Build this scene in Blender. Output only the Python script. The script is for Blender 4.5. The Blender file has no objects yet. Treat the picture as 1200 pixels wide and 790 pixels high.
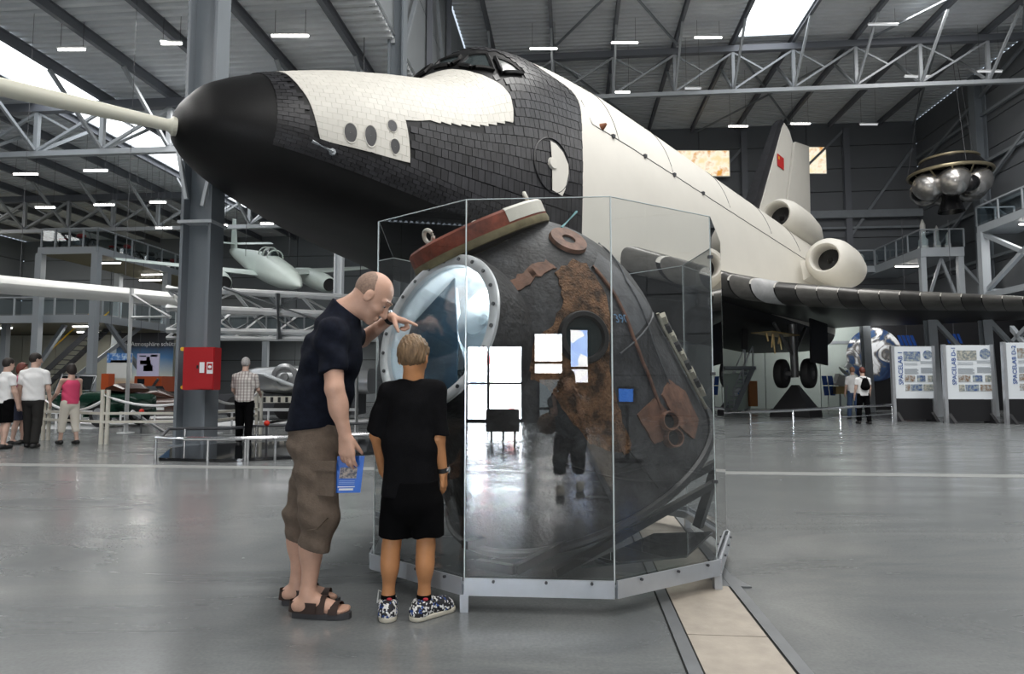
import bpy, bmesh, math, random
import numpy as np
from mathutils import Vector, Matrix, noise
R = math.radians
sc = bpy.context.scene
COL = sc.collection
random.seed(7)

# ---------------- camera, world, lights, exposure ----------------
CAM_H = 1.18
TILT = math.atan(57 / 780)
cam = bpy.data.cameras.new('camera')
cam.sensor_fit = 'HORIZONTAL'; cam.sensor_width = 36; cam.lens = 36 * 780 / 1200
cam.clip_start = 0.05; cam.clip_end = 300
cam_o = bpy.data.objects.new('camera', cam); COL.objects.link(cam_o)
cam_o.location = (0, 0, CAM_H); cam_o.rotation_euler = (math.pi / 2 + TILT, 0, 0)
sc.camera = cam_o

world = bpy.data.worlds.new('sky'); sc.world = world; world.use_nodes = True
world.node_tree.nodes['Background'].inputs[0].default_value = (0.75, 0.87, 1.0, 1)
world.node_tree.nodes['Background'].inputs[1].default_value = 1.0

PSI = math.atan(0.09)
HM = Matrix.Rotation(-PSI, 4, 'Z')          # hall frame (u across, v along, z up) -> world
def HL(u, v, z): return HM @ Vector((u, v, z))

def area(name, u, v, z, su, sv, power, rot=(0, 0, 0), col=(1, .98, .95)):
    l = bpy.data.lights.new(name, 'AREA'); l.shape = 'RECTANGLE'; l.size = su; l.size_y = sv
    l.energy = power; l.color = col
    o = bpy.data.objects.new(name, l); COL.objects.link(o)
    o.matrix_world = HM @ Matrix.Translation((u, v, z)) @ Matrix.Rotation(rot[2], 4, 'Z') @ Matrix.Rotation(rot[1], 4, 'Y') @ Matrix.Rotation(rot[0], 4, 'X')
    return o
# added fill lights under the roof, standing in for skylights out of view
area('fill_above_camera', 3.0, 4.0, 18.6, 3.4, 34, 5200)
area('fill_right_aisle', 17.0, 12.0, 18.6, 3.4, 40, 3600)
area('fill_left_aisle', -13.0, 12.0, 11.3, 2.4, 26, 1500)
area('fill_left_far', -36.0, 30.0, 11.5, 3, 20, 1300)
# added lights acting as unseen windows in the front behind the photographer
area('entrance_fill_left', -10, -14.2, 3.0, 12, 5, 1000, rot=(R(-90), 0, 0), col=(.95, .98, 1))
area('entrance_fill_right', 12, -14.2, 3.0, 16, 5, 2800, rot=(R(-90), 0, 0), col=(.95, .98, 1))

vs = sc.view_settings
vs.view_transform = 'Standard'; vs.look = 'None'; vs.exposure = 0.0; vs.gamma = 1; vs.use_curve_mapping = False
sc.cycles.max_bounces = 8; sc.cycles.transparent_max_bounces = 24
sc.cycles.use_denoising = True
sc.cycles.sample_clamp_indirect = 40.0
sc.cycles.caustics_reflective = False; sc.cycles.caustics_refractive = False
# ---------------- helpers ----------------
_c, _s = math.cos(TILT), math.sin(TILT)
def at(px, py, Y):
    a, b = (px - 600) / 780, (py - 395) / 780
    d = Vector((a, b * _s + _c, -b * _c + _s))
    return Vector((0, 0, CAM_H)) + d * (Y / d.y)
def fl(px, py, z=0.0):
    a, b = (px - 600) / 780, (py - 395) / 780
    d = Vector((a, b * _s + _c, -b * _c + _s))
    return Vector((0, 0, CAM_H)) + d * ((z - CAM_H) / d.z)
def V(*a): return Vector(a if len(a) > 1 else a[0])
def frame(ax):
    ax = Vector(ax).normalized()
    t = Vector((0, 0, 1)) if abs(ax.z) < .95 else Vector((1, 0, 0))
    a = ax.cross(t).normalized(); return a, ax.cross(a).normalized() * -1, ax
class B:
    def __init__(s): s.v = []; s.f = []; s.sm = []
    def add(s, vs, fs, smooth=False):
        n = len(s.v); s.v += [Vector(p) for p in vs]
        for f in fs: s.f.append([n + i for i in f]); s.sm.append(smooth)
        return s
    def xf(s, m): s.v = [m @ p for p in s.v]; return s
    def box(s, c, d, m=None):
        c = Vector(c); hx, hy, hz = d[0] / 2, d[1] / 2, d[2] / 2
        ps = [Vector((x * hx, y * hy, z * hz)) for x in (-1, 1) for y in (-1, 1) for z in (-1, 1)]
        if m is not None: ps = [m @ p for p in ps]
        return s.add([c + p for p in ps], [(0, 1, 3, 2), (4, 6, 7, 5), (0, 4, 5, 1), (2, 3, 7, 6), (0, 2, 6, 4), (1, 5, 7, 3)])
    def span(s, a, b):
        return s.box([(a[i] + b[i]) / 2 for i in range(3)], [abs(b[i] - a[i]) for i in range(3)])
    def bar(s, p, q, w, h, up=(0, 0, 1)):
        p, q = Vector(p), Vector(q); d = (q - p).normalized(); up = Vector(up)
        if abs(d.dot(up)) > .98: up = Vector((1, 0, 0)) if abs(d.x) < .9 else Vector((0, 1, 0))
        a = d.cross(up).normalized() * (w / 2); b = a.cross(d).normalized() * (h / 2)
        return s.add([p - a - b, p + a - b, p + a + b, p - a + b, q - a - b, q + a - b, q + a + b, q - a + b],
                     [(0, 3, 2, 1), (4, 5, 6, 7), (0, 1, 5, 4), (1, 2, 6, 5), (2, 3, 7, 6), (3, 0, 4, 7)])
    def ibeam(s, p, q, w, h, up=(0, 0, 1), t=.02):
        p, q = Vector(p), Vector(q); d = (q - p).normalized(); up = Vector(up)
        a = d.cross(up).normalized(); b = a.cross(d).normalized()
        s.bar(p + b * (h / 2 - t / 2), q + b * (h / 2 - t / 2), w, t, up); s.bar(p - b * (h / 2 - t / 2), q - b * (h / 2 - t / 2), w, t, up)
        return s.bar(p, q, t * .8, h - 2 * t, up)
    def cyl(s, p, q, r0, r1=None, n=12, caps=True):
        r1 = r0 if r1 is None else r1; p, q = Vector(p), Vector(q); a, b, _ = frame(q - p)
        ring = lambda c, r: [c + (a * math.cos(t) + b * math.sin(t)) * r for t in [2 * math.pi * i / n for i in range(n)]]
        s.add(ring(p, r0) + ring(q, r1), [(i, (i + 1) % n, n + (i + 1) % n, n + i) for i in range(n)], True)
        if caps: s.add(ring(p, r0), [list(range(n))[::-1]]); s.add(ring(q, r1), [list(range(n))])
        return s
    def tube(s, pts, r, n=8, caps=True, closed=False):
        pts = [Vector(p) for p in pts]; rings = []; k = len(pts); pa = None
        for i in range(k):
            if closed: d = pts[(i + 1) % k] - pts[i - 1]
            else: d = pts[min(i + 1, k - 1)] - pts[max(i - 1, 0)]
            d.normalize()
            if pa is None: a, b, _ = frame(d)
            else: a = (pa - d * pa.dot(d)).normalized(); b = d.cross(a)
            pa = a; rr = r[i] if isinstance(r, (list, tuple)) else r
            rings.append([pts[i] + (a * math.cos(2 * math.pi * j / n) + b * math.sin(2 * math.pi * j / n)) * rr for j in range(n)])
        return s.loft(rings, closed_ring=True, caps=caps and not closed, loop=closed)
    def loft(s, rings, closed_ring=True, caps=False, loop=False, smooth=True):
        n = len(rings[0]); vs = [p for r in rings for p in r]; fs = []; k = len(rings)
        for i in range(k if loop else k - 1):
            i2 = (i + 1) % k
            for j in range(n if closed_ring else n - 1):
                j2 = (j + 1) % n; fs.append((i * n + j, i * n + j2, i2 * n + j2, i2 * n + j))
        s.add(vs, fs, smooth)
        if caps: s.add(rings[0], [list(range(n))[::-1]]); s.add(rings[-1], [list(range(n))])
        return s
    def lathe(s, o, ax, prof, n=32, smooth=True, a0=0, a1=2 * math.pi):
        o = Vector(o); a, b, ax = frame(ax); full = abs(a1 - a0 - 2 * math.pi) < 1e-6
        m = n if full else n + 1
        rings = [[o + ax * h + (a * math.cos(a0 + (a1 - a0) * i / n) + b * math.sin(a0 + (a1 - a0) * i / n)) * max(r, 1e-4) for i in range(m)] for r, h in prof]
        return s.loft(rings, closed_ring=full, smooth=smooth)
    def sph(s, c, r, n=16, sc3=(1, 1, 1), m=None):
        c = Vector(c); k = n // 2; rings = []
        for i in range(k + 1):
            t = math.pi * i / k; rr = max(math.sin(t), 1e-3)
            ring = [Vector((rr * math.cos(2 * math.pi * j / n) * r * sc3[0], rr * math.sin(2 * math.pi * j / n) * r * sc3[1], math.cos(t) * r * sc3[2])) for j in range(n)]
            rings.append([c + (m @ p if m is not None else p) for p in ring])
        return s.loft(rings)
    def prism(s, pts, d, smooth=False):
        d = Vector(d); n = len(pts); pts = [Vector(p) for p in pts]
        s.add(pts, [list(range(n))[::-1]]); s.add([p + d for p in pts], [list(range(n))])
        return s.add(pts + [p + d for p in pts], [(i, (i + 1) % n, n + (i + 1) % n, n + i) for i in range(n)], smooth)
    def quad(s, *p): return s.add(p, [list(range(len(p)))])
WM = {}
def thing(name, label, cat, loc=(0, 0, 0), group=None, kind=None, mat4=None):
    o = bpy.data.objects.new(name, None); COL.objects.link(o); o.empty_display_size = .2
    m = mat4 if mat4 is not None else Matrix.Translation(Vector(loc))
    o.matrix_basis = m; WM[o.name] = m
    if kind: o['kind'] = kind
    else: o['label'] = label; o['category'] = cat
    if group: o['group'] = group
    return o
def tag(o, label, cat, group=None):
    o['label'] = label; o['category'] = cat
    if group: o['group'] = group
    return o
def mesh_of(b, name, m, sharp=40):
    me = bpy.data.meshes.new(name)
    me.from_pydata([tuple(p) for p in b.v], [], b.f); me.update()
    me.polygons.foreach_set('use_smooth', b.sm)
    bm = bmesh.new(); bm.from_mesh(me); bmesh.ops.remove_doubles(bm, verts=bm.verts, dist=2e-5); bmesh.ops.recalc_face_normals(bm, faces=bm.faces); bm.to_mesh(me); bm.free()
    if sharp: me.set_sharp_from_angle(angle=R(sharp))
    if m: me.materials.append(m)
    return me
def obj(name, b, m, parent=None, kind=None, sharp=40, label=None):
    """link builder b (world coordinates) as ONE mesh object, origin at its parent's (or at its own centre bottom)"""
    o = bpy.data.objects.new(name, None) if False else None
    if parent is not None:
        wm = WM[parent.name]; inv = wm.inverted_safe(); b.v = [inv @ p for p in b.v]
        me = mesh_of(b, name, m, sharp); o = bpy.data.objects.new(name, me); COL.objects.link(o)
        o.parent = parent; WM[o.name] = wm
    else:
        n = len(b.v); c = Vector((sum(p.x for p in b.v) / n, sum(p.y for p in b.v) / n, min(p.z for p in b.v)))
        b.v = [p - c for p in b.v]; me = mesh_of(b, name, m, sharp); o = bpy.data.objects.new(name, me); COL.objects.link(o)
        o.location = c; WM[o.name] = Matrix.Translation(c)
    if kind: o['kind'] = kind
    if label: o['label'] = label
    return o
def copy_of(o, loc=None, parent=None, offset=None, rot=None):
    c = o.copy(); COL.objects.link(c)
    if parent is not None: c.parent = parent
    if loc is not None: c.location = loc
    if offset is not None: c.location = o.location + Vector(offset)
    if rot is not None: c.rotation_euler = rot
    WM[c.name] = Matrix.Translation(c.location)
    return c
def copy_tree(root, loc=None, offset=None, label=None, rotz=None, scale=None):
    r = root.copy(); COL.objects.link(r)
    if loc is not None: r.location = loc
    if offset is not None: r.location = root.location + Vector(offset)
    if rotz is not None: r.rotation_euler = (0, 0, rotz)
    if scale is not None: r.scale = (scale,) * 3
    if label: r['label'] = label
    for ch in list(root.children):
        c = ch.copy(); COL.objects.link(c); c.parent = r
        for g in list(ch.children):
            d = g.copy(); COL.objects.link(d); d.parent = c
    return r
def text(name, s, size, m, parent, pos, right, up, depth=.002, align='LEFT'):
    cu = bpy.data.curves.new('lettering', 'FONT'); cu.body = s; cu.size = size; cu.extrude = depth; cu.align_x = align; cu.resolution_u = 3
    o = bpy.data.objects.new('lettering_source', cu); COL.objects.link(o)
    me = bpy.data.meshes.new_from_object(o.evaluated_get(bpy.context.evaluated_depsgraph_get()))
    bpy.data.objects.remove(o); bpy.data.curves.remove(cu)
    right = Vector(right).normalized(); up = Vector(up).normalized(); nn = right.cross(up)
    mm = Matrix((right, up, nn)).transposed().to_4x4(); mm.translation = Vector(pos)
    if parent is not None: mm = WM[parent.name].inverted_safe() @ mm
    me.transform(mm); me.materials.clear(); me.materials.append(m); me.name = name
    r = bpy.data.objects.new(name, me); COL.objects.link(r)
    if parent is not None: r.parent = parent; WM[r.name] = WM[parent.name]
    return r

# ---------------- materials ----------------
MT = {}
def mat(name, col, rough=.5, metal=0.0, var=0.0, scale=4.0, bump=0.0, bscale=60.0, col2=None, spec=.5, stretch=(1, 1, 1), island=0.0, emit=None, estr=0.0, coat=0.0, rvar=0.0, bdist=.01, thr=None):
    m = bpy.data.materials.new(name); m.use_nodes = True; nt = m.node_tree; N_ = nt.nodes; L = nt.links
    p = N_['Principled BSDF']; p.inputs['Roughness'].default_value = rough; p.inputs['Metallic'].default_value = metal
    p.inputs['Specular IOR Level'].default_value = spec; p.inputs['Base Color'].default_value = (*col, 1)
    if coat: p.inputs['Coat Weight'].default_value = coat; p.inputs['Coat Roughness'].default_value = .1
    if emit: p.inputs['Emission Color'].default_value = (*emit, 1); p.inputs['Emission Strength'].default_value = estr
    co = None
    if var or bump or col2 or rvar:
        tc = N_.new('ShaderNodeTexCoord'); mp = N_.new('ShaderNodeMapping'); mp.inputs['Scale'].default_value = stretch
        L.new(tc.outputs['Object'], mp.inputs['Vector']); co = mp.outputs['Vector']
    last = None
    if var or col2:
        nz = N_.new('ShaderNodeTexNoise'); nz.inputs['Scale'].default_value = scale; nz.inputs['Detail'].default_value = 6; nz.inputs['Roughness'].default_value = .6
        L.new(co, nz.inputs['Vector']); rp = N_.new('ShaderNodeValToRGB')
        lo, hi = thr if thr else (.3, .7)
        rp.color_ramp.elements[0].position = lo; rp.color_ramp.elements[1].position = hi
        a = tuple(c * (1 - var) for c in col); b = col2 if col2 else tuple(min(1, c * (1 + var)) for c in col)
        rp.color_ramp.elements[0].color = (*a, 1); rp.color_ramp.elements[1].color = (*b, 1)
        L.new(nz.outputs['Fac'], rp.inputs['Fac']); last = rp.outputs['Color']
        if rvar:
            mr = N_.new('ShaderNodeMapRange'); mr.inputs['To Min'].default_value = max(0, rough - rvar); mr.inputs['To Max'].default_value = rough + rvar
            mr.inputs['From Min'].default_value = .3; mr.inputs['From Max'].default_value = .7
            L.new(nz.outputs['Fac'], mr.inputs['Value']); L.new(mr.outputs['Result'], p.inputs['Roughness'])
    if island:
        ge = N_.new('ShaderNodeNewGeometry'); mr2 = N_.new('ShaderNodeMapRange')
        mr2.inputs['To Min'].default_value = 1 - island; mr2.inputs['To Max'].default_value = 1 + island
        L.new(ge.outputs['Random Per Island'], mr2.inputs['Value'])
        mx = N_.new('ShaderNodeVectorMath'); mx.operation = 'SCALE'
        if last: L.new(last, mx.inputs[0])
        else: mx.inputs[0].default_value = col
        L.new(mr2.outputs['Result'], mx.inputs['Scale']); last = mx.outputs['Vector']
    if last: L.new(last, p.inputs['Base Color'])
    if bump:
        n2 = N_.new('ShaderNodeTexNoise'); n2.inputs['Scale'].default_value = bscale; n2.inputs['Detail'].default_value = 4
        L.new(co, n2.inputs['Vector']); bp = N_.new('ShaderNodeBump'); bp.inputs['Strength'].default_value = bump; bp.inputs['Distance'].default_value = bdist
        L.new(n2.outputs['Fac'], bp.inputs['Height']); L.new(bp.outputs['Normal'], p.inputs['Normal'])
    MT[name] = m; return m
def glass(name, tint=(1, 1, 1), rough=0.0, ior=1.5, fac=1.0):
    m = bpy.data.materials.new(name); m.use_nodes = True; nt = m.node_tree; nt.nodes.clear(); N_ = nt.nodes; L = nt.links
    out = N_.new('ShaderNodeOutputMaterial'); mix = N_.new('ShaderNodeMixShader'); tr = N_.new('ShaderNodeBsdfTransparent'); gl = N_.new('ShaderNodeBsdfGlossy')
    fr = N_.new('ShaderNodeFresnel'); fr.inputs['IOR'].default_value = ior
    mu = N_.new('ShaderNodeMath'); mu.operation = 'MULTIPLY'; mu.inputs[1].default_value = fac; mu.use_clamp = True
    ge = N_.new('ShaderNodeNewGeometry'); bk = N_.new('ShaderNodeMath'); bk.operation = 'SUBTRACT'; bk.inputs[0].default_value = 1
    # the fresnel node inverts its ior on back faces; the panes are thin, so both faces reflect alike
    L.new(ge.outputs['Backfacing'], bk.inputs[1])
    ir = N_.new('ShaderNodeMapRange'); ir.inputs['From Min'].default_value = 0; ir.inputs['From Max'].default_value = 1
    ir.inputs['To Min'].default_value = ior; ir.inputs['To Max'].default_value = 1 / ior
    L.new(ge.outputs['Backfacing'], ir.inputs['Value']); L.new(ir.outputs['Result'], fr.inputs['IOR'])
    tr.inputs['Color'].default_value = (*tint, 1); gl.inputs['Roughness'].default_value = rough
    L.new(fr.outputs['Fac'], mu.inputs[0]); L.new(mu.outputs['Value'], mix.inputs['Fac']); L.new(tr.outputs[0], mix.inputs[1]); L.new(gl.outputs[0], mix.inputs[2]); L.new(mix.outputs[0], out.inputs['Surface'])
    MT[name] = m; return m
def emitm(name, col, s):
    m = bpy.data.materials.new(name); m.use_nodes = True; nt = m.node_tree; nt.nodes.clear()
    out = nt.nodes.new('ShaderNodeOutputMaterial'); e = nt.nodes.new('ShaderNodeEmission'); e.inputs[0].default_value = (*col, 1); e.inputs[1].default_value = s
    nt.links.new(e.outputs[0], out.inputs['Surface']); MT[name] = m; return m
def gradient(name, stops, axis='Z', lo=0., hi=1., noise_amt=0.0, rough=.5, scale=3):
    """printed picture: a ramp along one object axis, broken up by noise"""
    m = bpy.data.materials.new(name); m.use_nodes = True; nt = m.node_tree; N_ = nt.nodes; L = nt.links
    p = N_['Principled BSDF']; p.inputs['Roughness'].default_value = rough
    tc = N_.new('ShaderNodeTexCoord'); sx = N_.new('ShaderNodeSeparateXYZ'); L.new(tc.outputs['Generated'], sx.inputs[0])
    val = sx.outputs[axis]
    if noise_amt:
        nz = N_.new('ShaderNodeTexNoise'); nz.inputs['Scale'].default_value = scale; nz.inputs['Detail'].default_value = 6; L.new(tc.outputs['Generated'], nz.inputs['Vector'])
        ma = N_.new('ShaderNodeMath'); ma.operation = 'MULTIPLY_ADD'; ma.inputs[1].default_value = noise_amt; L.new(nz.outputs['Fac'], ma.inputs[0]); L.new(val, ma.inputs[2])
        sb = N_.new('ShaderNodeMath'); sb.operation = 'SUBTRACT'; sb.inputs[1].default_value = noise_amt / 2; L.new(ma.outputs[0], sb.inputs[0]); val = sb.outputs[0]
    rp = N_.new('ShaderNodeValToRGB'); cr = rp.color_ramp
    while len(cr.elements) < len(stops): cr.elements.new(.5)
    for e, (pp, c) in zip(cr.elements, stops): e.position = pp; e.color = (*c, 1)
    L.new(val, rp.inputs['Fac']); L.new(rp.outputs['Color'], p.inputs['Base Color']); MT[name] = m; return m

mat('steel_grey', (.26, .285, .31), .45, var=.08, scale=2)
mat('steel_light', (.52, .555, .585), .4, var=.06, scale=2)
mat('steel_dark', (.055, .058, .066), .5)
mat('truss_paint', (.37, .395, .42), .45)
mat('roof_deck', (.66, .685, .71), .5, var=.08, scale=.6)
mat('roof_deck_left', (.74, .765, .79), .5, var=.08, scale=.6)
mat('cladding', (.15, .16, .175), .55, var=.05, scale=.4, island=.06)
mat('cladding_pale', (.42, .46, .45), .55, var=.05, scale=.4)
mat('white_paint', (.82, .82, .79), .4, var=.03)
mat('black_rubber', (.012, .012, .013), .6)
mat('black_paint', (.015, .015, .017), .45)
mat('chrome', (.72, .73, .75), .18, 1)
mat('alu', (.62, .64, .67), .38, .7, var=.06, scale=8)
mat('red_paint', (.42, .015, .02), .35)
mat('yellow_paint', (.8, .5, .03), .4)
emitm('tube_light', (1, .97, .9), 14)
emitm('skylight', (.93, .97, 1), 3.2)
glass('pane_glass', (.97, .985, .99))
glass('rail_glass', (.85, .9, .92))
# ---------------- the hall ----------------
UL, UR, VB, VF, ZL, ZH = -5.5, 23.2, 46.0, -14.5, 12.0, 19.0
U0 = -41.0
def hall(b): return b.xf(HM)
def floor_material():
    m = bpy.data.materials.new('polished_concrete'); m.use_nodes = True; nt = m.node_tree; N_ = nt.nodes; L = nt.links
    p = N_['Principled BSDF']; tc = N_.new('ShaderNodeTexCoord'); mp = N_.new('ShaderNodeMapping'); L.new(tc.outputs['Object'], mp.inputs['Vector'])
    mp.inputs['Rotation'].default_value = (0, 0, R(18)); mp.inputs['Scale'].default_value = (.35, 1.0, 1)
    n1 = N_.new('ShaderNodeTexNoise'); n1.inputs['Scale'].default_value = .9; n1.inputs['Detail'].default_value = 9; n1.inputs['Roughness'].default_value = .62; n1.inputs['Distortion'].default_value = 1.2
    L.new(mp.outputs['Vector'], n1.inputs['Vector'])
    rp = N_.new('ShaderNodeValToRGB'); rp.color_ramp.elements[0].position = .3; rp.color_ramp.elements[1].position = .72
    rp.color_ramp.elements[0].color = (.088, .097, .102, 1); rp.color_ramp.elements[1].color = (.235, .245, .245, 1)
    L.new(n1.outputs['Fac'], rp.inputs['Fac'])
    n2 = N_.new('ShaderNodeTexNoise'); n2.inputs['Scale'].default_value = 60; n2.inputs['Detail'].default_value = 5; L.new(tc.outputs['Object'], n2.inputs['Vector'])
    mx = N_.new('ShaderNodeMixRGB'); mx.blend_type = 'OVERLAY'; mx.inputs['Fac'].default_value = .25
    L.new(rp.outputs['Color'], mx.inputs[1]); L.new(n2.outputs['Fac'], mx.inputs[2]); L.new(mx.outputs[0], p.inputs['Base Color'])
    mr = N_.new('ShaderNodeMapRange'); mr.inputs['From Min'].default_value = .3; mr.inputs['From Max'].default_value = .7; mr.inputs['To Min'].default_value = .32; mr.inputs['To Max'].default_value = .15
    L.new(n1.outputs['Fac'], mr.inputs['Value']); L.new(mr.outputs['Result'], p.inputs['Roughness'])
    p.inputs['Specular IOR Level'].default_value = .75
    bp = N_.new('ShaderNodeBump'); bp.inputs['Strength'].default_value = .012; bp.inputs['Distance'].default_value = .01
    n3 = N_.new('ShaderNodeTexNoise'); n3.inputs['Scale'].default_value = 5; n3.inputs['Detail'].default_value = 3; L.new(mp.outputs['Vector'], n3.inputs['Vector'])
    L.new(n3.outputs['Fac'], bp.inputs['Height']); L.new(bp.outputs['Normal'], p.inputs['Normal'])
    return m
b = B(); b.span((U0 - .3, VF - .3, -.25), (UR + .3, VB + .3, 0)); floor_o = obj('floor', hall(b), floor_material(), kind='structure')
mat('stone_slab', (.36, .32, .27), .6, var=.14, scale=7, bump=.1, bscale=90)
mat('channel_metal', (.22, .23, .24), .4, .5, var=.1, scale=6)
mat('floor_joint', (.30, .31, .305), .3, var=.06)
mat('gap_black', (.01, .01, .01), .8)
# the stone-slabbed service channel that passes under the case
ch = thing('trim_1', '', '', HL(.72, 4, 0), kind='structure')
b = B(); b.span((.46, -9, .001), (.98, 8, .003)); obj('joint_bed', hall(b), MT['gap_black'], ch)
vv = -9.0; k = 0
slab_src = None
lens = [1.25, 1.25, 1.25, 1.25, 1.25, 1.25, 1.25, 1.25, 1.2, 1.1, 1.0, 1.3, 1.25, 1.1]
for ln in lens:
    if vv + ln > 8: break
    b = B(); b.span((.535, vv + .003, .002), (.902, vv + ln - .003, .008)); obj('stone_slab', hall(b), MT['stone_slab'], ch); vv += ln
for u in (.495, .943):
    b = B(); b.span((u - .03, -9, .002), (u + .03, 8, .012)); obj('metal_edge', hall(b), MT['channel_metal'], ch)
b = B(); b.span((-30, 9.2, 0), (UR, 9.5, .004)); obj('trim_2', hall(b), MT['floor_joint'], kind='structure')
b = B(); b.span((-30, 15.3, 0), (UR, 15.45, .004)); obj('trim_3', hall(b), MT['channel_metal'], kind='structure')

def deck(u0, u1, v0, v1, z, pitch=.36, dep=.11):
    b = B(); prof = []; v = v0
    while v < v1:
        prof += [(v, z + dep), (v + pitch * .38, z + dep), (v + pitch * .5, z), (v + pitch * .88, z)]; v += pitch
    ring = lambda u: [Vector((u, p[0], p[1])) for p in prof]
    b.loft([ring(u0), ring(u1)], closed_ring=False, smooth=False)
    ring2 = [[Vector((u, v0, z + .3)), Vector((u, v1, z + .3))] for u in (u0, u1)]
    b.loft(ring2, closed_ring=False, smooth=False)
    return b
obj('ceiling', hall(deck(UL, UR, VF, VB, ZH)), MT['roof_deck'], kind='structure', sharp=20)
obj('ceiling', hall(deck(U0, UL, VF, VB, ZL)), MT['roof_deck_left'], kind='structure', sharp=20)

def panel_wall(name, a, bb, z0, z1, nx, nz, m, nrm, gap=.05, th=.10):
    """a wall sheet with cladding cassettes as pieces; a, bb are (u, v)"""
    mid = ((a[0] + bb[0]) / 2, (a[1] + bb[1]) / 2)
    w = thing(name, '', '', HL(mid[0], mid[1], z0), kind='structure')
    a3, b3 = Vector((a[0], a[1], 0)), Vector((bb[0], bb[1], 0)); d = (b3 - a3); ln = d.length; d /= ln; n = Vector((nrm[0], nrm[1], 0))
    bk = B(); c0 = (a3 + b3) / 2 - n * .1 + Vector((0, 0, (z0 + z1) / 2))
    bk.bar(a3 - n * .1 + Vector((0, 0, (z0 + z1) / 2)), b3 - n * .1 + Vector((0, 0, (z0 + z1) / 2)), .1, z1 - z0)
    obj('backing_sheet', hall(bk), MT['steel_dark'], w)
    dx, dz = ln / nx, (z1 - z0) / nz; src = None; root = w
    for i in range(nx):
        for j in range(nz):
            p = a3 + d * (i * dx + gap / 2) + Vector((0, 0, z0 + (j + .5) * dz)); q = a3 + d * ((i + 1) * dx - gap / 2) + Vector((0, 0, z0 + (j + .5) * dz))
            if src is None:
                c = B(); c.bar(p + n * .0, q, th, dz - gap); src = obj('cladding_panel', hall(c), m, w); base = HL(*((p + q) / 2))
            else:
                copy_of(src, loc=tuple(HL(*((p + q) / 2)) - base), parent=w)
    return w
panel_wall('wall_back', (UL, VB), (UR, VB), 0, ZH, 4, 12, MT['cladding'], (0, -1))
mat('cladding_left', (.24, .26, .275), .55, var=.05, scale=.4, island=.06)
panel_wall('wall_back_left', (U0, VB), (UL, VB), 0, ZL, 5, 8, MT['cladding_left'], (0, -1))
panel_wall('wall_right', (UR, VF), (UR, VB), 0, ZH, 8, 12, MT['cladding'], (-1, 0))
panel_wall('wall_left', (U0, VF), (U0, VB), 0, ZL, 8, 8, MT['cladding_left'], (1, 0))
panel_wall('wall_clerestory', (UL - .12, VF), (UL - .12, VB), ZL + .1, ZH, 17, 2, MT['cladding_left'], (1, 0))

# roof purlins: every one a separate rolled beam
mat('purlin_paint', (.17, .18, .205), .5)
def purlin(u, z, h, name='roof_purlin', v0=VF, v1=VB - .1):
    b = B(); b.ibeam((u, v0, z - h / 2), (u, v1, z - h / 2), .16, h); return hall(b)
hi_u = [-.9, 2.25, 5.4, 8.35, 11.35, 14.4, 17.5, 20.7, -4.0]
pr = thing('trim_4', '', '', HL(8, 15, ZH - .3), kind='structure')
for u in hi_u: obj('roof_purlin', purlin(u, ZH, .34), MT['purlin_paint'], pr)
lo_u = [-6.8 - 2.6 * k for k in range(13)]
pl = thing('trim_5', '', '', HL(-22, 15, ZL - .3), kind='structure')
for u in lo_u: obj('roof_purlin', purlin(u, ZL, .34), MT['purlin_paint'], pl)
# skylights: the glazed strips between two purlins
def skylight(n, u0, u1, v0, v1, z):
    w = thing('window_%d' % n, '', '', HL((u0 + u1) / 2, (v0 + v1) / 2, z - .05), kind='structure')
    b = B(); b.span((u0, v0, z - .05), (u1, v1, z - .02)); obj('roof_glazing', hall(b), MT['skylight'], w)
    f = B()
    for a, c in (((u0 - .06, v0), (u0, v1)), ((u1, v0), (u1 + .06, v1)), ((u0, v0 - .08), (u1, v0)), ((u0, v1), (u1, v1 + .08))):
        f.span((a[0], a[1], z - .1), (c[0], c[1], z - .01))
    obj('window_frame', hall(f), MT['steel_light'], w)
skylight(1, 8.45, 11.25, 6, 33.6, ZH)
skylight(2, -19.6, -17.35, 2, 38, ZL)

# trusses: each a thing whose chords, posts and braces are parts
def truss(label, v, us, zb, zt, u0, u1, m, roofz, knees=True, group=None):
    t = thing('roof_truss', label, 'truss', HL((u0 + u1) / 2, v, zb), group=group)
    b = B(); b.bar((u0, v, zb), (u1, v, zb), .22, .2); obj('bottom_chord', hall(b), m, t)
    b = B(); b.bar((u0, v, zt), (u1, v, zt), .3, .32); obj('top_chord', hall(b), MT['purlin_paint'], t)
    us = sorted(us)
    for i, u in enumerate(us):
        b = B(); b.bar((u, v, zb + .1), (u, v, zt - .16), .16, .16); obj('post', hall(b), m, t)
        if knees:
            for sg in (-1, 1):
                b = B(); b.bar((u, v + sg * .1, zb + .15), (u, v + sg * 2.6, roofz - .36), .11, .11); obj('knee_brace', hall(b), m, t)
        if i + 1 < len(us):
            w = us[i + 1]
            p, q = ((u, v, zb + .12), (w, v, zt - .16))
            b = B(); b.bar(p, q, .1, .1); obj('diagonal', hall(b), m, t)
            b = B(); b.bar((u, v, zt - .16), ((u + w) / 2, v, (zb + zt) / 2), .08, .08); obj('diagonal', hall(b), m, t)
    return t
truss('grey lattice roof truss of the high hall above the shuttle tail', 34, hi_u, 16.2, 18.45, UL + .2, UR - .2, MT['truss_paint'], ZH)
mat('truss_white', (.45, .47, .49), .45)
truss('nearer pale roof truss crossing the left aisle beside the nose probe', 22.5, [u for u in lo_u if u > -33], 9.75, 11.5, -34, UL - .2, MT['truss_paint'], ZL)
truss('farther pale roof truss in the left aisle above the upper gallery rail', 33.8, [u for u in lo_u if u > -36], 9.7, 11.5, U0 + .3, UL - .2, MT['truss_white'], ZL)

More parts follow.
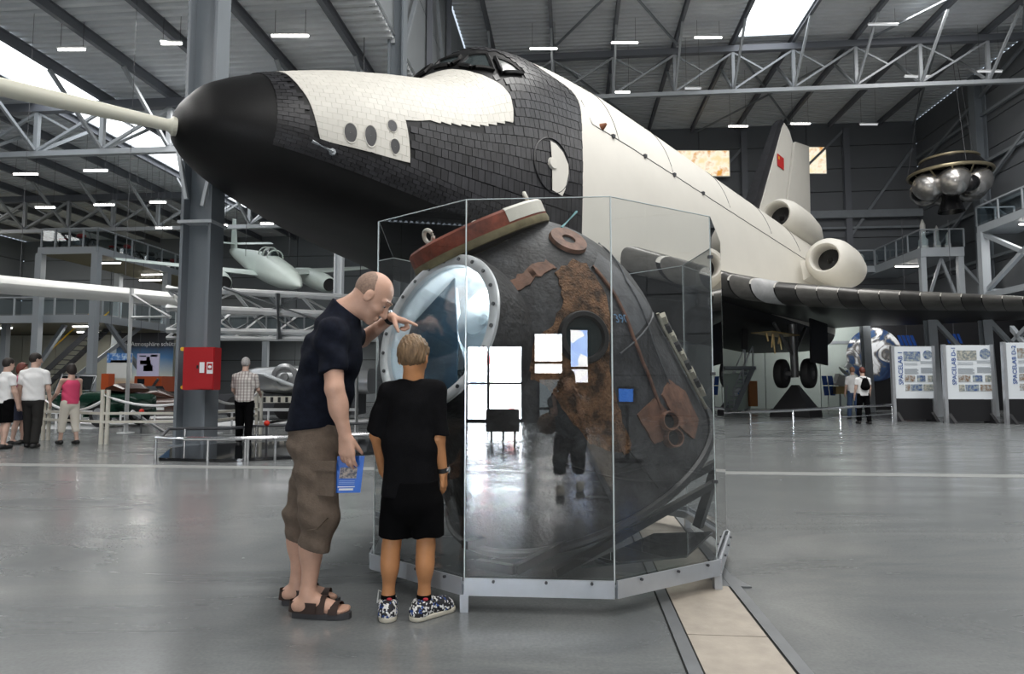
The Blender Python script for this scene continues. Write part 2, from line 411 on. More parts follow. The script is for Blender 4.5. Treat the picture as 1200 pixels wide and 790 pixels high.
# columns
def hcol(name, label, u, v, z1, w, h, m, group=None, plate=True):
    t = thing(name, label, 'column', HL(u, v, 0), group=group)
    b = B(); b.bar((u - w / 2 + .03, v, .02), (u - w / 2 + .03, v, z1), .06, h, (0, 1, 0)); obj('flange', hall(b), m, t)
    b = B(); b.bar((u + w / 2 - .03, v, .02), (u + w / 2 - .03, v, z1), .06, h, (0, 1, 0)); obj('flange', hall(b), m, t)
    b = B(); b.bar((u, v, .02), (u, v, z1), w - .12, .05, (0, 1, 0)); obj('web', hall(b), m, t)
    if plate:
        b = B(); b.span((u - w / 2 - .05, v - h / 2 - .05, 0), (u + w / 2 + .05, v + h / 2 + .05, .03)); obj('base_plate', hall(b), m, t)
    return t
cmat = mat('column_paint', (.20, .225, .25), .4, var=.05, scale=1.5)
def uv_of(X, Y):
    p = HM.inverted() @ Vector((X, Y, 0)); return p.x, p.y
cu, cv = uv_of(-6.3, 13.35)
col_main = hcol('steel_column', 'tall grey steel column beside the shuttle nose carrying the red hydrant cabinet', cu, cv, ZL - .4, .64, .5, cmat)
# the pale V bracket clamped round it
b = B()
for p, q in (((-.42, -.3, 6.05), (-.18, -.3, 4.9)), ((.42, -.3, 6.05), (.16, -.3, 4.75)), ((-.42, -.3, 6.05), (.42, -.3, 6.05))):
    b.bar((cu + p[0], cv + p[1], p[2]), (cu + q[0], cv + q[1], q[2]), .07, .07)
obj('bracket', hall(b), MT['steel_light'], col_main)
b = B(); b.span((cu - .36, cv - .3, 4.42), (cu + .36, cv + .3, 4.48)); obj('collar', hall(b), MT['steel_light'], col_main)
hcol('steel_column', 'grey steel column rising behind the cockpit roof where the two roofs meet', UL + .05, 20.0, ZH - .4, .5, .5, cmat)
hcol('steel_column', 'slim pale column standing left of the glass case behind the bald man', *uv_of(*at(397, 330, 27).xy), ZL - .4, .34, .3, MT['steel_light'])
hcol('steel_column', 'dark steel column at the right end of the back wall above the gallery', UR - .4, 38.6, ZH - .4, .6, .6, cmat)
for k, (u, lab) in enumerate(((2.25, 'steel post on the back wall hidden partly by the white shuttle body'), (11.8, 'steel post on the back wall just right of the tail fin'), (5.5, 'steel post on the back wall left of the tail fin beside the lit picture'), (18.5, 'steel post on the back wall left of the hanging round spacecraft'))):
    t = thing('wall_post', lab, 'post', HL(u, VB - .3, 0)); b = B(); b.ibeam((u, VB - .3, 0), (u, VB - .3, ZH - .5), .4, .3, (0, 1, 0)); obj('beam', hall(b), MT['purlin_paint'], t)
# wall bracing and girts on back and right wall
br = thing('trim_6', '', '', HL(15, VB - .3, 4), kind='structure')
for p, q in (((5.5, 10.5), (11.8, 17.5)), ((11.8, 12), (18.5, 18.5)), ((11.8, 11.2), (18.5, 6)), ((18.5, 11), (22.8, 17)), ((11.8, 6), (5.5, 10.5))):
    b = B(); b.bar((p[0], VB - .25, p[1]), (q[0], VB - .25, q[1]), .16, .16); obj('wall_brace', hall(b), MT['steel_grey'], br)
b = B(); b.bar((UL, VB - .4, 12.6), (UR, VB - .4, 12.6), .3, .5); obj('girt', hall(b), MT['steel_grey'], br)
b = B(); b.bar((UL, VB - .3, 11.7), (UR, VB - .3, 11.7), .14, .14); obj('girt', hall(b), MT['steel_grey'], br)
br2 = thing('trim_7', '', '', HL(UR - .3, 36, 8), kind='structure')
for z in (8.2, 11.0, 13.6, 16.3):
    b = B(); b.bar((UR - .2, 20, z), (UR - .2, VB - .4, z), .2, .16); obj('girt', hall(b), MT['steel_grey'], br2)
for p, q in (((45.4, 15.5), (34, 18.6)), ((45, 9), (35, 14)), ((34, 8), (42, 14))):
    b = B(); b.bar((UR - .28, p[0], p[1]), (UR - .28, q[0], q[1]), .15, .15); obj('wall_brace', hall(b), MT['steel_grey'], br2)
# left clerestory bracing near the top edge
br3 = thing('trim_8', '', '', HL(UL + .15, 26, 12), kind='structure')
for v in (16, 20.5, 24.5, 28.5, 34):
    b = B(); b.bar((UL + .1, v, ZL), (UL + .1, v, ZH - .3), .2, .2); obj('wall_post', hall(b), MT['purlin_paint'], br3)
for p, q in (((20.5, 12.2), (24.5, 18.6)), ((24.5, 18.6), (28.5, 12.2))):
    b = B(); b.bar((UL + .14, p[0], p[1]), (UL + .14, q[0], q[1]), .12, .12); obj('wall_brace', hall(b), MT['steel_grey'], br3)
# horizontal wind bracing rods under the high roof
br4 = thing('trim_9', '', '', HL(6, 38, ZH - .5), kind='structure')
for p, q in (((-1, 34.2), (5.5, 45.5)), ((5.5, 34.2), (-1, 45.5)), ((8.6, 34.2), (15.1, 45.5)), ((15.1, 34.2), (8.6, 45.5)), ((18.5, 34.2), (22.8, 45.5)), ((-1, 22), (5.5, 33.5)), ((5.5, 22), (-1, 33.5)), ((15.1, 22), (22.1, 33.5)), ((22.1, 22), (15.1, 33.5))):
    b = B(); b.bar((p[0], p[1], ZH - .45), (q[0], q[1], ZH - .45), .09, .09); obj('wind_brace', hall(b), MT['steel_grey'], br4)

# fluorescent lamps on wires (pixel, size, z of the tube)
LAMPS = [(340, 42, 46, 10.9, 'L'), (201, 51, 26, 10.9, 'L'), (84, 58, 34, 10.9, 'L'), (30, 204, 30, 10.2, 'L'), (112, 200, 29, 10.2, 'L'), (53, 243, 24, 9.6, 'L'), (122, 240, 25, 9.6, 'L'), (192, 267, 20, 9.0, 'L'), (256, 264, 22, 9.0, 'L'), (313, 262, 16, 9.0, 'L'), (185, 237, 20, 9.5, 'L'),
         (637, 57, 34, 17.2, 'H'), (732, 50, 33, 17.2, 'H'), (729, 108, 20, 16.0, 'H'), (830, 44, 34, 17.6, 'H'), (1035, 29, 37, 17.6, 'H'), (865, 148, 24, 15.4, 'H'), (938, 145, 24, 15.4, 'H'), (1075, 90, 32, 16.4, 'H'), (1018, 146, 22, 15.6, 'H'), (1160, 84, 30, 16.2, 'H'), (812, 104, 20, 15.9, 'H')]
LAMP_WHERE = ['nearest the grey column, above the nose tiles', 'just left of the grey column top', 'beside the skylight upper edge', 'bluish one far left below the probe', 'below the probe between two truss posts', 'far left in the second row', 'second row left of the lower truss brace', 'above the upper gallery rail by the column', 'small one right of the grey column bracket', 'small one just under the black nose', 'dim one partly behind the lower truss end', 'just right of the cockpit windows', 'above the white body beside the truss', 'low one against the roof truss left end', 'at the left edge of the skylight', 'top right of the skylight', 'low on the back wall left of the fin', 'low on the back wall above the fin tip', 'orange tinted one near the right truss end', 'low on the back wall right of the fin', 'at the far right truss end', 'dim one under the truss left of the skylight']
dark_lamps = {(1075, 90), (1160, 84), (812, 104), (1018, 146), (1035, 29)}
mat('lamp_body', (.75, .76, .77), .4)
emitm('tube_weak', (.95, .98, 1), .75)
for i, (px, py, w, z, side) in enumerate(LAMPS):
    Y = (z - 1.18) * 780 / (452 - py); c = at(px, py, Y); ln = w * Y / 780
    t = thing('fluorescent_lamp', ('strip lamp hanging in the left aisle' if side == 'L' else 'strip lamp hanging in the high hall') + ', ' + LAMP_WHERE[i], 'lamp', c, group='fluorescent strip lamps under the roofs')
    b = B(); b.box(c + Vector((0, 0, .05)), (ln, .10, .05)); obj('housing', b, MT['lamp_body'], t)
    b = B(); b.cyl(c + Vector((-ln / 2 + .02, 0, -.01)), c + Vector((ln / 2 - .02, 0, -.01)), .03, n=8); obj('tube', b, MT['tube_weak' if (px, py) in dark_lamps else 'tube_light'], t)
    top = (ZL if side == 'L' else ZH) + .05
    b = B()
    for sg in (-1, 1): b.cyl(c + Vector((sg * ln * .4, 0, .09)), Vector((c.x + sg * ln * .4, c.y, top)), .008, n=4)
    obj('hanger_wires', b, MT['steel_dark'], t)
# ---------------- the space shuttle ----------------
_A, _PH = R(48), R(2.6)
SN = Vector((-5.956, 11.4, 5.728))
EX = Vector((math.cos(_A) * math.cos(_PH), math.sin(_A) * math.cos(_PH), -math.sin(_PH)))
EY = Vector((math.sin(_A), -math.cos(_A), 0)); EZ = EY.cross(EX)
def BF(x, y, z): return SN + EX * x + EY * y + EZ * z
SEC = np.array([(0,.02,.02,-.02,0,2,2),(.04,.28,.34,-.1,.1,2,2),(.12,.48,.52,-.28,.1,2,2),(.4,.86,.91,-.5,.14,2,2),(.9,1.22,1.24,-.72,.16,2,2.1),(1.6,1.6,1.56,-.88,.14,2.1,2.3),(2.6,2.0,1.96,-1.06,.05,2.2,2.6),(3.8,2.3,2.34,-1.22,-.1,2.3,3),(5.0,2.5,2.65,-1.36,-.2,2.5,3.4),(5.6,2.55,3.15,-1.45,-.2,2.4,3.6),(6.1,2.6,3.85,-1.55,-.2,2.2,3.8),(6.6,2.62,4.3,-1.6,-.2,2.15,4),(7.4,2.65,4.5,-1.62,-.2,2.25,4),(9,2.65,4.6,-1.64,-.2,2.5,4),(11,2.65,4.65,-1.65,-.2,2.6,4),(14,2.65,4.56,-1.66,-.2,2.6,4),(20,2.65,4.28,-1.66,-.2,2.6,4),(28.4,2.65,3.95,-1.66,-.2,2.6,4)])
_gs = np.concatenate([np.linspace(0, 1, 60)**2 * 2, np.linspace(2.05, 29, 500)])
_tab = []
for k in range(1, 7):
    raw = lambda x: np.interp(x, SEC[:, 0], SEC[:, k])
    acc = 0
    for dd in np.linspace(-1, 1, 9):
        acc = acc + raw(np.clip(_gs + dd * np.minimum(.3, _gs * .25), 0, 28.4))
    _tab.append(acc / 9)
def sec(s): return [float(np.interp(s, _gs, _tab[k])) for k in range(6)]
def sxy(s, t):
    w, zt, zb, zm, nu, nl = sec(max(s, 0)); c, q = math.cos(t), math.sin(t); n = nu if q >= 0 else nl
    y = w * math.copysign(abs(c) ** (2 / n), c); z = zm + ((zt - zm) if q >= 0 else (zm - zb)) * math.copysign(abs(q) ** (2 / n), q)
    return y, z
def SP(s, t, off=0.0):
    y, z = sxy(s, t); p = BF(s, y, z)
    if off:
        e = .01; y1, z1 = sxy(s, t + e); y0, z0 = sxy(s, t - e); a = BF(s, y1, z1) - BF(s, y0, z0)
        y1, z1 = sxy(s + .03, t); d = BF(s + .03, y1, z1) - p; n = a.cross(d); n = n.normalized() if n.length > 1e-9 else EZ.copy()
        ctr = BF(s, 0, sec(s)[3])
        if n.dot(p - ctr) < 0: n = -n
        p = p + n * off
    return p
def clip_poly(poly, box):
    x0, y0, x1, y1 = box
    for ax, val, sg in ((0, x0, 1), (0, x1, -1), (1, y0, 1), (1, y1, -1)):
        out = []; n = len(poly)
        for i in range(n):
            p, q = poly[i], poly[(i + 1) % n]; dp, dq = sg * (p[ax] - val), sg * (q[ax] - val)
            if dp >= 0: out.append(p)
            if (dp > 0 > dq) or (dp < 0 < dq):
                k = dp / (dp - dq); out.append((p[0] + k * (q[0] - p[0]), p[1] + k * (q[1] - p[1])))
        poly = out
        if len(poly) < 3: return []
    return poly
def inside(p, poly):
    r = False; n = len(poly)
    for i in range(n):
        a, c = poly[i], poly[i - 1]
        if (a[1] > p[1]) != (c[1] > p[1]) and p[0] < (c[0] - a[0]) * (p[1] - a[1]) / (c[1] - a[1]) + a[0]: r = not r
    return r
def parea(p): return abs(sum(p[i - 1][0] * p[i][1] - p[i][0] * p[i - 1][1] for i in range(len(p)))) / 2
def patch(b, poly, off, ds=.15, dt=.05, gap=0.0, th=0.0, jit=0.0, skip=None, mirror=False, brick=False, SP=None):
    SP = SP or globals()['SP']
    xs = [p[0] for p in poly]; ys = [p[1] for p in poly]
    i = 0; y = min(ys)
    while y < max(ys):
        x = min(xs) - (ds * .5 if brick and i % 2 else 0)
        while x < max(xs):
            q = clip_poly(poly, (x + gap * ds, y + gap * dt, x + ds * (1 - gap), y + dt * (1 - gap)))
            if q and parea(q) > ds * dt * .03 and not (skip and skip((x + ds / 2, y + dt / 2))):
                o = off + random.uniform(0, jit)
                for mi in ((0, 1) if mirror else (0,)):
                    tf = (lambda t: math.pi - t) if mi else (lambda t: t)
                    top = [SP(s, tf(t), o) for s, t in q]; n = len(top)
                    if th: 
                        low = [SP(s, tf(t), o - th) for s, t in q]
                        b.add(top + low, [list(range(n))] + [(k, (k + 1) % n, n + (k + 1) % n, n + k) for k in range(n)])
                    else: b.add(top, [list(range(n))], True)
            x += ds
        y += dt; i += 1
    return b
mat('tile_black', (.021, .021, .024), .42, spec=.35, var=.35, scale=3, island=.35, bump=.25, bscale=40)
mat('nose_black', (.007, .007, .0075), .5, spec=.25, var=.3, scale=2, bump=.15, bscale=25)
mat('tile_white', (.63, .61, .555), .55, var=.03, scale=1.5, island=.035)
mat('seam_white', (.50, .48, .435), .7)
mat('body_white', (.68, .655, .595), .5, var=.03, scale=.8, bump=.04, bscale=12)
mat('cup_grey', (.06, .06, .063), .4, .4)
mat('window_dark', (.03, .04, .042), .08, spec=.8)
mat('window_pale', (.07, .08, .078), .25, spec=.3)
mat('seam_dark', (.05, .05, .05), .7)
sh = thing('space_shuttle', 'huge black and white winged space shuttle standing on its landing gear behind the glass case', 'spacecraft', BF(14, 0, -5))
# aft edge of the black forward fuselage as a function of the angle
_sbt = [(-1.6, 8.52), (-.2, 8.52), (0, 8.52), (.144, 8.54), (.412, 8.69), (.60, 8.9), (.72, 9.0), (.80, 8.95), (.87, 8.6), (.95, 8.24), (1.2, 7.6), (1.45, 7.35), (1.6, 7.35)]
def s_break(t):
    t = math.atan2(math.sin(t), math.cos(t))
    if abs(t) > math.pi / 2: t = math.copysign(math.pi, t) - t
    return float(np.interp(t, [p[0] for p in _sbt], [p[1] for p in _sbt]))
NT = 96; ths = [2 * math.pi * i / NT - math.pi / 2 for i in range(NT)]
b = B(); rings = []
for i in range(91):
    f = (i / 90) ** 1.35; rings.append([SP(s_break(t) * f + 1e-4, t) for t in ths])
b.loft(rings, closed_ring=True); obj('forward_fuselage', b, MT['nose_black'], sh, sharp=60)
b = B(); rings = []
for i in range(41):
    f = i / 40; rings.append([SP(s_break(t) + (28.4 - s_break(t)) * f, t, .004) for t in [R(-14) + (R(208)) * k / 60 for k in range(61)]])
b.loft(rings, closed_ring=False); obj('payload_bay_fuselage', b, MT['body_white'], sh, sharp=60)
b = B(); rings = []
for i in range(21):
    f = i / 20; rings.append([SP(8.4 + 20 * f, t) for t in [R(-13) - R(154) * k / 40 for k in range(41)]])
b.loft(rings, closed_ring=False); obj('belly', b, MT['nose_black'], sh, sharp=60)
b = B(); b.add([SP(28.39, t) for t in ths], [list(range(NT))]); obj('aft_bulkhead', b, MT['body_white'], sh)
# the white panel on the nose, tile by tile
teeth = []
for k in range(9):
    s0 = 3.98 + k * .245; t0 = .346 + k * .0078
    teeth += [(s0, t0 + .012), (s0 + .235, t0 - .002)]
WHITE = [(1.55, math.pi / 2), (1.55, 1.043), (1.555, .774), (1.6, .561), (1.68, .366), (1.78, .088), (1.88, -.125), (2.5, -.079), (3.0, -.045), (3.51, -.014), (3.43, .305), (3.7, .325)] + teeth + [(6.2, .414), (6.28, .5), (6.31, .60), (6.19, .69), (5.96, .802), (5.74, .968), (5.62, 1.15), (5.56, 1.4), (5.56, math.pi / 2)]
RCS = [(2.36, .050, .125, .100), (2.72, .075, .125, .098), (3.14, .213, .105, .062), (3.19, .052, .105, .060)]
def near_rcs(p, k=1.0): return any(((p[0] - c[0]) / (c[2] * k + .085)) ** 2 + ((p[1] - c[1]) / (c[3] * k + .034)) ** 2 < 1 for c in RCS)
b = B(); patch(b, WHITE, .006, ds=.17, dt=.0675, mirror=True); obj('white_panel_base', b, MT['seam_white'], sh, sharp=0)
b = B(); patch(b, WHITE, .016, ds=.17, dt=.0675, gap=.010, th=.01, jit=.002, mirror=True, brick=True); obj('white_tiles', b, MT['tile_white'], sh, kind='stuff', sharp=30)
BLK = [(1.2, math.pi / 2), (1.2, -.42)] + [(s_break(t) - .015, t) for t in np.linspace(-.42, math.pi / 2, 30)]
WIN = [[(5.72, 1.30), (5.78, 1.53), (5.97, 1.53), (6.0, 1.285), (5.87, 1.255)],
       [(5.80, 1.03), (5.74, 1.19), (6.04, 1.20), (6.34, 1.06), (6.15, .865)],
       [(6.31, .80), (6.45, .985), (6.80, .89), (6.98, .795)]]
CANOPY = [(5.62, 1.57), (5.66, 1.2), (5.72, .98), (6.22, .77), (7.1, .74), (7.05, 1.0), (6.5, 1.2), (6.3, 1.57)]
b = B(); patch(b, BLK, .014, ds=.165, dt=.062, gap=.035, th=.012, jit=.010, skip=lambda p: any(inside((p[0] + a, p[1] + e), WHITE) for a, e in ((0, 0), (.075, .026), (-.075, .026), (.075, -.026), (-.075, -.026))) or inside(p, CANOPY), brick=True)
obj('black_tiles', b, MT['tile_black'], sh, kind='stuff', sharp=30)
for w_i, w_ in enumerate(WIN):
    for mi in (0, 1):
        tf = (lambda t: math.pi - t) if mi else (lambda t: t)
        q = [(s, tf(t)) for s, t in w_]
        b = B(); patch(b, q, .05, ds=.12, dt=.06); o = obj('cockpit_window', b, MT['window_pale' if w_i == 2 else 'window_dark'], sh, sharp=0)
        pts = []
        for k in range(len(q)):
            p0, p1 = q[k], q[(k + 1) % len(q)]
            for j in range(6): pts.append(SP(p0[0] + (p1[0] - p0[0]) * j / 6, p0[1] + (p1[1] - p0[1]) * j / 6, .045))
        b = B(); b.tube(pts, .055, 6, closed=True); obj('window_frame', b, MT['nose_black'], o)
for c in RCS:
    for mi in (0, 1):
        tf = (lambda t: math.pi - t) if mi else (lambda t: t)
        lip = [SP(c[0] + c[2] * math.cos(a), tf(c[1] + c[3] * math.sin(a)), .02) for a in np.linspace(0, 2 * math.pi, 29)[:-1]]
        ctr = sum(lip, Vector()) / len(lip); inn = (BF(c[0], 0, sec(c[0])[3]) - ctr).normalized()
        b = B(); rings = [[p + inn * -.006 for p in lip], [ctr + (p - ctr) * .93 - inn * .012 for p in lip], [ctr + (p - ctr) * .86 - inn * .004 for p in lip], [ctr + (p - ctr) * .5 + inn * .0 - inn * .003 for p in lip], [ctr + (p - ctr) * .02 - inn * .003 for p in lip]]
        b.loft(rings[2:]); o = obj('thruster_port', b, MT['cup_grey'], sh)
        b = B(); b.loft(rings[:3]); obj('port_rim', b, MT['tile_white'], o)
# crew hatch: outline ring, white half and its round window
HP = [(7.34, .325), (7.53, .316), (7.78, .277), (7.95, .219), (7.94, .174), (7.79, .095), (7.68, .064), (7.31, .078)]
b = B(); b.tube([SP(7.36 + .63 * math.cos(a), .205 + .137 * math.sin(a), .03) for a in np.linspace(0, 2 * math.pi, 41)[:-1]], .018, 5, closed=True); hatch = obj('crew_hatch', b, MT['black_paint'], sh)
b = B(); patch(b, HP, .042, ds=.2, dt=.06); obj('hatch_panel', b, MT['tile_white'], hatch)
b = B(); b.cyl(SP(7.36, .205, .0), SP(7.36, .205, .075), .155, .13, 20); obj('hatch_window', b, MT['tile_white'], hatch)
# door seams and small fittings on the white body
for s in (10.5, 13.5, 17.6, 21.4, 24.6):
    b = B(); b.tube([SP(s, t, .006) for t in np.linspace(.52, 1.5, 16)], .012, 5); obj('panel_seam', b, MT['seam_dark'], sh)
def t_at(s, z):
    for t in np.linspace(-.2, 1.5, 400):
        if sxy(s, t)[1] >= z: return t
    return 1.5
b = B(); b.tube([SP(9.15, t_at(9.15, 3.3), .006)] + [SP(s, t_at(s, 2.62 - (s - 9.6) * .04), .006) for s in np.linspace(9.3, 26, 50)], .013, 5); obj('door_seam', b, MT['seam_dark'], sh)
for s in (10.2, 11.8, 13.5, 15.4):
    c = SP(s, t_at(s, 2.62 - (s - 9.6) * .04), .02); b = B(); b.box(c, (.1, .1, .1), Matrix.Rotation(_A, 3, 'Z')); obj('hinge', b, MT['steel_dark'], sh)
b = B(); b.cyl(SP(9.75, .56, 0), SP(9.75, .56, .16), .1, .03, 10); obj('sensor_horn', b, mat('rust_brown', (.2, .07, .03), .6), sh)
b = B(); b.cyl(SP(2.1, -.24, 0), SP(2.1, -.24, .1), .07, .05, 8); b.tube([SP(2.1, -.24, .1), SP(1.75, -.20, .16)], .03, 6); obj('pitot_tube', b, MT['steel_light'], sh)
# the long white nose probe
mat('probe_ivory', (.66, .65, .55), .4)
tip = at(-60, 88, 9.6)
b = B(); b.lathe(SN, tip - SN, [(0, -.05), (.16, -.05), (.17, .02), (.12, .06), (.105, .1), (.13, 1.5), (.15, (tip - SN).length)], 20); obj('nose_probe', b, MT['probe_ivory'], sh)
# wings
LE = [(2.3, 7.9), (2.75, 11.0), (3.2, 14.8), (4.0, 17.3), (5.7, 19.0), (7.6, 20.7), (10.2, 23.0), (11.4, 24.2)]
def le_s(y): return float(np.interp(y, [p[0] for p in LE], [p[1] for p in LE]))
def wz(y): return float(np.interp(y, [2.3, 4, 6, 11.4], [-.62, -.58, -.66, -.70]))
def wth(y, d, L):
    T = float(np.interp(y, [2.3, 3.2, 5.7, 11.4], [.40, .42, .36, .20])); e = 1.0
    a = math.sqrt(max(0, min(1, d / e)) * (2 - min(1, d / e))); return T * a * min(1, (L - d) / (L * .6) + .06)
def wing_pt(y, d, up, sg, k=1.0):
    L = 28.2 - le_s(y); h = wth(y, d, L) * k; return BF(le_s(y) + d, y * sg, wz(y) + (h * .75 if up else -h * 1.0))
ys = list(np.linspace(2.3, 4, 10)) + list(np.linspace(4.2, 11.4, 22))
def wing(sg):
    up, lo = B(), B()
    fr = [0, .01, .03, .07, .15, .3, .5, .75, 1.0]
    ds_ = lambda y: [min(1, f) * (28.2 - le_s(y)) if f > .1 else f * 10 for f in fr]
    up.loft([[wing_pt(y, d, True, sg) for d in ds_(y)] for y in ys], closed_ring=False)
    lo.loft([[wing_pt(y, d, False, sg) for d in ds_(y)] for y in ys], closed_ring=False)
    tipr = [wing_pt(11.4, d, True, sg) for d in ds_(11.4)] + [wing_pt(11.4, d, False, sg) for d in ds_(11.4)][::-1]
    lo.add(tipr, [list(range(len(tipr)))])
    w = obj('wing', up, MT['wing_top'], sh, sharp=50); obj('wing_underside', lo, MT['wing_black'], w, sharp=50)
    # leading edge made of separate moulded panels
    edges = [2.35, 2.6, 2.85, 3.1, 3.35, 3.65, 4.0, 4.5, 5.0, 5.5, 6.0, 6.5, 7.0, 7.5, 8.0, 8.5, 9.0, 9.5, 10.0, 10.5, 11.0, 11.4]
    for i in range(len(edges) - 1):
        p = B(); y0, y1 = edges[i] + .012, edges[i + 1] - .012; prof = [1.25, .8, .45, .2, .08, .02, 0]
        rings = []
        for y in (y0, (y0 + y1) / 2, y1):
            rings.append([wing_pt(y, d, True, sg, 1.06) - EX * .03 for d in prof] + [wing_pt(y, d, False, sg, 1.06) - EX * .03 for d in prof[::-1][1:]])
        p.loft(rings, closed_ring=False)
        m = MT['edge_pale'] if (3.6 < y0 < 3.9) else MT['edge_grey' if i % 3 else 'edge_dark']
        obj('leading_edge_panel', p, m, w, sharp=60)
mat('wing_top', (.62, .60, .55), .5); mat('wing_black', (.009, .009, .010), .4, spec=.3, var=.3, scale=1.2, bump=.15, bscale=10)
mat('edge_grey', (.13, .125, .115), .28, .2, var=.25, scale=2, stretch=(1, 1, 3)); mat('edge_dark', (.055, .053, .05), .3, .2, var=.3, scale=2); mat('edge_pale', (.42, .42, .42), .4, var=.2, scale=2)
wing(1); wing(-1)
# jet pods at the tail, fin and rudder
def pod(s0, y, z, r, ln, ri):
    p = B(); o = BF(s0, y, z)
    p.lathe(o, EX, [(ri * .9, .9), (ri, .35), (ri, .06), (ri + .06, 0), (r * .75, .06), (r * .92, .35), (r, .9), (r * .98, ln * .5), (r * .8, ln * .78), (r * .45, ln)], 32)
    w = obj('engine_pod', p, MT['body_white'], sh, sharp=60)
    q = B(); q.lathe(o + EX * .75, EX, [(.001, -.35), (.12, 0), (ri * .93, .05)], 24); obj('intake_fan', q, MT['black_rubber'], w)
for sg in (1, -1):
    pod(23.3, 3.75 * sg, 1.62, .92, 4.2, .52)
    b = B(); b.loft([[BF(24.2 + d, 2.5 * sg, z + .9) for d, z in ((0, 0), (3, 0), (3, .9), (0, .9))], [BF(24.4 + d, 3.3 * sg, z + 1.3) for d, z in ((0, 0), (2.6, 0), (2.6, .6), (0, .6))]], smooth=False); obj('pod_pylon', b, MT['body_white'], sh)
    pod(24.4, 1.45 * sg, 4.05, .85, 5.2, .55)
def slab(poly, th0, th1, zlo, zhi):
    r = B(); f = lambda z: th0 + (th1 - th0) * (z - zlo) / (zhi - zlo)
    n = len(poly); a = [BF(s, f(z) / 2, z) for s, z in poly]; c = [BF(s, -f(z) / 2, z) for s, z in poly]
    r.add(a, [list(range(n))]); r.add(c, [list(range(n))[::-1]]); r.add(a + c, [(i, (i + 1) % n, n + (i + 1) % n, n + i) for i in range(n)]); return r
fin = obj('tail_fin', slab([(25.1, 4.0), (28.9, 9.95), (29.2, 10.25), (29.9, 10.05), (30.3, 9.6), (28.2, 4.0)], .62, .34, 4, 10.2), MT['body_white'], sh)
obj('fin_edge', slab([(24.3, 3.9), (28.35, 9.9), (28.9, 10.35), (29.2, 10.3), (25.2, 3.9)], .5, .30, 4, 10.2), MT['tile_black'], fin)
obj('rudder', slab([(30.75, 9.75), (32.9, 10.2), (32.75, 6.3), (31.2, 6.1), (29.0, 5.4)], .5, .36, 5.4, 10), MT['body_white'], fin)
b = B(); b.box(BF(28.35, .26, 7.9), (.02, .85, .62), Matrix((EY, EX, EZ)).transposed()); fl_o = obj('flag', b, mat('flag_red', (.55, .03, .03), .5), fin)
b = B(); b.box(BF(28.1, .275, 8.03), (.01, .14, .14), Matrix((EY, EX, EZ)).transposed()); obj('flag_emblem', b, MT['yellow_paint'], fl_o)
# main gear, its doors, and the black steel pedestals
def wheel(parent, c, r, w, ax):
    p = B(); p.lathe(c - ax * w / 2, ax, [(r * .35, .02), (r * .6, 0), (r * .86, .01), (r * .97, w * .15), (r, w * .35), (r, w * .65), (r * .97, w * .85), (r * .86, w - .01), (r * .6, w), (r * .35, w - .02)], 28)
    o = obj('wheel', p, MT['black_rubber'], parent); q = B(); q.cyl(c - ax * (w / 2 - .01), c + ax * (w / 2 - .01), r * .4, n=20); obj('wheel_hub', q, MT['steel_dark'], o)
mat('gear_grey', (.2, .2, .2), .4, .5); mat('gold_and_bay_light', (.5, .36, .16), .4, .5)
for sg in (1, -1):
    s, y = 22.0, 3.0 * sg; zc = -3.09
    for k in (-.5, .5): wheel(sh, BF(s, y + k, zc), .57, .36, EY)
    b = B(); b.cyl(BF(s, y - .7, zc), BF(s, y + .7, zc), .1); b.cyl(BF(s, y, zc - .15), BF(s - .25, y, -1.2), .14, .17); b.cyl(BF(s - .05, y, zc + .6), BF(s - 1.6, y - .2 * sg, -1.3), .06); b.cyl(BF(s, y, -2.2), BF(s + 1.2, y, -1.2), .07); obj('landing_gear_leg', b, MT['gear_grey'], sh)
    b = B(); b.bar(BF(s - .2, y + .95 * sg, -1.15), BF(s - .2, y + .95 * sg, -2.75), .06, 1.9, EX); obj('gear_door', b, MT['wing_black'], sh)
    b = B(); b.bar(BF(s - 2.1, y - 1.1 * sg, -1.5), BF(s - 2.1, y - 1.1 * sg, -2.3), .05, .5, EX); obj('gear_door', b, MT['wing_black'], sh)
    b = B(); b.bar(BF(s - 2.0, y - .5 * sg, -1.67), BF(s - .3, y - .1 * sg, -1.67), .9, .03, EZ); obj('gear_bay', b, MT['gold_and_bay_light'], sh)  # gold colour of the panel stands in for the lights in the bay
    for k in range(5): b = B(); b.cyl(BF(s - 1.8 + k * .33, y - .4 * sg + .12 * (k % 2), -1.70), BF(s - 1.75 + k * .33, y - .35 * sg, -2.0 - .2 * (k % 3)), .05, .03, 8); obj('hydraulic_line', b, MT['gold_and_bay_light'], sh)
for nm, s, y, top in (('near', 22.0, 3.0, 0), ('far', 22.0, -3.0, 0)):
    c = BF(s, y, -3.65); zt = c.z
    t = thing('pedestal', 'black pyramid pedestal under the %s' % ('twin wheels in plain view' if nm == 'near' else 'landing gear on the far side of the shuttle'), 'pedestal', (c.x, c.y, 0))
    b = B(); m4 = Matrix.Rotation(_A, 3, 'Z')
    q = lambda r, z: [Vector((c.x, c.y, z)) + m4 @ Vector((x * r, k * r, 0)) for x, k in ((-1, -1), (1, -1), (1, 1), (-1, 1))]
    b.loft([q(.74, 0), q(.70, .30)], caps=True, smooth=False); obj('plinth', b, MT['black_paint'], t)
    b = B(); b.loft([q(.64, .30), q(.11, zt + .12)], caps=True, smooth=False); obj('pyramid', b, MT['black_paint'], t)
c = BF(5.6, 0, -3.4)
for k in (-.28, .28): wheel(sh, BF(5.6, k, -2.9), .45, .25, EY)
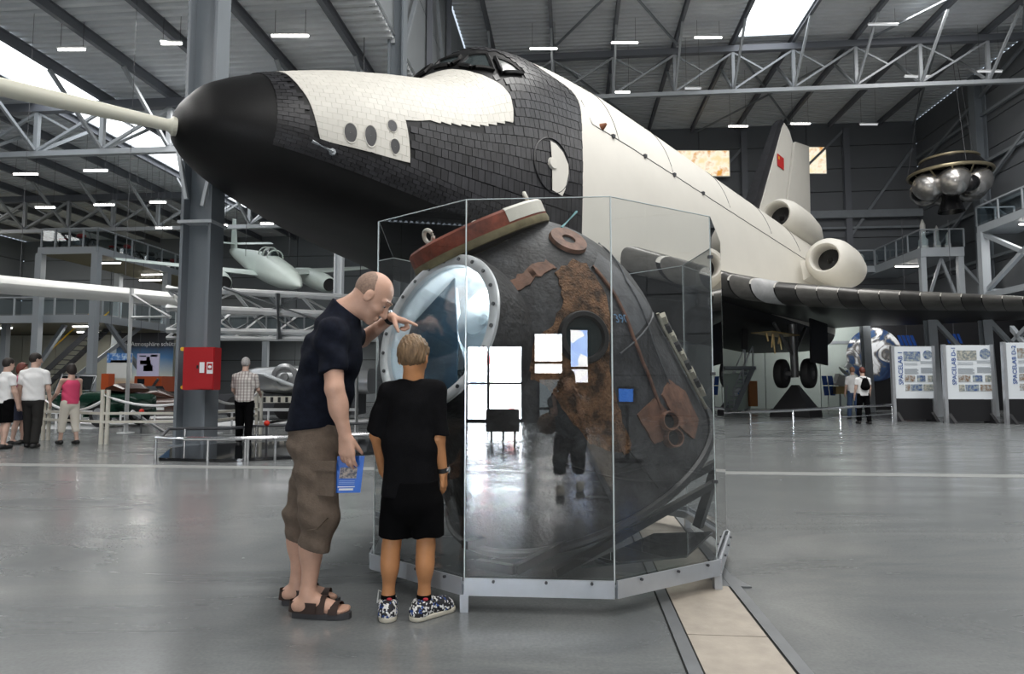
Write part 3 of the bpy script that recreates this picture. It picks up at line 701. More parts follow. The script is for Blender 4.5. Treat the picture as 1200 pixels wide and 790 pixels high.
b = B(); b.cyl(BF(5.6, -.3, -2.9), BF(5.6, .3, -2.9), .08); b.cyl(BF(5.6, 0, -2.9), BF(5.6, 0, -1.3), .12); obj('landing_gear_leg', b, MT['gear_grey'], sh)
t = thing('pedestal', 'black pyramid pedestal under the nose gear behind the glass case', 'pedestal', (c.x, c.y, 0))
b = B(); zt = c.z + .05; q = lambda r, z: [Vector((c.x + x * r, c.y + k * r, z)) for x, k in ((-1, -1), (1, -1), (1, 1), (-1, 1))]
b.loft([q(.8, 0), q(.8, .3), q(.3, zt - .03), q(.3, zt)], caps=True, smooth=False); obj('pyramid', b, MT['black_paint'], t)
# ---------------- entrance front behind the photographer ----------------
mat('wall_dark', (.09, .085, .08), .6, var=.1)
w = thing('wall_front', '', '', HL(0, -14.6, 0), kind='structure')
OPEN = [(-2.95, -1.13, .02, 2.48), (-.77, .19, 1.5, 2.9), (-.62, .08, .02, 1.42), (.39, 1.02, 1.2, 3.02)]
us_ = sorted({U0, UR} | {o[0] for o in OPEN} | {o[1] for o in OPEN})
zs_ = sorted({0., ZH} | {o[2] for o in OPEN} | {o[3] for o in OPEN})
b = B()
for i in range(len(us_) - 1):
    for j in range(len(zs_) - 1):
        cu_, cz_ = (us_[i] + us_[i + 1]) / 2, (zs_[j] + zs_[j + 1]) / 2
        if not any(o[0] < cu_ < o[1] and o[2] < cz_ < o[3] for o in OPEN): b.span((us_[i], -14.75, zs_[j]), (us_[i + 1], -14.45, zs_[j + 1]))
obj('facade_sheet', hall(b), MT['wall_dark'], w)
def outdoor(name, s, stops, sc_):
    m = bpy.data.materials.new(name); m.use_nodes = True; nt = m.node_tree; nt.nodes.clear(); N_ = nt.nodes
    out = N_.new('ShaderNodeOutputMaterial'); e = N_.new('ShaderNodeEmission'); e.inputs[1].default_value = s
    tc = N_.new('ShaderNodeTexCoord'); vz = N_.new('ShaderNodeTexVoronoi'); vz.inputs['Scale'].default_value = sc_
    nt.links.new(tc.outputs['Object'], vz.inputs['Vector']); rp = N_.new('ShaderNodeValToRGB'); rp.color_ramp.interpolation = 'CONSTANT'; cr = rp.color_ramp
    sp = N_.new('ShaderNodeSeparateXYZ'); nt.links.new(vz.outputs['Color'], sp.inputs[0]); nt.links.new(sp.outputs[0], rp.inputs['Fac'])
    while len(cr.elements) < len(stops): cr.elements.new(.5)
    for el, (p_, c_) in zip(cr.elements, stops): el.position = p_; el.color = (*c_, 1)
    nt.links.new(rp.outputs['Color'], e.inputs[0]); nt.links.new(e.outputs[0], out.inputs['Surface']); MT[name] = m
outdoor('day_door', 70, [(0, (.88, .94, 1)), (.55, (.7, .86, 1)), (.72, (.35, .45, .75)), (.8, (.9, .95, .8)), (.9, (.3, .35, .25)), (.95, (.8, .3, .3))], 3.2)
outdoor('day_white', 14, [(0, (1, 1, 1)), (.6, (1, .93, .88)), (.85, (.8, .9, 1))], 2.2)
outdoor('day_blue', 9, [(0, (1, 1, 1)), (.4, (.45, .62, 1)), (.6, (.9, .9, 1)), (.75, (1, .5, .5)), (.85, (.4, .55, .95))], 3.0)
emitm('day_dim', (.5, .58, .62), 1.6)
for i, (o, m) in enumerate(zip(OPEN, ('day_door', 'day_white', 'day_dim', 'day_blue'))):
    d_ = thing('door_%d' % (i + 1) if i in (0, 2) else 'window_%d' % (i + 3), '', '', HL((o[0] + o[1]) / 2, -14.6, o[2]), kind='structure')
    b = B(); b.span((o[0], -14.66, o[2]), (o[1], -14.64, o[3])); obj('bright_pane', hall(b), MT[m], d_)
    b = B(); us2 = [o[0], o[1]] + ([-2.24] if i == 0 else []); zs2 = [o[2] + .04, o[3]] + ([1.25] if i == 0 else [(o[2] * .7 + o[3] * .3)])
    for u in us2: b.span((u - .04, -14.6, o[2]), (u + .04, -14.4, o[3]))
    for z in zs2: b.span((o[0], -14.6, z - .04), (o[1], -14.4, z + .04))
    obj('door_frame' if i in (0, 2) else 'window_frame', hall(b), MT['black_paint'], d_)
t = thing('counter', 'low dark counter on short legs near the entrance doors, seen only as reflection', 'counter', HL(-1.25, -8, 0))
b = B(); b.span((-1.6, -7.9, .17), (-.88, -7.5, .66)); obj('body', hall(b), MT['wall_dark'], t)
for u in (-1.5, -1.24, -.98):
    b = B(); b.span((u - .025, -7.8, 0), (u + .025, -7.75, .17)); obj('leg', hall(b), MT['chrome'], t)

# ---------------- the descent capsule ----------------
CT = Vector((-.212, 4.443, 2.143)); CAX = Vector((-.38588484, -.34078047, .85729899)); CB = Vector((.4702444, 5.04549988, .62729539))
CE1 = Vector((-.6619425, .74955462, 0)); CE2 = Vector((.64259242, .56748264, .51481884)); CL_, CR_ = 1.768, 1.018
def crad(h):
    hc = .45 * CL_
    if h < hc: return CR_ * (1 - .1 * h / hc)
    return math.sqrt(max(0, (.9 * CR_) ** 2 - ((h - hc) / (CL_ - hc) * math.sqrt((.9 * CR_) ** 2 - .16)) ** 2))
def CP(h, t, off=0.0):
    h = min(max(h, 0), CL_); r = crad(h); d = CE1 * math.cos(t) + CE2 * math.sin(t)
    dr = (crad(min(h + .01, CL_)) - crad(max(h - .01, 0))) / .02
    n = (d - CAX * dr).normalized()
    return CB + CAX * h + d * r + n * off
mat('char', (.024, .024, .026), .62, var=.3, col2=(.075, .077, .083), thr=(.42, .78), scale=6, bump=.5, bscale=35, island=0, bdist=.02)
mat('char_pale', (.075, .078, .085), .6, var=.45, scale=7, bump=.4, bscale=50)
mat('scorch_brown', (.17, .088, .045), .8, var=.7, scale=14, thr=(.38, .66), bump=1.0, bscale=70, bdist=.03)
mat('copper_brown', (.17, .085, .055), .65, var=.5, scale=12, bump=.4, bscale=40)
mat('rust_red', (.23, .055, .03), .6, var=.55, scale=9, bump=.3, bscale=40)
mat('ivory', (.62, .60, .53), .5, var=.1, scale=8)
mat('ring_metal', (.70, .72, .74), .35, .35, var=.1, scale=12)
mat('inner_white', (.86, .88, .9), .3)
mat('inner_teal', (.12, .3, .33), .35, var=.4, scale=6)
mat('inner_blue', (.02, .055, .085), .3, var=.7, scale=3)
mat('olive_lip', (.18, .15, .08), .7, var=.3, scale=10)
cap = thing('descent_capsule', 'scorched black bell-shaped spacecraft capsule tilted inside the glass case', 'capsule', CB)
b = B(); hs_ = [CL_ * i / 44 for i in range(45)]; NA = 96
b.loft([[CP(h, 2 * math.pi * k / NA) for k in range(NA)] for h in hs_])
_rc, _rn = at(512, 388, 3.95), Vector((-.62, -.70, .28)).normalized()
def _in_hole(f_):
    c = sum((b.v[i] for i in f_), Vector()) / len(f_) - _rc; a_ = c.dot(_rn); return a_ > -.6 and (c - _rn * a_).length < .47
_keep = [not _in_hole(f_) for f_ in b.f]; b.f = [f_ for f_, k_ in zip(b.f, _keep) if k_]; b.sm = [True] * len(b.f)
obj('shell', b, MT['char'], cap, sharp=60)
b = B(); b.lathe(CB, CAX, [(.001, .03), (.9, .03), (1.0, .0), (CR_, 0.0)], 64); obj('base_plate', b, MT['black_paint'], cap)
b = B(); b.tube([CB + (CE1 * math.cos(a) + CE2 * math.sin(a)) * (CR_ + .012) + CAX * .01 for a in [2 * math.pi * i / 96 for i in range(96)]], .03, 8, closed=True); obj('base_rim', b, MT['black_paint'], cap)
def ragged(poly, amp=.012, n=5):
    out = []
    for i in range(len(poly)):
        p, q = poly[i], poly[(i + 1) % len(poly)]
        for k in range(n): out.append((p[0] + (q[0] - p[0]) * k / n + random.uniform(-amp, amp), p[1] + (q[1] - p[1]) * k / n + random.uniform(-amp, amp)))
    return out
b = B(); patch(b, ragged([(1.50, 3.32), (1.52, 3.08), (1.45, 3.0), (1.26, 3.09), (.91, 3.38), (.68, 3.44), (.42, 3.47), (.38, 3.51), (.45, 3.61), (.56, 3.70), (.74, 3.76), (.95, 3.80), (1.06, 3.88), (1.22, 3.80), (1.27, 3.60), (1.36, 3.42)]), .012, ds=.05, dt=.05, th=.012, SP=CP); obj('scorched_blanket', b, MT['scorch_brown'], cap, sharp=50)
b = B(); patch(b, ragged([(1.57, 3.72), (1.60, 3.5), (1.58, 3.3), (1.52, 3.28), (1.53, 3.5), (1.51, 3.72)], .01), .01, ds=.04, dt=.05, th=.01, SP=CP); obj('scorched_blanket', b, MT['copper_brown'], cap, sharp=50)
b = B(); patch(b, ragged([(1.2, 3.86), (1.22, 3.66), (1.17, 3.62), (1.08, 3.66), (1.1, 3.9)], .006), .009, ds=.05, dt=.05, th=.009, SP=CP); obj('scorched_blanket', b, MT['rust_red'], cap, sharp=50)
for pl_ in ([(.55, 3.34), (.56, 3.15), (.44, 3.10), (.30, 3.2), (.33, 3.32)], [(.54, 3.07), (.56, 2.92), (.40, 2.78), (.18, 2.80), (.14, 2.98), (.30, 3.06)]):
    b = B(); patch(b, ragged(pl_, .005), .012, ds=.06, dt=.05, th=.012, SP=CP); obj('copper_patch', b, MT['copper_brown'], cap, sharp=50)
b = B(); patch(b, [(.95, 2.6), (.95, 3.06), (1.42, 2.95), (1.45, 2.7)], .006, ds=.06, dt=.05, SP=CP); obj('pale_blanket', b, MT['char_pale'], cap, sharp=50)
for pth, r, m in (([(1.42, 2.96), (1.23, 3.0), (.95, 3.08), (.7, 3.1), (.44, 3.15)], .012, 'copper_brown'), ([(1.45, 2.35), (1.22, 2.73), (.83, 2.88), (.5, 2.95)], .006, 'char_pale'), ([(.92, 2.6), (.93, 3.35)], .006, 'char_pale'), ([(.5, 3.9), (.25, 3.6), (.05, 3.3)], .006, 'black_paint'), ([(.4, 3.5), (.05, 3.42)], .006, 'black_paint')):
    pts = []
    for i in range(len(pth) - 1):
        for k in range(8): pts.append(CP(pth[i][0] + (pth[i + 1][0] - pth[i][0]) * k / 8, pth[i][1] + (pth[i + 1][1] - pth[i][1]) * k / 8, .01))
    b = B(); b.tube(pts, r, 6); obj('seam_strip', b, MT[m], cap)
def cn(h, t): return (CP(h, t, .1) - CP(h, t, 0)).normalized()
# round porthole
o_ = CP(1.13, 3.45, 0); n_ = cn(1.13, 3.45)
b = B(); b.lathe(o_, n_, [(.118, -.02), (.118, .03), (.125, .042), (.15, .042), (.158, .03), (.16, -.03)], 40); ph = obj('porthole', b, MT['black_rubber'], cap)
b = B(); b.cyl(o_ + n_ * .005, o_ + n_ * .012, .12, n=32); obj('porthole_glass', b, MT['window_dark'], ph)
o_ = CP(1.60, 2.86, 0); n_ = cn(1.60, 2.86)
b = B(); b.lathe(o_, n_, [(.045, .0), (.045, .026), (.122, .026), (.128, .0)], 36); ws = obj('round_plate', b, MT['copper_brown'], cap)
b = B(); b.cyl(o_ - n_ * .01, o_ + n_ * .012, .046, n=20); obj('plate_hole', b, MT['black_rubber'], ws)
b = B(); b.tube([CP(1.66, 2.7, .03), CP(1.62, 2.3, .12)], .009, 6); obj('probe_rod', b, MT['inner_teal'], cap)
for h, t in ((.385, 3.15), (.285, 3.18)):
    o_ = CP(h, t, 0); n_ = (cn(h, t) + Vector((-.2, -.3, .1))).normalized()
    b = B(); b.lathe(o_, n_, [(.05, .0), (.05, .07), (.058, .072), (.062, .06), (.062, -.05)], 28); q = obj('tube_socket', b, MT['copper_brown'], cap)
    b = B(); b.cyl(o_ + n_ * .0, o_ + n_ * .02, .05, n=20); obj('socket_floor', b, MT['black_rubber'], q)
mat('bracket_beige', (.36, .34, .27), .6, var=.2, scale=20)
# slotted bracket down the right flank
for k in range(9):
    h = .86 - k * .075; t = 2.52
    b = B(); x_ = (CP(h - .06, t, .05) - CP(h, t, .05)); b.bar(CP(h, t, .045), CP(h - .05, t, .045), .10, .05, cn(h, t)); obj('bracket_block', b, MT['bracket_beige' if k % 2 == 0 else 'black_rubber'], cap)
b = B(); b.tube([CP(.9 - k * .02, 2.57, .03) for k in range(40)], .012, 6); obj('bracket_rail', b, MT['bracket_beige'], cap)
text('stencil', '390', .085, mat('stencil_blue', (.16, .3, .48), .6), cap, CP(1.095, 3.16, .012), (CP(1.0, 2.96, 0) - CP(1.1, 3.16, 0)), CAX, .001)
# red-brown apex flange with its lifting lugs, set a little askew on the apex
_KAX = CAX; CAX = (CAX + Vector((-.047, .976, .21)) * .21).normalized()
b = B(); b.lathe(CT, CAX, [(.35, -.02), (.475, -.02), (.485, .0), (.485, .085), (.47, .10), (.36, .10), (.36, .0)], 64); fgn = obj('apex_flange', b, MT['rust_red'], cap)
b = B(); b.lathe(CT, CAX, [(.40, -.05), (.482, -.05), (.49, -.03), (.487, .0)], 64); obj('flange_lip', b, MT['olive_lip'], fgn)
b = B(); b.cyl(CT - CAX * .03, CT + CAX * .02, .37, n=40); obj('hatch_lid', b, MT['char'], fgn)
_fa, _fb, _ = frame(CAX)
def fpt(a, r, h): return CT + (_fa * math.cos(a) + _fb * math.sin(a)) * r + CAX * h
def fang(px, py):
    best = min(range(360), key=lambda d: (lambda p: (p - at(px, py, 4.2)).length)(fpt(R(d), .46, .05))); return R(best)
# angle measured so that lugs stand where they are seen
a_r = math.atan2((Vector((1, -.35, 0))).dot(_fb), (Vector((1, -.35, 0))).dot(_fa))
b = B(); b.lathe(CT, CAX, [(.489, .012), (.489, .088), (.474, .104), (.38, .104)], 10, a0=a_r - .12, a1=a_r + .75); obj('flange_end', b, MT['ivory'], fgn)
b = B(); b.lathe(CT, CAX, [(.489, .012), (.489, .088), (.474, .104), (.38, .104)], 10, a0=a_r - .75, a1=a_r - .5); obj('flange_end', b, MT['ivory'], fgn)
for da in (-.35, -1.9, 2.0):
    a = a_r + da; c = fpt(a, .40, .145); rad = (fpt(a, 1, 0) - CT).normalized(); tg = CAX.cross(rad)
    b = B(); b.tube([c + (tg * math.cos(x) + CAX * math.sin(x)) * .042 for x in [2 * math.pi * i / 20 for i in range(20)]], .014, 8, closed=True); obj('lifting_lug', b, MT['ivory'], fgn)
for da, m in ((-.95, 'black_rubber'), (-1.3, 'black_rubber'), (-2.2, 'ivory'), (-2.6, 'black_rubber')):
    b = B(); b.box(fpt(a_r + da, .487, .045), (.035, .035, .05)); obj('flange_fitting', b, MT[m], fgn)
b = B(); b.tube([fpt(a_r - 1.75, .50, -.02), fpt(a_r - 1.45, .50, -.03)], .01, 6); obj('flange_pin', b, MT['ivory'], fgn)
CAX = _KAX
# the bolted ring of the side opening and what is inside it
RC = at(512, 388, 3.95); RN = Vector((-.62, -.70, .28)).normalized(); RA = Vector((-RN.y, RN.x, 0)).normalized(); RU = RA.cross(RN)
if RU.z < 0: RU = -RU
def rp_(a, u, d=0.0): return RC + RA * a + RU * u + RN * d
b = B(); b.lathe(RC, RN, [(.505, -.75), (.505, -.02), (.50, 0), (.49, .004)], 72); collar = obj('collar', b, MT['char'], cap)
b = B(); b.lathe(RC, RN, [(.425, -.06), (.425, .012), (.43, .016), (.492, .016), (.496, .006), (.496, -.03)], 72); ring = obj('bolt_ring', b, MT['ring_metal'], cap)
for k in range(22):
    a = 2 * math.pi * k / 22; b = B(); c = rp_(.46 * math.cos(a), .46 * math.sin(a), .016); b.cyl(c, c + RN * .008, .0115, n=8); obj('bolt', b, MT['steel_dark'], ring)
b = B(); b.lathe(RC, RN, [(.424, -.03), (.424, -.34)], 24, a0=0, a1=2 * math.pi); inw = obj('inner_wall', b, MT['inner_white'], cap)
b = B(); b.cyl(RC - RN * .36, RC - RN * .34, .43, n=48); obj('inner_back', b, MT['inner_blue'], inw)
b = B(); b.lathe(rp_(.17, .13, -.335), RN, [(.25, 0), (.25, .10), (.235, .13), (.2, .15), (.19, .17), (.12, .18), (.11, .2), (.001, .21)], 40); drum = obj('white_drum', b, MT['inner_white'], cap)
b = B(); b.cyl(rp_(.25, .10, -.14), rp_(.25, .10, -.11), .035, n=16); obj('drum_knob', b, MT['ring_metal'], drum)
b = B(); b.tube([rp_(-.14, .36, -.18), rp_(.02, .0, -.18), rp_(.12, -.16, -.2), rp_(.32, -.2, -.2)], .022, 8); obj('inner_strap', b, MT['ring_metal'], cap)
b = B(); b.prism([rp_(-.10, .41, -.13), rp_(-.42, .1, -.13), rp_(-.42, -.12, -.13), rp_(-.25, -.34, -.13), rp_(.06, -.41, -.13), rp_(.16, -.38, -.13), rp_(.07, -.05, -.13)], RN * .008); obj('reflection_sheet', b, MT['inner_blue'], cap)  # dark blue sheet painted in place of the reflection on the cover glass
b = B(); b.cyl(RC - RN * .338, RC - RN * .33, .43, n=48); obj('inner_panel', b, MT['inner_white'], cap)
_l = bpy.data.lights.new('capsule_lamp', 'POINT'); _l.energy = 5.0; _l.shadow_soft_size = .05; _l.color = (1, .97, .92); _lo = bpy.data.objects.new('capsule_lamp', _l); COL.objects.link(_lo); _lo.location = rp_(.16, .33, -.09)
b = B(); b.box(rp_(.2, -.24, -.28), (.3, .1, .2), Matrix((RA, RN, RU)).transposed()); obj('inner_box', b, MT['inner_teal'], cap)
for k in range(4):
    b = B(); b.cyl(rp_(.09 + k * .06, -.2 - .03 * (k % 2), -.2), rp_(.1 + k * .06, -.21, -.16), .018, n=8); obj('inner_fitting', b, MT['black_rubber'], cap)
b = B(); b.cyl(RC - RN * .02, RC - RN * .014, .424, n=48); obj('cover_glass', b, glass('cover_glass', (.86, .93, .97), fac=1.0), cap)
# dark steel cradle under the capsule
cr = thing('capsule_cradle', 'black steel cradle of slanting bars under the capsule rim', 'stand', (.4, 4.6, .175))
lowz = .19
cb = [CB + (CE1 * math.cos(a) + CE2 * math.sin(a)) * (CR_ + .03) - CAX * .06 for a in [2 * math.pi * i / 64 for i in range(65)]]
mat('cradle_black', (.02, .02, .021), .35)
b = B(); b.bar(at(604, 668, 3.98), at(842, 541, 4.75), .05, .05); obj('bar', b, MT['cradle_black'], cr)
b = B(); b.bar(at(650, 672, 4.02), at(838, 566, 4.70), .045, .045); obj('bar', b, MT['cradle_black'], cr)
b = B(); b.bar(at(560, 660, 4.2), at(604, 668, 3.98), .05, .05); obj('bar', b, MT['cradle_black'], cr)
b = B(); b.bar((1.33, 4.85, .175), at(840, 545, 4.75), .06, .06); obj('strut', b, MT['cradle_black'], cr)
b = B(); b.bar((1.1, 5.6, .175), CB + CE2 * .98 - CAX * .03, .06, .06); obj('strut', b, MT['cradle_black'], cr)
b = B(); b.bar((.2, 5.9, .175), CB + CE1 * .3 + CE2 * .6 - CAX * .03, .06, .06); obj('strut', b, MT['cradle_black'], cr)
b = B(); b.bar((-.3, 4.3, .175), (1.05, 5.65, .175), .06, .05); obj('floor_beam', b, MT['cradle_black'], cr)
# ---------------- the glass case ----------------
PL = [(-.83, 4.08), (-.25, 3.585), (.53, 3.525), (1.19, 3.95), (1.48, 4.68), (1.45, 5.6), (.9, 6.2), (-.2, 6.25), (-.95, 5.25)]
case = thing('display_case', 'many-sided clear glass case with a low pale steel frame around the capsule', 'display case', (.3, 4.8, 0))
mat('frame_steel', (.50, .53, .57), .35, .45, var=.08, scale=5)
glass('case_glass', (.975, .985, .985), ior=1.52, fac=1.7)
mat('glass_edge', (.75, .83, .84), .15, spec=.8)
npl = len(PL)
ctr = Vector((.3, 4.85, 0))
for i in range(npl):
    p, q = Vector((*PL[i], 0)), Vector((*PL[(i + 1) % npl], 0)); d = (q - p).normalized(); n = Vector((d.y, -d.x, 0))
    if n.dot(p - ctr) < 0: n = -n
    b = B(); b.bar(p + V(0, 0, .115), q + V(0, 0, .115), .05, .055); b.bar(p + n * .02 + V(0, 0, .155), q + n * .02 + V(0, 0, .155), .012, .045); obj('frame_rail', b, MT['frame_steel'], case)
    b = B(); b.bar(p + d * .006 + V(0, 0, 1.185), q - d * .006 + V(0, 0, 1.185), .008, 2.02); obj('glass_panel', b, MT['case_glass'], case)
    b = B(); b.bar(p + V(0, 0, .16), p + V(0, 0, 2.2), .006, .006, d); obj('panel_edge', b, MT['glass_edge'], case)
    b = B(); b.bar(p + V(0, 0, 2.197), q + V(0, 0, 2.197), .008, .004); obj('top_edge', b, MT['glass_edge'], case)
    for k in (.2, .55, .85):
        c = p + (q - p) * k + n * .03 + V(0, 0, .165); b = B(); b.cyl(c, c + n * .012, .008, n=8); obj('frame_bolt', b, MT['steel_dark'], case)
for i in (1, 3, 5, 7, 8):
    p = Vector((*PL[i], 0)); b = B(); b.span((p.x - .022, p.y - .022, 0), (p.x + .022, p.y + .022, .09)); obj('leg', b, MT['frame_steel'], case)
for zz in (.62, 1.25, 1.95):
    p = Vector((*PL[3], zz)); b = B(); b.box(p, (.028, .02, .018)); obj('glass_clip', b, MT['steel_dark'], case)
glass('shelf_glass', (.72, .82, .8), fac=3.0)
b = B(); b.prism([(.38, 3.74, .178), (1.02, 3.97, .178), (1.36, 4.6, .178), (.95, 4.55, .178)], (0, 0, .014)); obj('floor_glass', b, MT['shelf_glass'], case)
b = B(); b.prism([(1.22, 4.0, .002), (1.40, 3.98, .002), (1.36, 4.2, .002), (1.2, 4.2, .002)], (0, 0, .008)); tag(obj('floor_plate', b, MT['channel_metal']), 'small dark metal plate lying on the floor by the case corner', 'plate')

# a monitor on a stand at the photographer's right, mirrored in the slanting right panel
MON = (7.4, 1.8, 1.03)
mt_ = thing('monitor', 'blue lit monitor on a slim stand, seen only mirrored in the right glass panel', 'monitor', MON)
b = B(); b.box(MON, (.09, .30, .27), Matrix.Rotation(.2, 3, 'Z')); obj('housing', b, MT['black_paint'], mt_)
emitm('screen_blue', (.06, .28, 1), 2.6)
b = B(); b.box(Vector(MON) + V(-.05, 0, 0), (.02, .24, .20), Matrix.Rotation(.2, 3, 'Z')); obj('screen', b, MT['screen_blue'], mt_)
b = B(); b.cyl((MON[0], MON[1], .02), (MON[0], MON[1], MON[2] - .16), .03); b.cyl((MON[0], MON[1], 0), (MON[0], MON[1], .03), .25, n=20); obj('stand', b, MT['black_paint'], mt_)
# ---------------- people: one continuous implicit surface per body ----------------
class Sdf:
    def __init__(s, h): s.h = h; s.p = []; s.cut = []; s.mod = []
    def cone(s, p, q, r0, r1, k=.02, flat=None, cap0=False, cap1=False):
        s.p.append(('c', np.array(p, float), np.array(q, float), r0, r1, k, flat, cap0, cap1)); return s
    def chain(s, pts, rs, k=.02, flat=None):
        for i in range(len(pts) - 1): s.cone(pts[i], pts[i + 1], rs[i], rs[i + 1], k, flat)
        return s
    def ell(s, c, r, M=None, k=.02):
        s.p.append(('e', np.array(c, float), np.array(r, float), np.array(M, float) if M is not None else np.eye(3), k)); return s
    def sub(s, c, r, M=None, k=.01):
        s.p.append(('s', np.array(c, float), np.array(r, float), np.array(M, float) if M is not None else np.eye(3), k)); return s
    def plane(s, c, n): s.cut.append((np.array(c, float), np.array(n, float) / np.linalg.norm(n))); return s
    def mesh(s):
        h = s.h; lo, hi = [], []
        for a in s.p:
            if a[0] == 'c':
                m = max(a[3], a[4]) * (1.0 if a[6] is None else max(1, a[6][1])); lo.append(np.minimum(a[1], a[2]) - m); hi.append(np.maximum(a[1], a[2]) + m)
            elif a[0] == 'e': m = a[2].max(); lo.append(a[1] - m); hi.append(a[1] + m)
        lo = np.min(lo, 0) - 4 * h; hi = np.max(hi, 0) + 4 * h
        n = np.ceil((hi - lo) / h).astype(int) + 1
        D = np.full(n, 1.0, np.float32)
        ax = [(lo[i] + h * np.arange(n[i])).astype(np.float32) for i in range(3)]
        for a in s.p:
            if a[0] == 'c':
                _, p, q, r0, r1, k, flat, c0, c1 = a; m = max(r0, r1) * (1.0 if flat is None else max(1, flat[1])) + k + 3 * h; l, u = np.minimum(p, q) - m, np.maximum(p, q) + m
            else: m = a[2].max() + a[4] + 3 * h; l, u = a[1] - m, a[1] + m
            i0 = np.clip(((l - lo) / h).astype(int), 0, n - 1); i1 = np.clip(((u - lo) / h).astype(int) + 2, 1, n)
            X = ax[0][i0[0]:i1[0]][:, None, None]; Y = ax[1][i0[1]:i1[1]][None, :, None]; Z = ax[2][i0[2]:i1[2]][None, None, :]
            S = D[i0[0]:i1[0], i0[1]:i1[1], i0[2]:i1[2]]
            if a[0] == 'c':
                d = q - p; L2 = max(float(d @ d), 1e-9)
                t = np.clip(((X - p[0]) * d[0] + (Y - p[1]) * d[1] + (Z - p[2]) * d[2]) / L2, 0, 1)
                vx, vy, vz = X - (p[0] + t * d[0]), Y - (p[1] + t * d[1]), Z - (p[2] + t * d[2])
                if flat is not None:
                    f = np.array(flat[0], float); f /= np.linalg.norm(f); w = (vx * f[0] + vy * f[1] + vz * f[2]) * (1 / flat[1] - 1)
                    vx, vy, vz = vx + w * f[0], vy + w * f[1], vz + w * f[2]
                e = np.sqrt(vx * vx + vy * vy + vz * vz) - (r0 + (r1 - r0) * t)
                dn = d / math.sqrt(L2)
                if c1: e = np.maximum(e, (X - q[0]) * dn[0] + (Y - q[1]) * dn[1] + (Z - q[2]) * dn[2])
                if c0: e = np.maximum(e, -((X - p[0]) * dn[0] + (Y - p[1]) * dn[1] + (Z - p[2]) * dn[2]))
            else:
                c, r, M, k = a[1:5]; v = [X - c[0], Y - c[1], Z - c[2]]
                lx = [M[0][j] * v[0] + M[1][j] * v[1] + M[2][j] * v[2] for j in range(3)]
                k0 = np.sqrt(sum((lx[j] / r[j]) ** 2 for j in range(3))); k1 = np.sqrt(sum((lx[j] / r[j] ** 2) ** 2 for j in range(3)))
                e = k0 * (k0 - 1) / np.maximum(k1, 1e-6)
            e = e.astype(np.float32)
            if a[0] == 's':
                e = -e; hh = np.clip(.5 + .5 * (e - S) / k, 0, 1); S[...] = S + (e - S) * hh + k * hh * (1 - hh)
            else:
                hh = np.clip(.5 + .5 * (S - e) / k, 0, 1); S[...] = S + (e - S) * hh - k * hh * (1 - hh)
        G = None
        for f in s.mod:
            D += f(ax[0][:, None, None], ax[1][None, :, None], ax[2][None, None, :]).astype(np.float32)
        for c, nn in s.cut:
            D = np.maximum(D, ((ax[0][:, None, None] - c[0]) * nn[0] + (ax[1][None, :, None] - c[1]) * nn[1] + (ax[2][None, None, :] - c[2]) * nn[2]).astype(np.float32))
        return surface_nets(D, lo, h)
def surface_nets(D, lo, h):
    S = D < 0; nx, ny, nz = D.shape
    c = np.zeros((nx - 1, ny - 1, nz - 1), np.uint8)
    for i in (0, 1):
        for j in (0, 1):
            for k in (0, 1): c += S[i:nx - 1 + i, j:ny - 1 + j, k:nz - 1 + k]
    I, J, K = np.nonzero((c > 0) & (c < 8)); n = len(I)
    idx = np.full(c.shape, -1, np.int32); idx[I, J, K] = np.arange(n)
    pos = np.zeros((n, 3)); cnt = np.zeros(n)
    cor = [(a, b, e) for a in (0, 1) for b in (0, 1) for e in (0, 1)]
    val = {q: D[I + q[0], J + q[1], K + q[2]] for q in cor}
    for q in cor:
        for x in range(3):
            if q[x]: continue
            w = list(q); w[x] = 1; w = tuple(w); a, b = val[q], val[w]; m = (a < 0) != (b < 0)
            t = np.where(m, a / np.where(m, a - b, 1), 0); pp = np.array(q, float)[None, :] + np.zeros((n, 3)); pp[:, x] += t
            pos[m] += pp[m]; cnt[m] += 1
    pos = pos / cnt[:, None] + np.stack([I, J, K], 1); pos = pos * h + lo
    F = []
    for x in range(3):
        y, z = (x + 1) % 3, (x + 2) % 3
        a = np.moveaxis(S, (x, y, z), (0, 1, 2)); e = a[:-1] != a[1:]; ii = np.moveaxis(idx, (x, y, z), (0, 1, 2))
        P, Q, T = np.nonzero(e[:, 1:-1, 1:-1]); Q += 1; T += 1
        f = np.stack([ii[P, Q - 1, T - 1], ii[P, Q, T - 1], ii[P, Q, T], ii[P, Q - 1, T]], 1)
        fl_ = ~a[P, Q, T]; f[fl_] = f[fl_][:, ::-1]; F.append(f)
    return pos, np.concatenate(F)
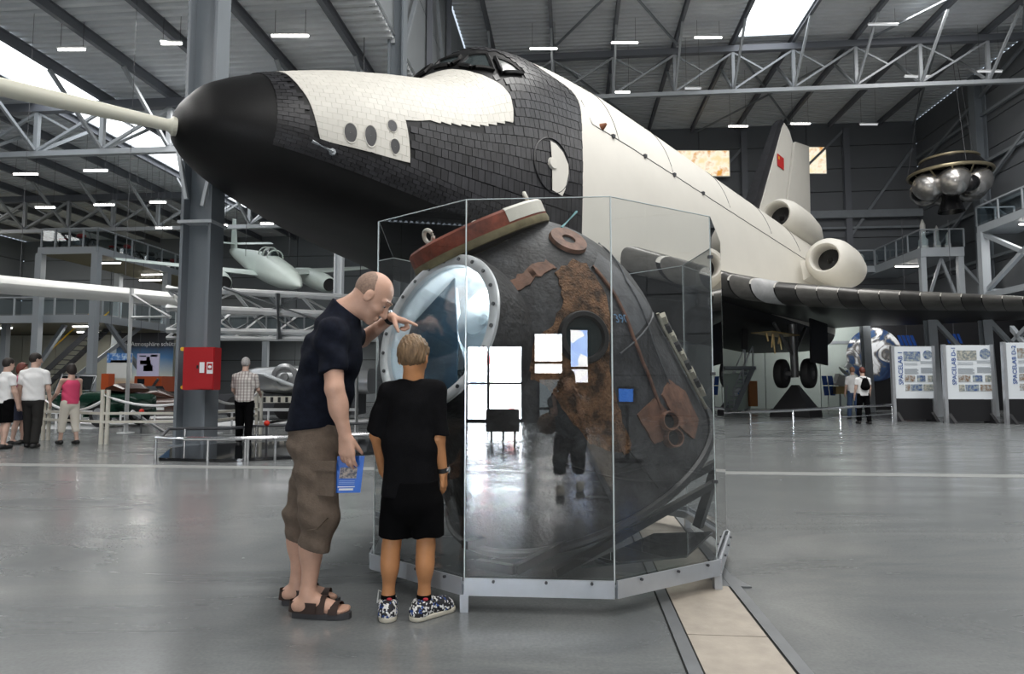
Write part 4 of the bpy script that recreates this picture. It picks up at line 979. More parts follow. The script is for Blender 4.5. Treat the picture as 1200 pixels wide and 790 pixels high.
def sdf_obj(name, sd, m, parent, label=None, smooth=2):
    pos, F = sd.mesh(); inv = np.array(WM[parent.name].inverted_safe())
    pos = pos @ inv[:3, :3].T + inv[:3, 3]
    # a little Laplacian smoothing takes the voxel steps out
    for _ in range(smooth):
        acc = np.zeros_like(pos); cn_ = np.zeros(len(pos))
        for a, b_ in ((0, 1), (1, 2), (2, 3), (3, 0)):
            np.add.at(acc, F[:, a], pos[F[:, b_]]); np.add.at(acc, F[:, b_], pos[F[:, a]]); np.add.at(cn_, F[:, a], 1); np.add.at(cn_, F[:, b_], 1)
        pos = pos * .5 + .5 * acc / np.maximum(cn_, 1)[:, None]
    me = bpy.data.meshes.new(name); me.vertices.add(len(pos)); me.vertices.foreach_set('co', pos.astype(np.float32).ravel())
    me.loops.add(F.size); me.loops.foreach_set('vertex_index', F.astype(np.int32).ravel()); me.polygons.add(len(F))
    me.polygons.foreach_set('loop_start', np.arange(0, F.size, 4, dtype=np.int32)); me.polygons.foreach_set('loop_total', np.full(len(F), 4, np.int32))
    me.polygons.foreach_set('use_smooth', np.ones(len(F), bool)); me.update(calc_edges=True); me.validate()
    me.materials.append(m); o = bpy.data.objects.new(name, me); COL.objects.link(o); o.parent = parent; WM[o.name] = WM[parent.name]
    if label: o['label'] = label
    return o
def wrinkle(amp, fx, fy, fz, ph=0.0):
    return lambda X, Y, Z: amp * np.sin(fx * X + fy * Y + fz * Z + ph + 1.7 * np.sin(9 * X + 11 * Z + ph)) * (.5 + .5 * np.sin(7 * Z + 5 * Y + 13 * X + ph))
def rot_face(fwd, up=(0, 0, 1), roll=0.0):
    f = Vector(fwd).normalized(); l = Vector(up).cross(f).normalized(); u = f.cross(l)
    if roll: q = Matrix.Rotation(roll, 3, f); l = q @ l; u = q @ u
    return np.array([[f.x, l.x, u.x], [f.y, l.y, u.y], [f.z, l.z, u.z]])
def head(sd, c, M, s=.92, k=.012, detail=True):
    c = np.array(c); T = lambda *p: c + M @ (np.array(p) * s)
    sd.ell(T(-.012, 0, .035), np.array((.102, .080, .098)) * s, M, k=.02); sd.ell(T(.03, 0, -.03), np.array((.066, .064, .088)) * s, M, k=.03)
    sd.ell(T(.042, 0, -.082), np.array((.050, .050, .042)) * s, M, k=.025); sd.cone(T(.078, -.012, -.108), T(.078, .012, -.108), .017 * s, .017 * s, k=.02)
    if detail:
        sd.cone(T(.096, 0, .012), T(.120, 0, -.036), .009 * s, .0145 * s, k=k)
        for y in (-1, 1):
            sd.cone(T(.110, .006 * y, -.040), T(.104, .017 * y, -.040), .008 * s, .008 * s, k=.008)
            sd.cone(T(.094, .012 * y, .030), T(.074, .052 * y, .030), .011 * s, .009 * s, k=.014)
            sd.ell(T(.066, .040 * y, -.030), np.array((.024, .022, .022)) * s, M, k=.02)
            sd.sub(T(.098, .031 * y, .008), np.array((.014, .018, .011)) * s, M, k=.010)
            sd.ell(T(-.006, .082 * y, -.006), np.array((.023, .009, .034)) * s, M, k=.008); sd.sub(T(.004, .093 * y, -.004), np.array((.010, .008, .018)) * s, M, k=.006)
        for y in (-1, 1): sd.cone(T(.0885, .020 * y, .0155), T(.083, .044 * y, .013), .0062 * s, .0055 * s, k=.006)
        sd.cone(T(.098, -.020, -.066), T(.098, .020, -.066), .0075 * s, .0075 * s, k=.008); sd.cone(T(.097, -.018, -.078), T(.097, .018, -.078), .008 * s, .008 * s, k=.008)
    else:
        sd.cone(T(.096, 0, .012), T(.118, 0, -.036), .010 * s, .014 * s, k=k)
        for y in (-1, 1): sd.ell(T(-.006, .082 * y, -.006), np.array((.022, .010, .033)) * s, M, k=.008)
    return T
def hand(sd, w, d, n, sv, s=1.0, curl=(.3, .3, .35, .4), thumb=(.55, .6, .25), spread=.0):
    """w wrist, d along the hand, n out of the palm, sv towards the thumb; curl in radians per joint for index..little (a tuple gives the three joints)"""
    w, d, n, sv = [np.array(x, float) for x in (w, d, n, sv)]; d /= np.linalg.norm(d); n -= d * (n @ d); n /= np.linalg.norm(n); sv = sv - d * (sv @ d) - n * (sv @ n); sv /= np.linalg.norm(sv)
    ln = (.070, .078, .072, .056); lay = (.030, .010, -.011, -.031)
    for i in range(4):
        kb = w + (d * (.088 - .006 * abs(i - 1)) + sv * lay[i]) * s
        sd.cone(w + (d * .006 + sv * lay[i] * .62) * s, kb, .0165 * s, .0125 * s, k=.012 * s)
        c = curl[i] if isinstance(curl[i], tuple) else (curl[i],) * 3
        a = 0; p = kb; r = (.0098, .0100, .0096, .0085)[i]
        for j, fr in enumerate((.45, .30, .25)):
            a += c[j]; dd = d * math.cos(a) + n * math.sin(a) + sv * spread * (1.5 - i) * .1
            q = p + dd * ln[i] * fr * s; sd.cone(p, q, r * s * (1 - .07 * j), r * s * (.95 - .09 * j), k=.004); p = q
    tb = w + (d * .020 + sv * .028 + n * .006) * s; t1 = tb + (d * thumb[0] + sv * thumb[1] + n * thumb[2]) * .052 * s; dd = d * .85 + sv * .25 + n * (thumb[2] + .2); dd /= np.linalg.norm(dd)
    sd.cone(tb, t1, .0155 * s, .0115 * s, k=.010 * s); sd.cone(t1, t1 + dd * .034 * s, .0112 * s, .0085 * s, k=.004)
def A3(*a): return np.array(at(*a))
mat('skin_fair', (.62, .37, .27), .5, var=.12, scale=9, bump=.08, bscale=160)
mat('skin_pale', (.60, .40, .32), .5, var=.12, scale=9, bump=.08, bscale=160)
mat('skin_tan', (.57, .26, .11), .5, var=.1, scale=9, bump=.06, bscale=160)
mat('stubble', (.30, .20, .15), .7, var=.25, scale=90, bump=.1, bscale=220)
mat('cloth_navy', (.009, .011, .019), .9, spec=.12, var=.3, scale=30, bump=.25, bscale=260)
mat('cloth_black', (.006, .006, .007), .9, spec=.1, var=.25, scale=30, bump=.3, bscale=220)
mat('cloth_blackshorts', (.003, .003, .0035), .9, spec=.08, bump=.2, bscale=200)
mat('cloth_olive', (.150, .115, .090), .85, spec=.15, var=.15, scale=25, bump=.35, bscale=120)
mat('hair_brown', (.20, .125, .065), .55, var=.5, scale=60, stretch=(1, 1, .25), bump=.9, bscale=120)
mat('leather_brown', (.035, .018, .013), .55, var=.2, scale=20)
mat('sole_grey', (.05, .05, .055), .7)
mat('eye_white', (.42, .38, .36), .35); mat('nail', (.62, .40, .33), .3)
# ---- the man who points ----
NY = 3.5
man = thing('person', 'bald man in navy T-shirt and olive cargo shorts bending forward and pointing at the capsule', 'person', fl(372, 712))
hN, hF = A3(371, 527, 3.52), A3(372, 524, 3.68); kN, kF = A3(371, 612, 3.49), A3(354, 606, 3.69); aN, aF = A3(361, 693, 3.50), A3(349, 680, 3.70)
chest, waist, pel = A3(386, 425, 3.59), A3(376, 480, 3.60), A3(371, 512, 3.60)
shN, shF = A3(389, 392, 3.42), A3(408, 392, 3.74); nb = A3(399, 368, 3.58)
elN, wrN = A3(392, 456, 3.36), A3(405, 512, 3.38)
elF, wrF = A3(424, 398, 3.96), A3(459, 372, 3.76)
hc = A3(436, 348, 3.58)
hM = rot_face((.74, .10, -.66), (.66, 0, .74))
sd = Sdf(.0048)
T = head(sd, hc, hM, 1.02)
sd.cone(nb, T(-.035, 0, -.05), .064, .060, k=.03); sd.cone(nb, T(.0, 0, -.075), .055, .045, k=.03)
sd.cone(waist, chest, .10, .115, k=.04, flat=((0, 1, 0), 1.2)); sd.cone(pel, waist, .11, .10, k=.04); sd.cone(shN, shF, .06, .06, k=.04); sd.cone(chest, nb, .09, .06, k=.05)
sd.chain([shN, elN, wrN], [.058, .046, .031], k=.02); sd.ell((elN * .65 + wrN * .35), (.047, .045, .07), k=.03)
sd.chain([shF, elF, wrF], [.055, .045, .031], k=.02)
for h_, k_, a_ in ((hN, kN, aN), (hF, kF, aF)):
    sd.chain([h_, k_, a_], [.088, .060, .038], k=.02); sd.ell(k_ * .66 + a_ * .34 + np.array((-.022, 0, 0)), (.055, .052, .11), k=.03)
# bare feet inside the sandals
def foot(sd, a, yaw, L=.255, z=.03, k=.02, toes=True):
    f = np.array((math.cos(yaw), math.sin(yaw), 0)); l = np.array((-math.sin(yaw), math.cos(yaw), 0)); g = np.array((a[0], a[1], 0))
    hl = g - f * .045 + np.array((0, 0, z + .03)); sd.cone(a, hl + f * .03, .038, .036, k=k); sd.cone(hl, hl + f * .02, .034, .036, k=k)
    sd.cone(a + f * .01 - np.array((0, 0, .035)), g + f * (L * .5) + np.array((0, 0, z + .022)), .040, .030, k=.03); sd.cone(hl, g + f * L * .52 + np.array((0, 0, z + .014)), .032, .030, k=.03, flat=(l, 1.25))
    if toes:
        for i, (o, ln, r) in enumerate(((.030, .20, .0155), (.012, .205, .012), (-.004, .198, .0115), (-.019, .188, .011), (-.033, .176, .0105))):
            sd.cone(g + f * .13 + l * o * sgn_f + np.array((0, 0, z + .018)), g + f * (ln) + l * o * sgn_f * 1.08 + np.array((0, 0, z + r * .8)), .014, r, k=.006)
    return f, l, g
sgn_f = 1
fN = foot(sd, aN, -.10); 
sgn_f = -1
fF = foot(sd, aF, .06)
# right hand holds the booklet; left hand points
hand(sd, wrN, (.10, .0, -1), (.25, 1, -.1), (1, -.2, 0), 1.06, curl=((.12, .42, .3), (.15, .45, .3), (.18, .5, .3), (.2, .5, .3)), thumb=(.8, .3, .5))
dpt = np.array((.93, -.05, -.28)); hand(sd, wrF, dpt, (-.25, -.1, -1), (.05, -1, -.1), 1.05, curl=((.05, .08, .05), (1.0, 1.3, .7), (1.1, 1.3, .7), (1.15, 1.3, .7)), thumb=(.6, .45, .75))
sdf_obj('body', sd, MT['skin_fair'], man, smooth=2)
# cropped hair as a close shell round the back and sides of the skull
sd = Sdf(.005); sd.ell(T(-.014, 0, .034), np.array((.1035, .0815, .0985)) * 1.02, hM, k=.01); sd.plane(T(.02, 0, .0), hM @ np.array((1, 0, .55))); sd.plane(T(0, 0, -.05), hM @ np.array((-.2, 0, -1))); sd.plane(T(0, 0, .098), hM @ np.array((.2, 0, 1)))
sdf_obj('cropped_hair', sd, MT['stubble'], man, smooth=1)
for y in (-1, 1):
    b = B(); b.sph(Vector(T(.0805, .031 * y, .006)), .0105, 12); e_ = obj('eye', b, MT['eye_white'], man)
    b = B(); b.cyl(Vector(T(.088, .031 * y, .005)), Vector(T(.0930, .031 * y, .003)), .0052, n=10); obj('iris', b, MT['black_rubber'], e_)
    b = B(); b.tube([Vector(T(.104, .014 * y, .035)), Vector(T(.1, .032 * y, .041)), Vector(T(.085, .05 * y, .036))], .0035, 6); obj('eyebrow', b, MT['stubble'], man)
# shirt
sd = Sdf(.0055); upc = np.array((0, 0, 1.))
bk = np.array((-.02, 0, 0))
sd.cone(A3(370, 498, 3.6), A3(379, 460, 3.6), .150, .148, k=.03, flat=((0, 1, 0), 1.18)); sd.cone(A3(379, 460, 3.6), A3(390, 415, 3.59), .148, .150, k=.04, flat=((0, 1, 0), 1.15))
sd.cone(A3(390, 415, 3.59), A3(396, 392, 3.585), .150, .115, k=.05, flat=((0, 1, 0), 1.3)); sd.cone(shN, shF, .078, .076, k=.05); sd.cone(A3(397, 385, 3.58), A3(404, 366, 3.58), .095, .072, k=.05)
mid = shN * .30 + elN * .70
sd.cone(shN, mid, .080, .070, k=.03, cap1=True); midF = shF * .45 + elF * .55; sd.cone(shF, midF, .078, .070, k=.03, cap1=True)
sd.mod += [wrinkle(.006, 20, 8, 34), wrinkle(.0045, -26, 14, 30, 2.0), wrinkle(.003, 60, 20, -44, .7)]
sd.plane(A3(372, 501, 3.6), (.12, 0, -1)); nn_ = T(.0, 0, -.03) - nb; sd.cone(A3(392, 388, 3.58), A3(405, 358, 3.58), .10, .075, k=.04); sd.plane(A3(412, 366, 3.58), (.62, 0, .78))
sdf_obj('t_shirt', sd, MT['cloth_navy'], man, smooth=1)
# cargo shorts
sd = Sdf(.0055); hemN, hemF = kN * .64 + aN * .36, kF * .66 + aF * .34
sd.cone(A3(371, 488, 3.6), A3(371, 520, 3.6), .142, .150, k=.03, flat=((0, 1, 0), 1.12)); 
sd.cone(hN + bk * .3, kN + np.array((.015, 0, .02)), .118, .097, k=.03); sd.cone(kN + np.array((.015, 0, .02)), hemN, .097, .084, k=.03, cap1=True)
sd.cone(hF, kF + np.array((0, 0, .02)), .112, .09, k=.025); sd.cone(kF + np.array((0, 0, .02)), hemF, .09, .082, k=.03, cap1=True)
sd.mod += [wrinkle(.008, 9, 12, 42, .5), wrinkle(.006, 24, -10, 24, 1.3), wrinkle(.0035, 48, 30, 80, 2.1)]
sd.plane(A3(371, 486, 3.6), (0, 0, 1))
sho = sdf_obj('cargo_shorts', sd, MT['cloth_olive'], man, smooth=1)
pk = A3(379, 563, 3.405)
b = B(); m3 = Matrix.Rotation(-.25, 3, 'Z'); b.box(Vector(pk), (.13, .022, .15), m3); obj('cargo_pocket', b, MT['cloth_olive'], sho)
b = B(); b.box(Vector(pk) + V(0, -.012, .075), (.14, .018, .05), m3); obj('pocket_flap', b, MT['cloth_olive'], sho)
b = B(); b.tube([A3(384, 607, 3.39), A3(372, 620, 3.38), A3(360, 622, 3.40)], .004, 6); obj('seam', b, MT['cloth_olive'], sho)
# sandals
for (f, l, g) in (fN, fF):
    f, l, g = Vector(f), Vector(l), Vector(g)
    s_ = obj('sandal', (lambda q: q.loft([[g + f * x + l * y * w_ + V(0, 0, z) for x, y in out] for z, w_ in ((.001, .96), (.012, 1.0), (.030, 1.0))], caps=True, smooth=False))(B()) if False else (lambda q, out: q.loft([[g + f * x + l * y * w_ + V(0, 0, z) for x, y in out] for z, w_ in ((.001, .95), (.01, 1.0), (.032, .98))], caps=True, smooth=False))(B(), [(-.085, 0), (-.07, .028), (-.02, .034), (.04, .036), (.10, .046), (.16, .05), (.205, .04), (.228, .012), (.225, -.015), (.195, -.04), (.14, -.048), (.09, -.044), (.03, -.036), (-.03, -.033), (-.072, -.026)]), MT['sole_grey'], man)
    for x0, x1, h_, w_ in ((.125, .155, .078, .052), (.055, .085, .105, .048)):
        b = B(); rings = []
        for k in range(13):
            a = math.pi * k / 12; rings.append([g + f * (x0 + (.02 if q in (1, 2) else 0) * 1.4) + l * (math.cos(a) * (w_ + (.004 if q in (1, 2) else 0))) + V(0, 0, .03 + math.sin(a) * (h_ - .03 + (.005 if q in (2, 3) else 0))) + f * (.022 if q in (2, 3) else 0) for q in range(4)])
        b.loft(rings, closed_ring=True, smooth=False); obj('strap', b, MT['leather_brown'], s_)
    b = B(); rings = []
    for k in range(13):
        a = -math.pi / 2 + math.pi * k / 12; q_ = g + f * (-.03 - .071 * math.cos(a)) + l * .054 * math.sin(a) + f * (.09 * abs(math.sin(a)) ** 3)
        rings.append([q_ + V(0, 0, .03), q_ + V(0, 0, .085) + f * .006])
    b.loft(rings, closed_ring=False); obj('heel_strap', b, MT['leather_brown'], s_)
b = B(); dv = Vector(wrF - elF).normalized(); c_ = Vector(wrF) - dv * .012; b.cyl(c_ - dv * .013, c_ + dv * .013, .0375, n=20, caps=False); b.cyl(c_ - dv * .013, c_ + dv * .013, .034, n=20, caps=False); wt = obj('wristwatch', b, MT['black_rubber'], man)
b = B(); b.cyl(c_ + V(-.005, -.01, .030), c_ + V(-.01, -.012, .042), .018, n=16); obj('watch_face', b, MT['chrome'], wt)
# booklet in his hand
bc = A3(409, 556, 3.425); rr_ = Vector((1, .12, 0)).normalized(); uu_ = Vector((.10, 0, 1)).normalized(); nn2 = rr_.cross(uu_)
bkl = thing('booklet', 'small blue brochure held in the lowered hand of the bald man', 'booklet', Vector(bc))
mm = Matrix((rr_, uu_, nn2)).transposed()
b = B(); b.box(Vector(bc), (.135, .185, .006), mm); obj('cover', b, mat('booklet_blue', (.015, .14, .62), .35), bkl)
mat('photo_mix', (.5, .42, .36), .4, col2=(.05, .06, .10), scale=60, thr=(.42, .58))
b = B(); b.box(Vector(bc) + nn2 * .004 + uu_ * .008 - rr_ * .004, (.085, .055, .002), mm); obj('cover_picture', b, MT['photo_mix'], bkl)
mat('print_white', (.85, .87, .9), .5)
for k, (y, w_, h_) in enumerate(((-.062, .085, .005), (-.075, .07, .010))):
    b = B(); b.box(Vector(bc) + nn2 * .004 + uu_ * y - rr_ * .006, (w_, h_, .001), mm); obj('print_line', b, MT['print_white'], bkl)
for k in range(3):
    b = B(); b.box(Vector(bc) + nn2 * .004 + uu_ * (-.032 - .008 * k) - rr_ * .006, (.078, .003, .001), mm); obj('print_line', b, mat('print_pale%d' % k, (.3, .45, .8), .5), bkl)
# ---- the boy ----
boy = thing('person', 'boy in black T-shirt and black shorts seen from behind with patterned sneakers', 'person', fl(482, 712))
BY = 3.46
hc = A3(484.5, 420, BY); hM = rot_face((.12, .97, -.20), (0, .2, 1))
nb = A3(484, 446, BY); sL, sR = A3(456, 459, BY), A3(512, 459, BY); pel = A3(483, 575, BY); che = A3(484, 490, BY)
eL, wL = A3(441, 510, BY + .03), A3(449, 553, BY + .12); eR, wR = A3(513.5, 514, BY - .02), A3(519.5, 555, BY + .02)
hL, hR = A3(466, 590, BY), A3(500, 590, BY); kL, kR = A3(458.5, 640, BY + .0), A3(499, 640, BY); aL, aR = A3(455, 697, BY + .02), A3(497, 696, BY + .02)
sd = Sdf(.0048); T = head(sd, hc, hM, .87)
sd.cone(nb, T(-.03, 0, -.06), .043, .043, k=.02); sd.cone(che, nb, .085, .045, k=.04); sd.cone(pel, che, .10, .095, k=.04); sd.cone(sL, sR, .04, .04, k=.03)
sd.chain([sL, eL, wL], [.040, .033, .023]); sd.chain([sR, eR, wR], [.040, .034, .023])
hand(sd, wR, (.05, .10, -1), (-.9, .3, 0), (.3, .9, .1), .80, curl=((.25, .4, .3), (.35, .45, .3), (.4, .5, .3), (.45, .5, .3)), thumb=(.8, .35, .3))
hand(sd, wL, (.2, .3, -.9), (.9, .3, 0), (-.2, .9, .1), .80, curl=(.4, .45, .5, .5))
for h_, k_, a_ in ((hL, kL, aL), (hR, kR, aR)):
    sd.chain([h_, k_, a_], [.062, .045, .030], k=.02); sd.ell(k_ * .66 + a_ * .34 + np.array((0, -.012, 0)), (.044, .046, .085), k=.03); sd.cone(a_, a_ * np.array((1, 1, 0)) + np.array((0, .03, .05)), .03, .03)
sdf_obj('body', sd, MT['skin_tan'], boy)
for y in (-1, 1):
    b = B(); b.sph(Vector(T(.086, .031 * y, .008)), .0105, 10); obj('eye', b, MT['eye_white'], boy)
sd = Sdf(.0048); sd.ell(T(-.016, 0, .040), np.array((.112, .090, .106)) * .87, hM, k=.01); sd.ell(T(-.055, 0, .0), np.array((.064, .074, .066)) * .87, hM, k=.02); sd.ell(T(.05, 0, .095), np.array((.05, .07, .03)) * .87, hM, k=.02)
for a in np.linspace(-2.6, 2.6, 15): sd.cone(T(-.06 * math.cos(a) - .01, .08 * math.sin(a), .06), T(-.078 * math.cos(a) - .015, .087 * math.sin(a), -.02 - .02 * math.cos(a)), .014, .006, k=.008)
for y in (-1, 1): sd.sub(T(-.004, .094 * y, -.012), np.array((.030, .018, .036)) * .87, hM, k=.006)
sd.plane(T(.055, 0, .02), hM @ np.array((1, 0, -.75))); sd.mod.append(lambda X, Y, Z: .0022 * np.sin(330 * X + 3 * np.sin(40 * Z) + 90 * Y)); sd.mod.append(lambda X, Y, Z: .0018 * np.sin(150 * X - 60 * Z + 2 * np.sin(60 * Y)))
sdf_obj('hair', sd, MT['hair_brown'], boy, smooth=1)
sd = Sdf(.0055); f_ = ((1, 0, 0), 1.25)
sd.cone(A3(481, 578, BY), A3(482, 520, BY), .128, .118, k=.03, flat=((1, 0, 0), 1.14)); sd.cone(A3(482, 520, BY), A3(484, 480, BY), .118, .104, k=.03, flat=((1, 0, 0), 1.2)); sd.cone(sL * .8 + sR * .2, sR * .8 + sL * .2, .062, .062, k=.05)
sd.cone(A3(484, 470, BY), A3(484, 448, BY), .085, .052, k=.05)
sd.cone(sL, sL * .06 + eL * .94, .056, .056, k=.02, cap1=True); sd.cone(sR, sR * .06 + eR * .94, .056, .056, k=.02, cap1=True)
sd.mod += [wrinkle(.006, 30, 10, 12), wrinkle(.0045, -24, 10, 26, 1.0)]
sd.plane(A3(485, 581, BY), (-.03, 0, -1)); sd.plane(A3(484, 444, BY), (0, 0, 1))
sdf_obj('t_shirt', sd, MT['cloth_black'], boy, smooth=1)
sd = Sdf(.0055); sd.cone(A3(483, 565, BY), A3(483, 585, BY), .125, .13, k=.03, flat=((1, 0, 0), 1.1))
sd.cone(hL, A3(462, 629, BY), .088, .080, k=.02, cap1=True); sd.cone(hR, A3(502, 628, BY), .088, .080, k=.02, cap1=True); sd.mod.append(wrinkle(.004, 34, 8, 16)); sd.plane(A3(483, 562, BY), (0, 0, 1))
sdf_obj('shorts', sd, MT['cloth_blackshorts'], boy, smooth=1)
def sneaker_mat():
    m = mat('sneaker_print', (.78, .78, .76), .6); nt = m.node_tree; N_ = nt.nodes; L = nt.links; p = N_['Principled BSDF']
    tc = N_.new('ShaderNodeTexCoord'); vz = N_.new('ShaderNodeTexVoronoi'); vz.inputs['Scale'].default_value = 100; vz.distance = 'CHEBYCHEV'; L.new(tc.outputs['Object'], vz.inputs['Vector'])
    sp = N_.new('ShaderNodeSeparateXYZ'); L.new(vz.outputs['Color'], sp.inputs[0]); rp = N_.new('ShaderNodeValToRGB'); cr_ = rp.color_ramp; cr_.interpolation = 'CONSTANT'
    for _ in range(2): cr_.elements.new(.5)
    for el, (q_, c_) in zip(cr_.elements, ((0, (.012, .012, .016)), (.5, (.8, .8, .78)), (.82, (.02, .07, .28)), (.92, (.015, .015, .02)))): el.position = q_; el.color = (*c_, 1)
    L.new(sp.outputs[0], rp.inputs['Fac']); L.new(rp.outputs['Color'], p.inputs['Base Color']); return m
sneaker_mat(); mat('sole_cream', (.62, .58, .48), .5); mat('red_print', (.5, .03, .05), .6)
for a_, yaw, lab in ((aL, math.pi / 2 + .15, 'l'), (aR, .75, 'r')):
    f = np.array((math.cos(yaw), math.sin(yaw), 0)); l = np.array((-math.sin(yaw), math.cos(yaw), 0)); g = np.array((a_[0], a_[1], 0))
    sd = Sdf(.0045); z_ = lambda h: np.array((0, 0, h))
    sd.cone(g - f * .03 + z_(.035), g - f * .015 + z_(.088), .043, .040, k=.02, cap1=True); sd.cone(g - f * .035 + z_(.045), g + f * .12 + z_(.040), .042, .040, k=.03); sd.cone(g + f * .0 + z_(.075), g + f * .115 + z_(.045), .036, .036, k=.03); sd.cone(g + f * .12 + z_(.034), g + f * .15 + z_(.032), .042, .036, k=.02)
    sd.plane(g + z_(.022), (0, 0, -1)); shoe = sdf_obj('sneaker', sd, MT['sneaker_print'], boy, smooth=1)
    sd = Sdf(.0045); sd.cone(g - f * .036 + z_(.02), g + f * .15 + z_(.02), .046, .043, k=.01); sd.plane(g + z_(.028), (0, 0, 1)); sd.plane(g + z_(.001), (0, 0, -1)); sdf_obj('sole', sd, MT['sole_cream'], shoe, smooth=0)
    sd = Sdf(.004); sd.cone(a_ - z_(.02), a_ * np.array((1, 1, 0)) + z_(.115), .037, .036, k=.005, cap1=True); sd.cone(a_ * np.array((1, 1, 0)) + z_(.115), a_ * np.array((1, 1, 0)) + z_(.06), .036, .036, k=.005); sd.plane(a_ * np.array((1, 1, 0)) + z_(.122), (0, 0, 1)); sdf_obj('sock', sd, MT['cloth_blackshorts'], boy, smooth=0)
    for k in range(4):
        b = B(); x = .035 + k * .022; c = Vector(g + f * x + z_(.105 - k * .012)); b.tube([c + Vector(l) * .026 - V(0, 0, .006), c + V(0, 0, .004), c - Vector(l) * .026 - V(0, 0, .006)], .004, 6); obj('lace', b, MT['white_paint'], shoe)
    b = B(); c = Vector(g + f * .03 + z_(.112)); b.tube([c, c + Vector(l) * .05 + V(0, 0, .02), c + Vector(l) * .055 - V(0, 0, .04), c + Vector(f) * .06 - V(0, 0, .045) + Vector(l) * .045, c + Vector(l) * -.04 + Vector(f) * .02 - V(0, 0, .02)], .004, 6); obj('lace', b, MT['white_paint'], shoe)
    b = B(); c = Vector(g + z_(.105)) - V(-.012, .036, 0); b.sph(c, .012, 10, (1.2, .5, .7)); obj('sock_print', b, MT['red_print'], shoe)
b = B(); dv = Vector(wR - eR).normalized(); c_ = Vector(wR) - dv * .02; b.cyl(c_ - dv * .012, c_ + dv * .012, .0275, n=20, caps=False); b.cyl(c_ - dv * .012, c_ + dv * .012, .025, n=20, caps=False); wt = obj('wristwatch', b, MT['black_rubber'], boy)
b = B(); b.cyl(c_ + V(.022, .0, 0), c_ + V(.034, -.003, 0), .017, n=14); obj('watch_face', b, MT['chrome'], wt)
# ---------------- the other visitors ----------------
mat('cloth_white', (.80, .80, .80), .85, var=.04, scale=8, bump=.3, bscale=60); mat('cloth_charcoal', (.028, .027, .026), .9, spec=.15, bump=.3, bscale=60); mat('cloth_pink', (.72, .07, .17), .8, bump=.2, bscale=60)
mat('cloth_rose', (.45, .16, .22), .8, var=.4, scale=30); mat('cloth_darkblue', (.02, .025, .05), .85); mat('cloth_jeans', (.045, .08, .17), .85, var=.2, scale=20); mat('cloth_cream', (.70, .66, .58), .85, bump=.3, bscale=50)
mat('hair_dark', (.016, .011, .009), .6, bump=.6, bscale=90); mat('hair_grey', (.40, .39, .38), .7, var=.3, scale=50); mat('hair_red', (.12, .025, .015), .6, bump=.5, bscale=80); mat('hair_fair', (.33, .17, .11), .6)
def plaid():
    m = mat('cloth_plaid', (.6, .57, .53), .85); nt = m.node_tree; N_ = nt.nodes; L = nt.links; tc = N_.new('ShaderNodeTexCoord')
    mx = None
    for ax in ('X', 'Z'):
        w = N_.new('ShaderNodeTexWave'); w.wave_type = 'BANDS'; w.bands_direction = ax; w.inputs['Scale'].default_value = 5.5; w.inputs['Distortion'].default_value = .2; L.new(tc.outputs['Object'], w.inputs['Vector'])
        mt = N_.new('ShaderNodeMath'); mt.operation = 'POWER'; mt.inputs[1].default_value = 3; L.new(w.outputs['Fac'], mt.inputs[0])
        if mx is None: mx = mt
        else:
            ad = N_.new('ShaderNodeMath'); ad.operation = 'MULTIPLY_ADD'; ad.inputs[1].default_value = .6; L.new(mt.outputs[0], ad.inputs[0]); L.new(mx.outputs[0], ad.inputs[2]); mx = ad
    rp = N_.new('ShaderNodeValToRGB'); rp.color_ramp.elements[0].color = (.66, .63, .60, 1); rp.color_ramp.elements[1].color = (.30, .26, .25, 1); L.new(mx.outputs[0], rp.inputs['Fac']); L.new(rp.outputs['Color'], N_['Principled BSDF'].inputs['Base Color'])
plaid()
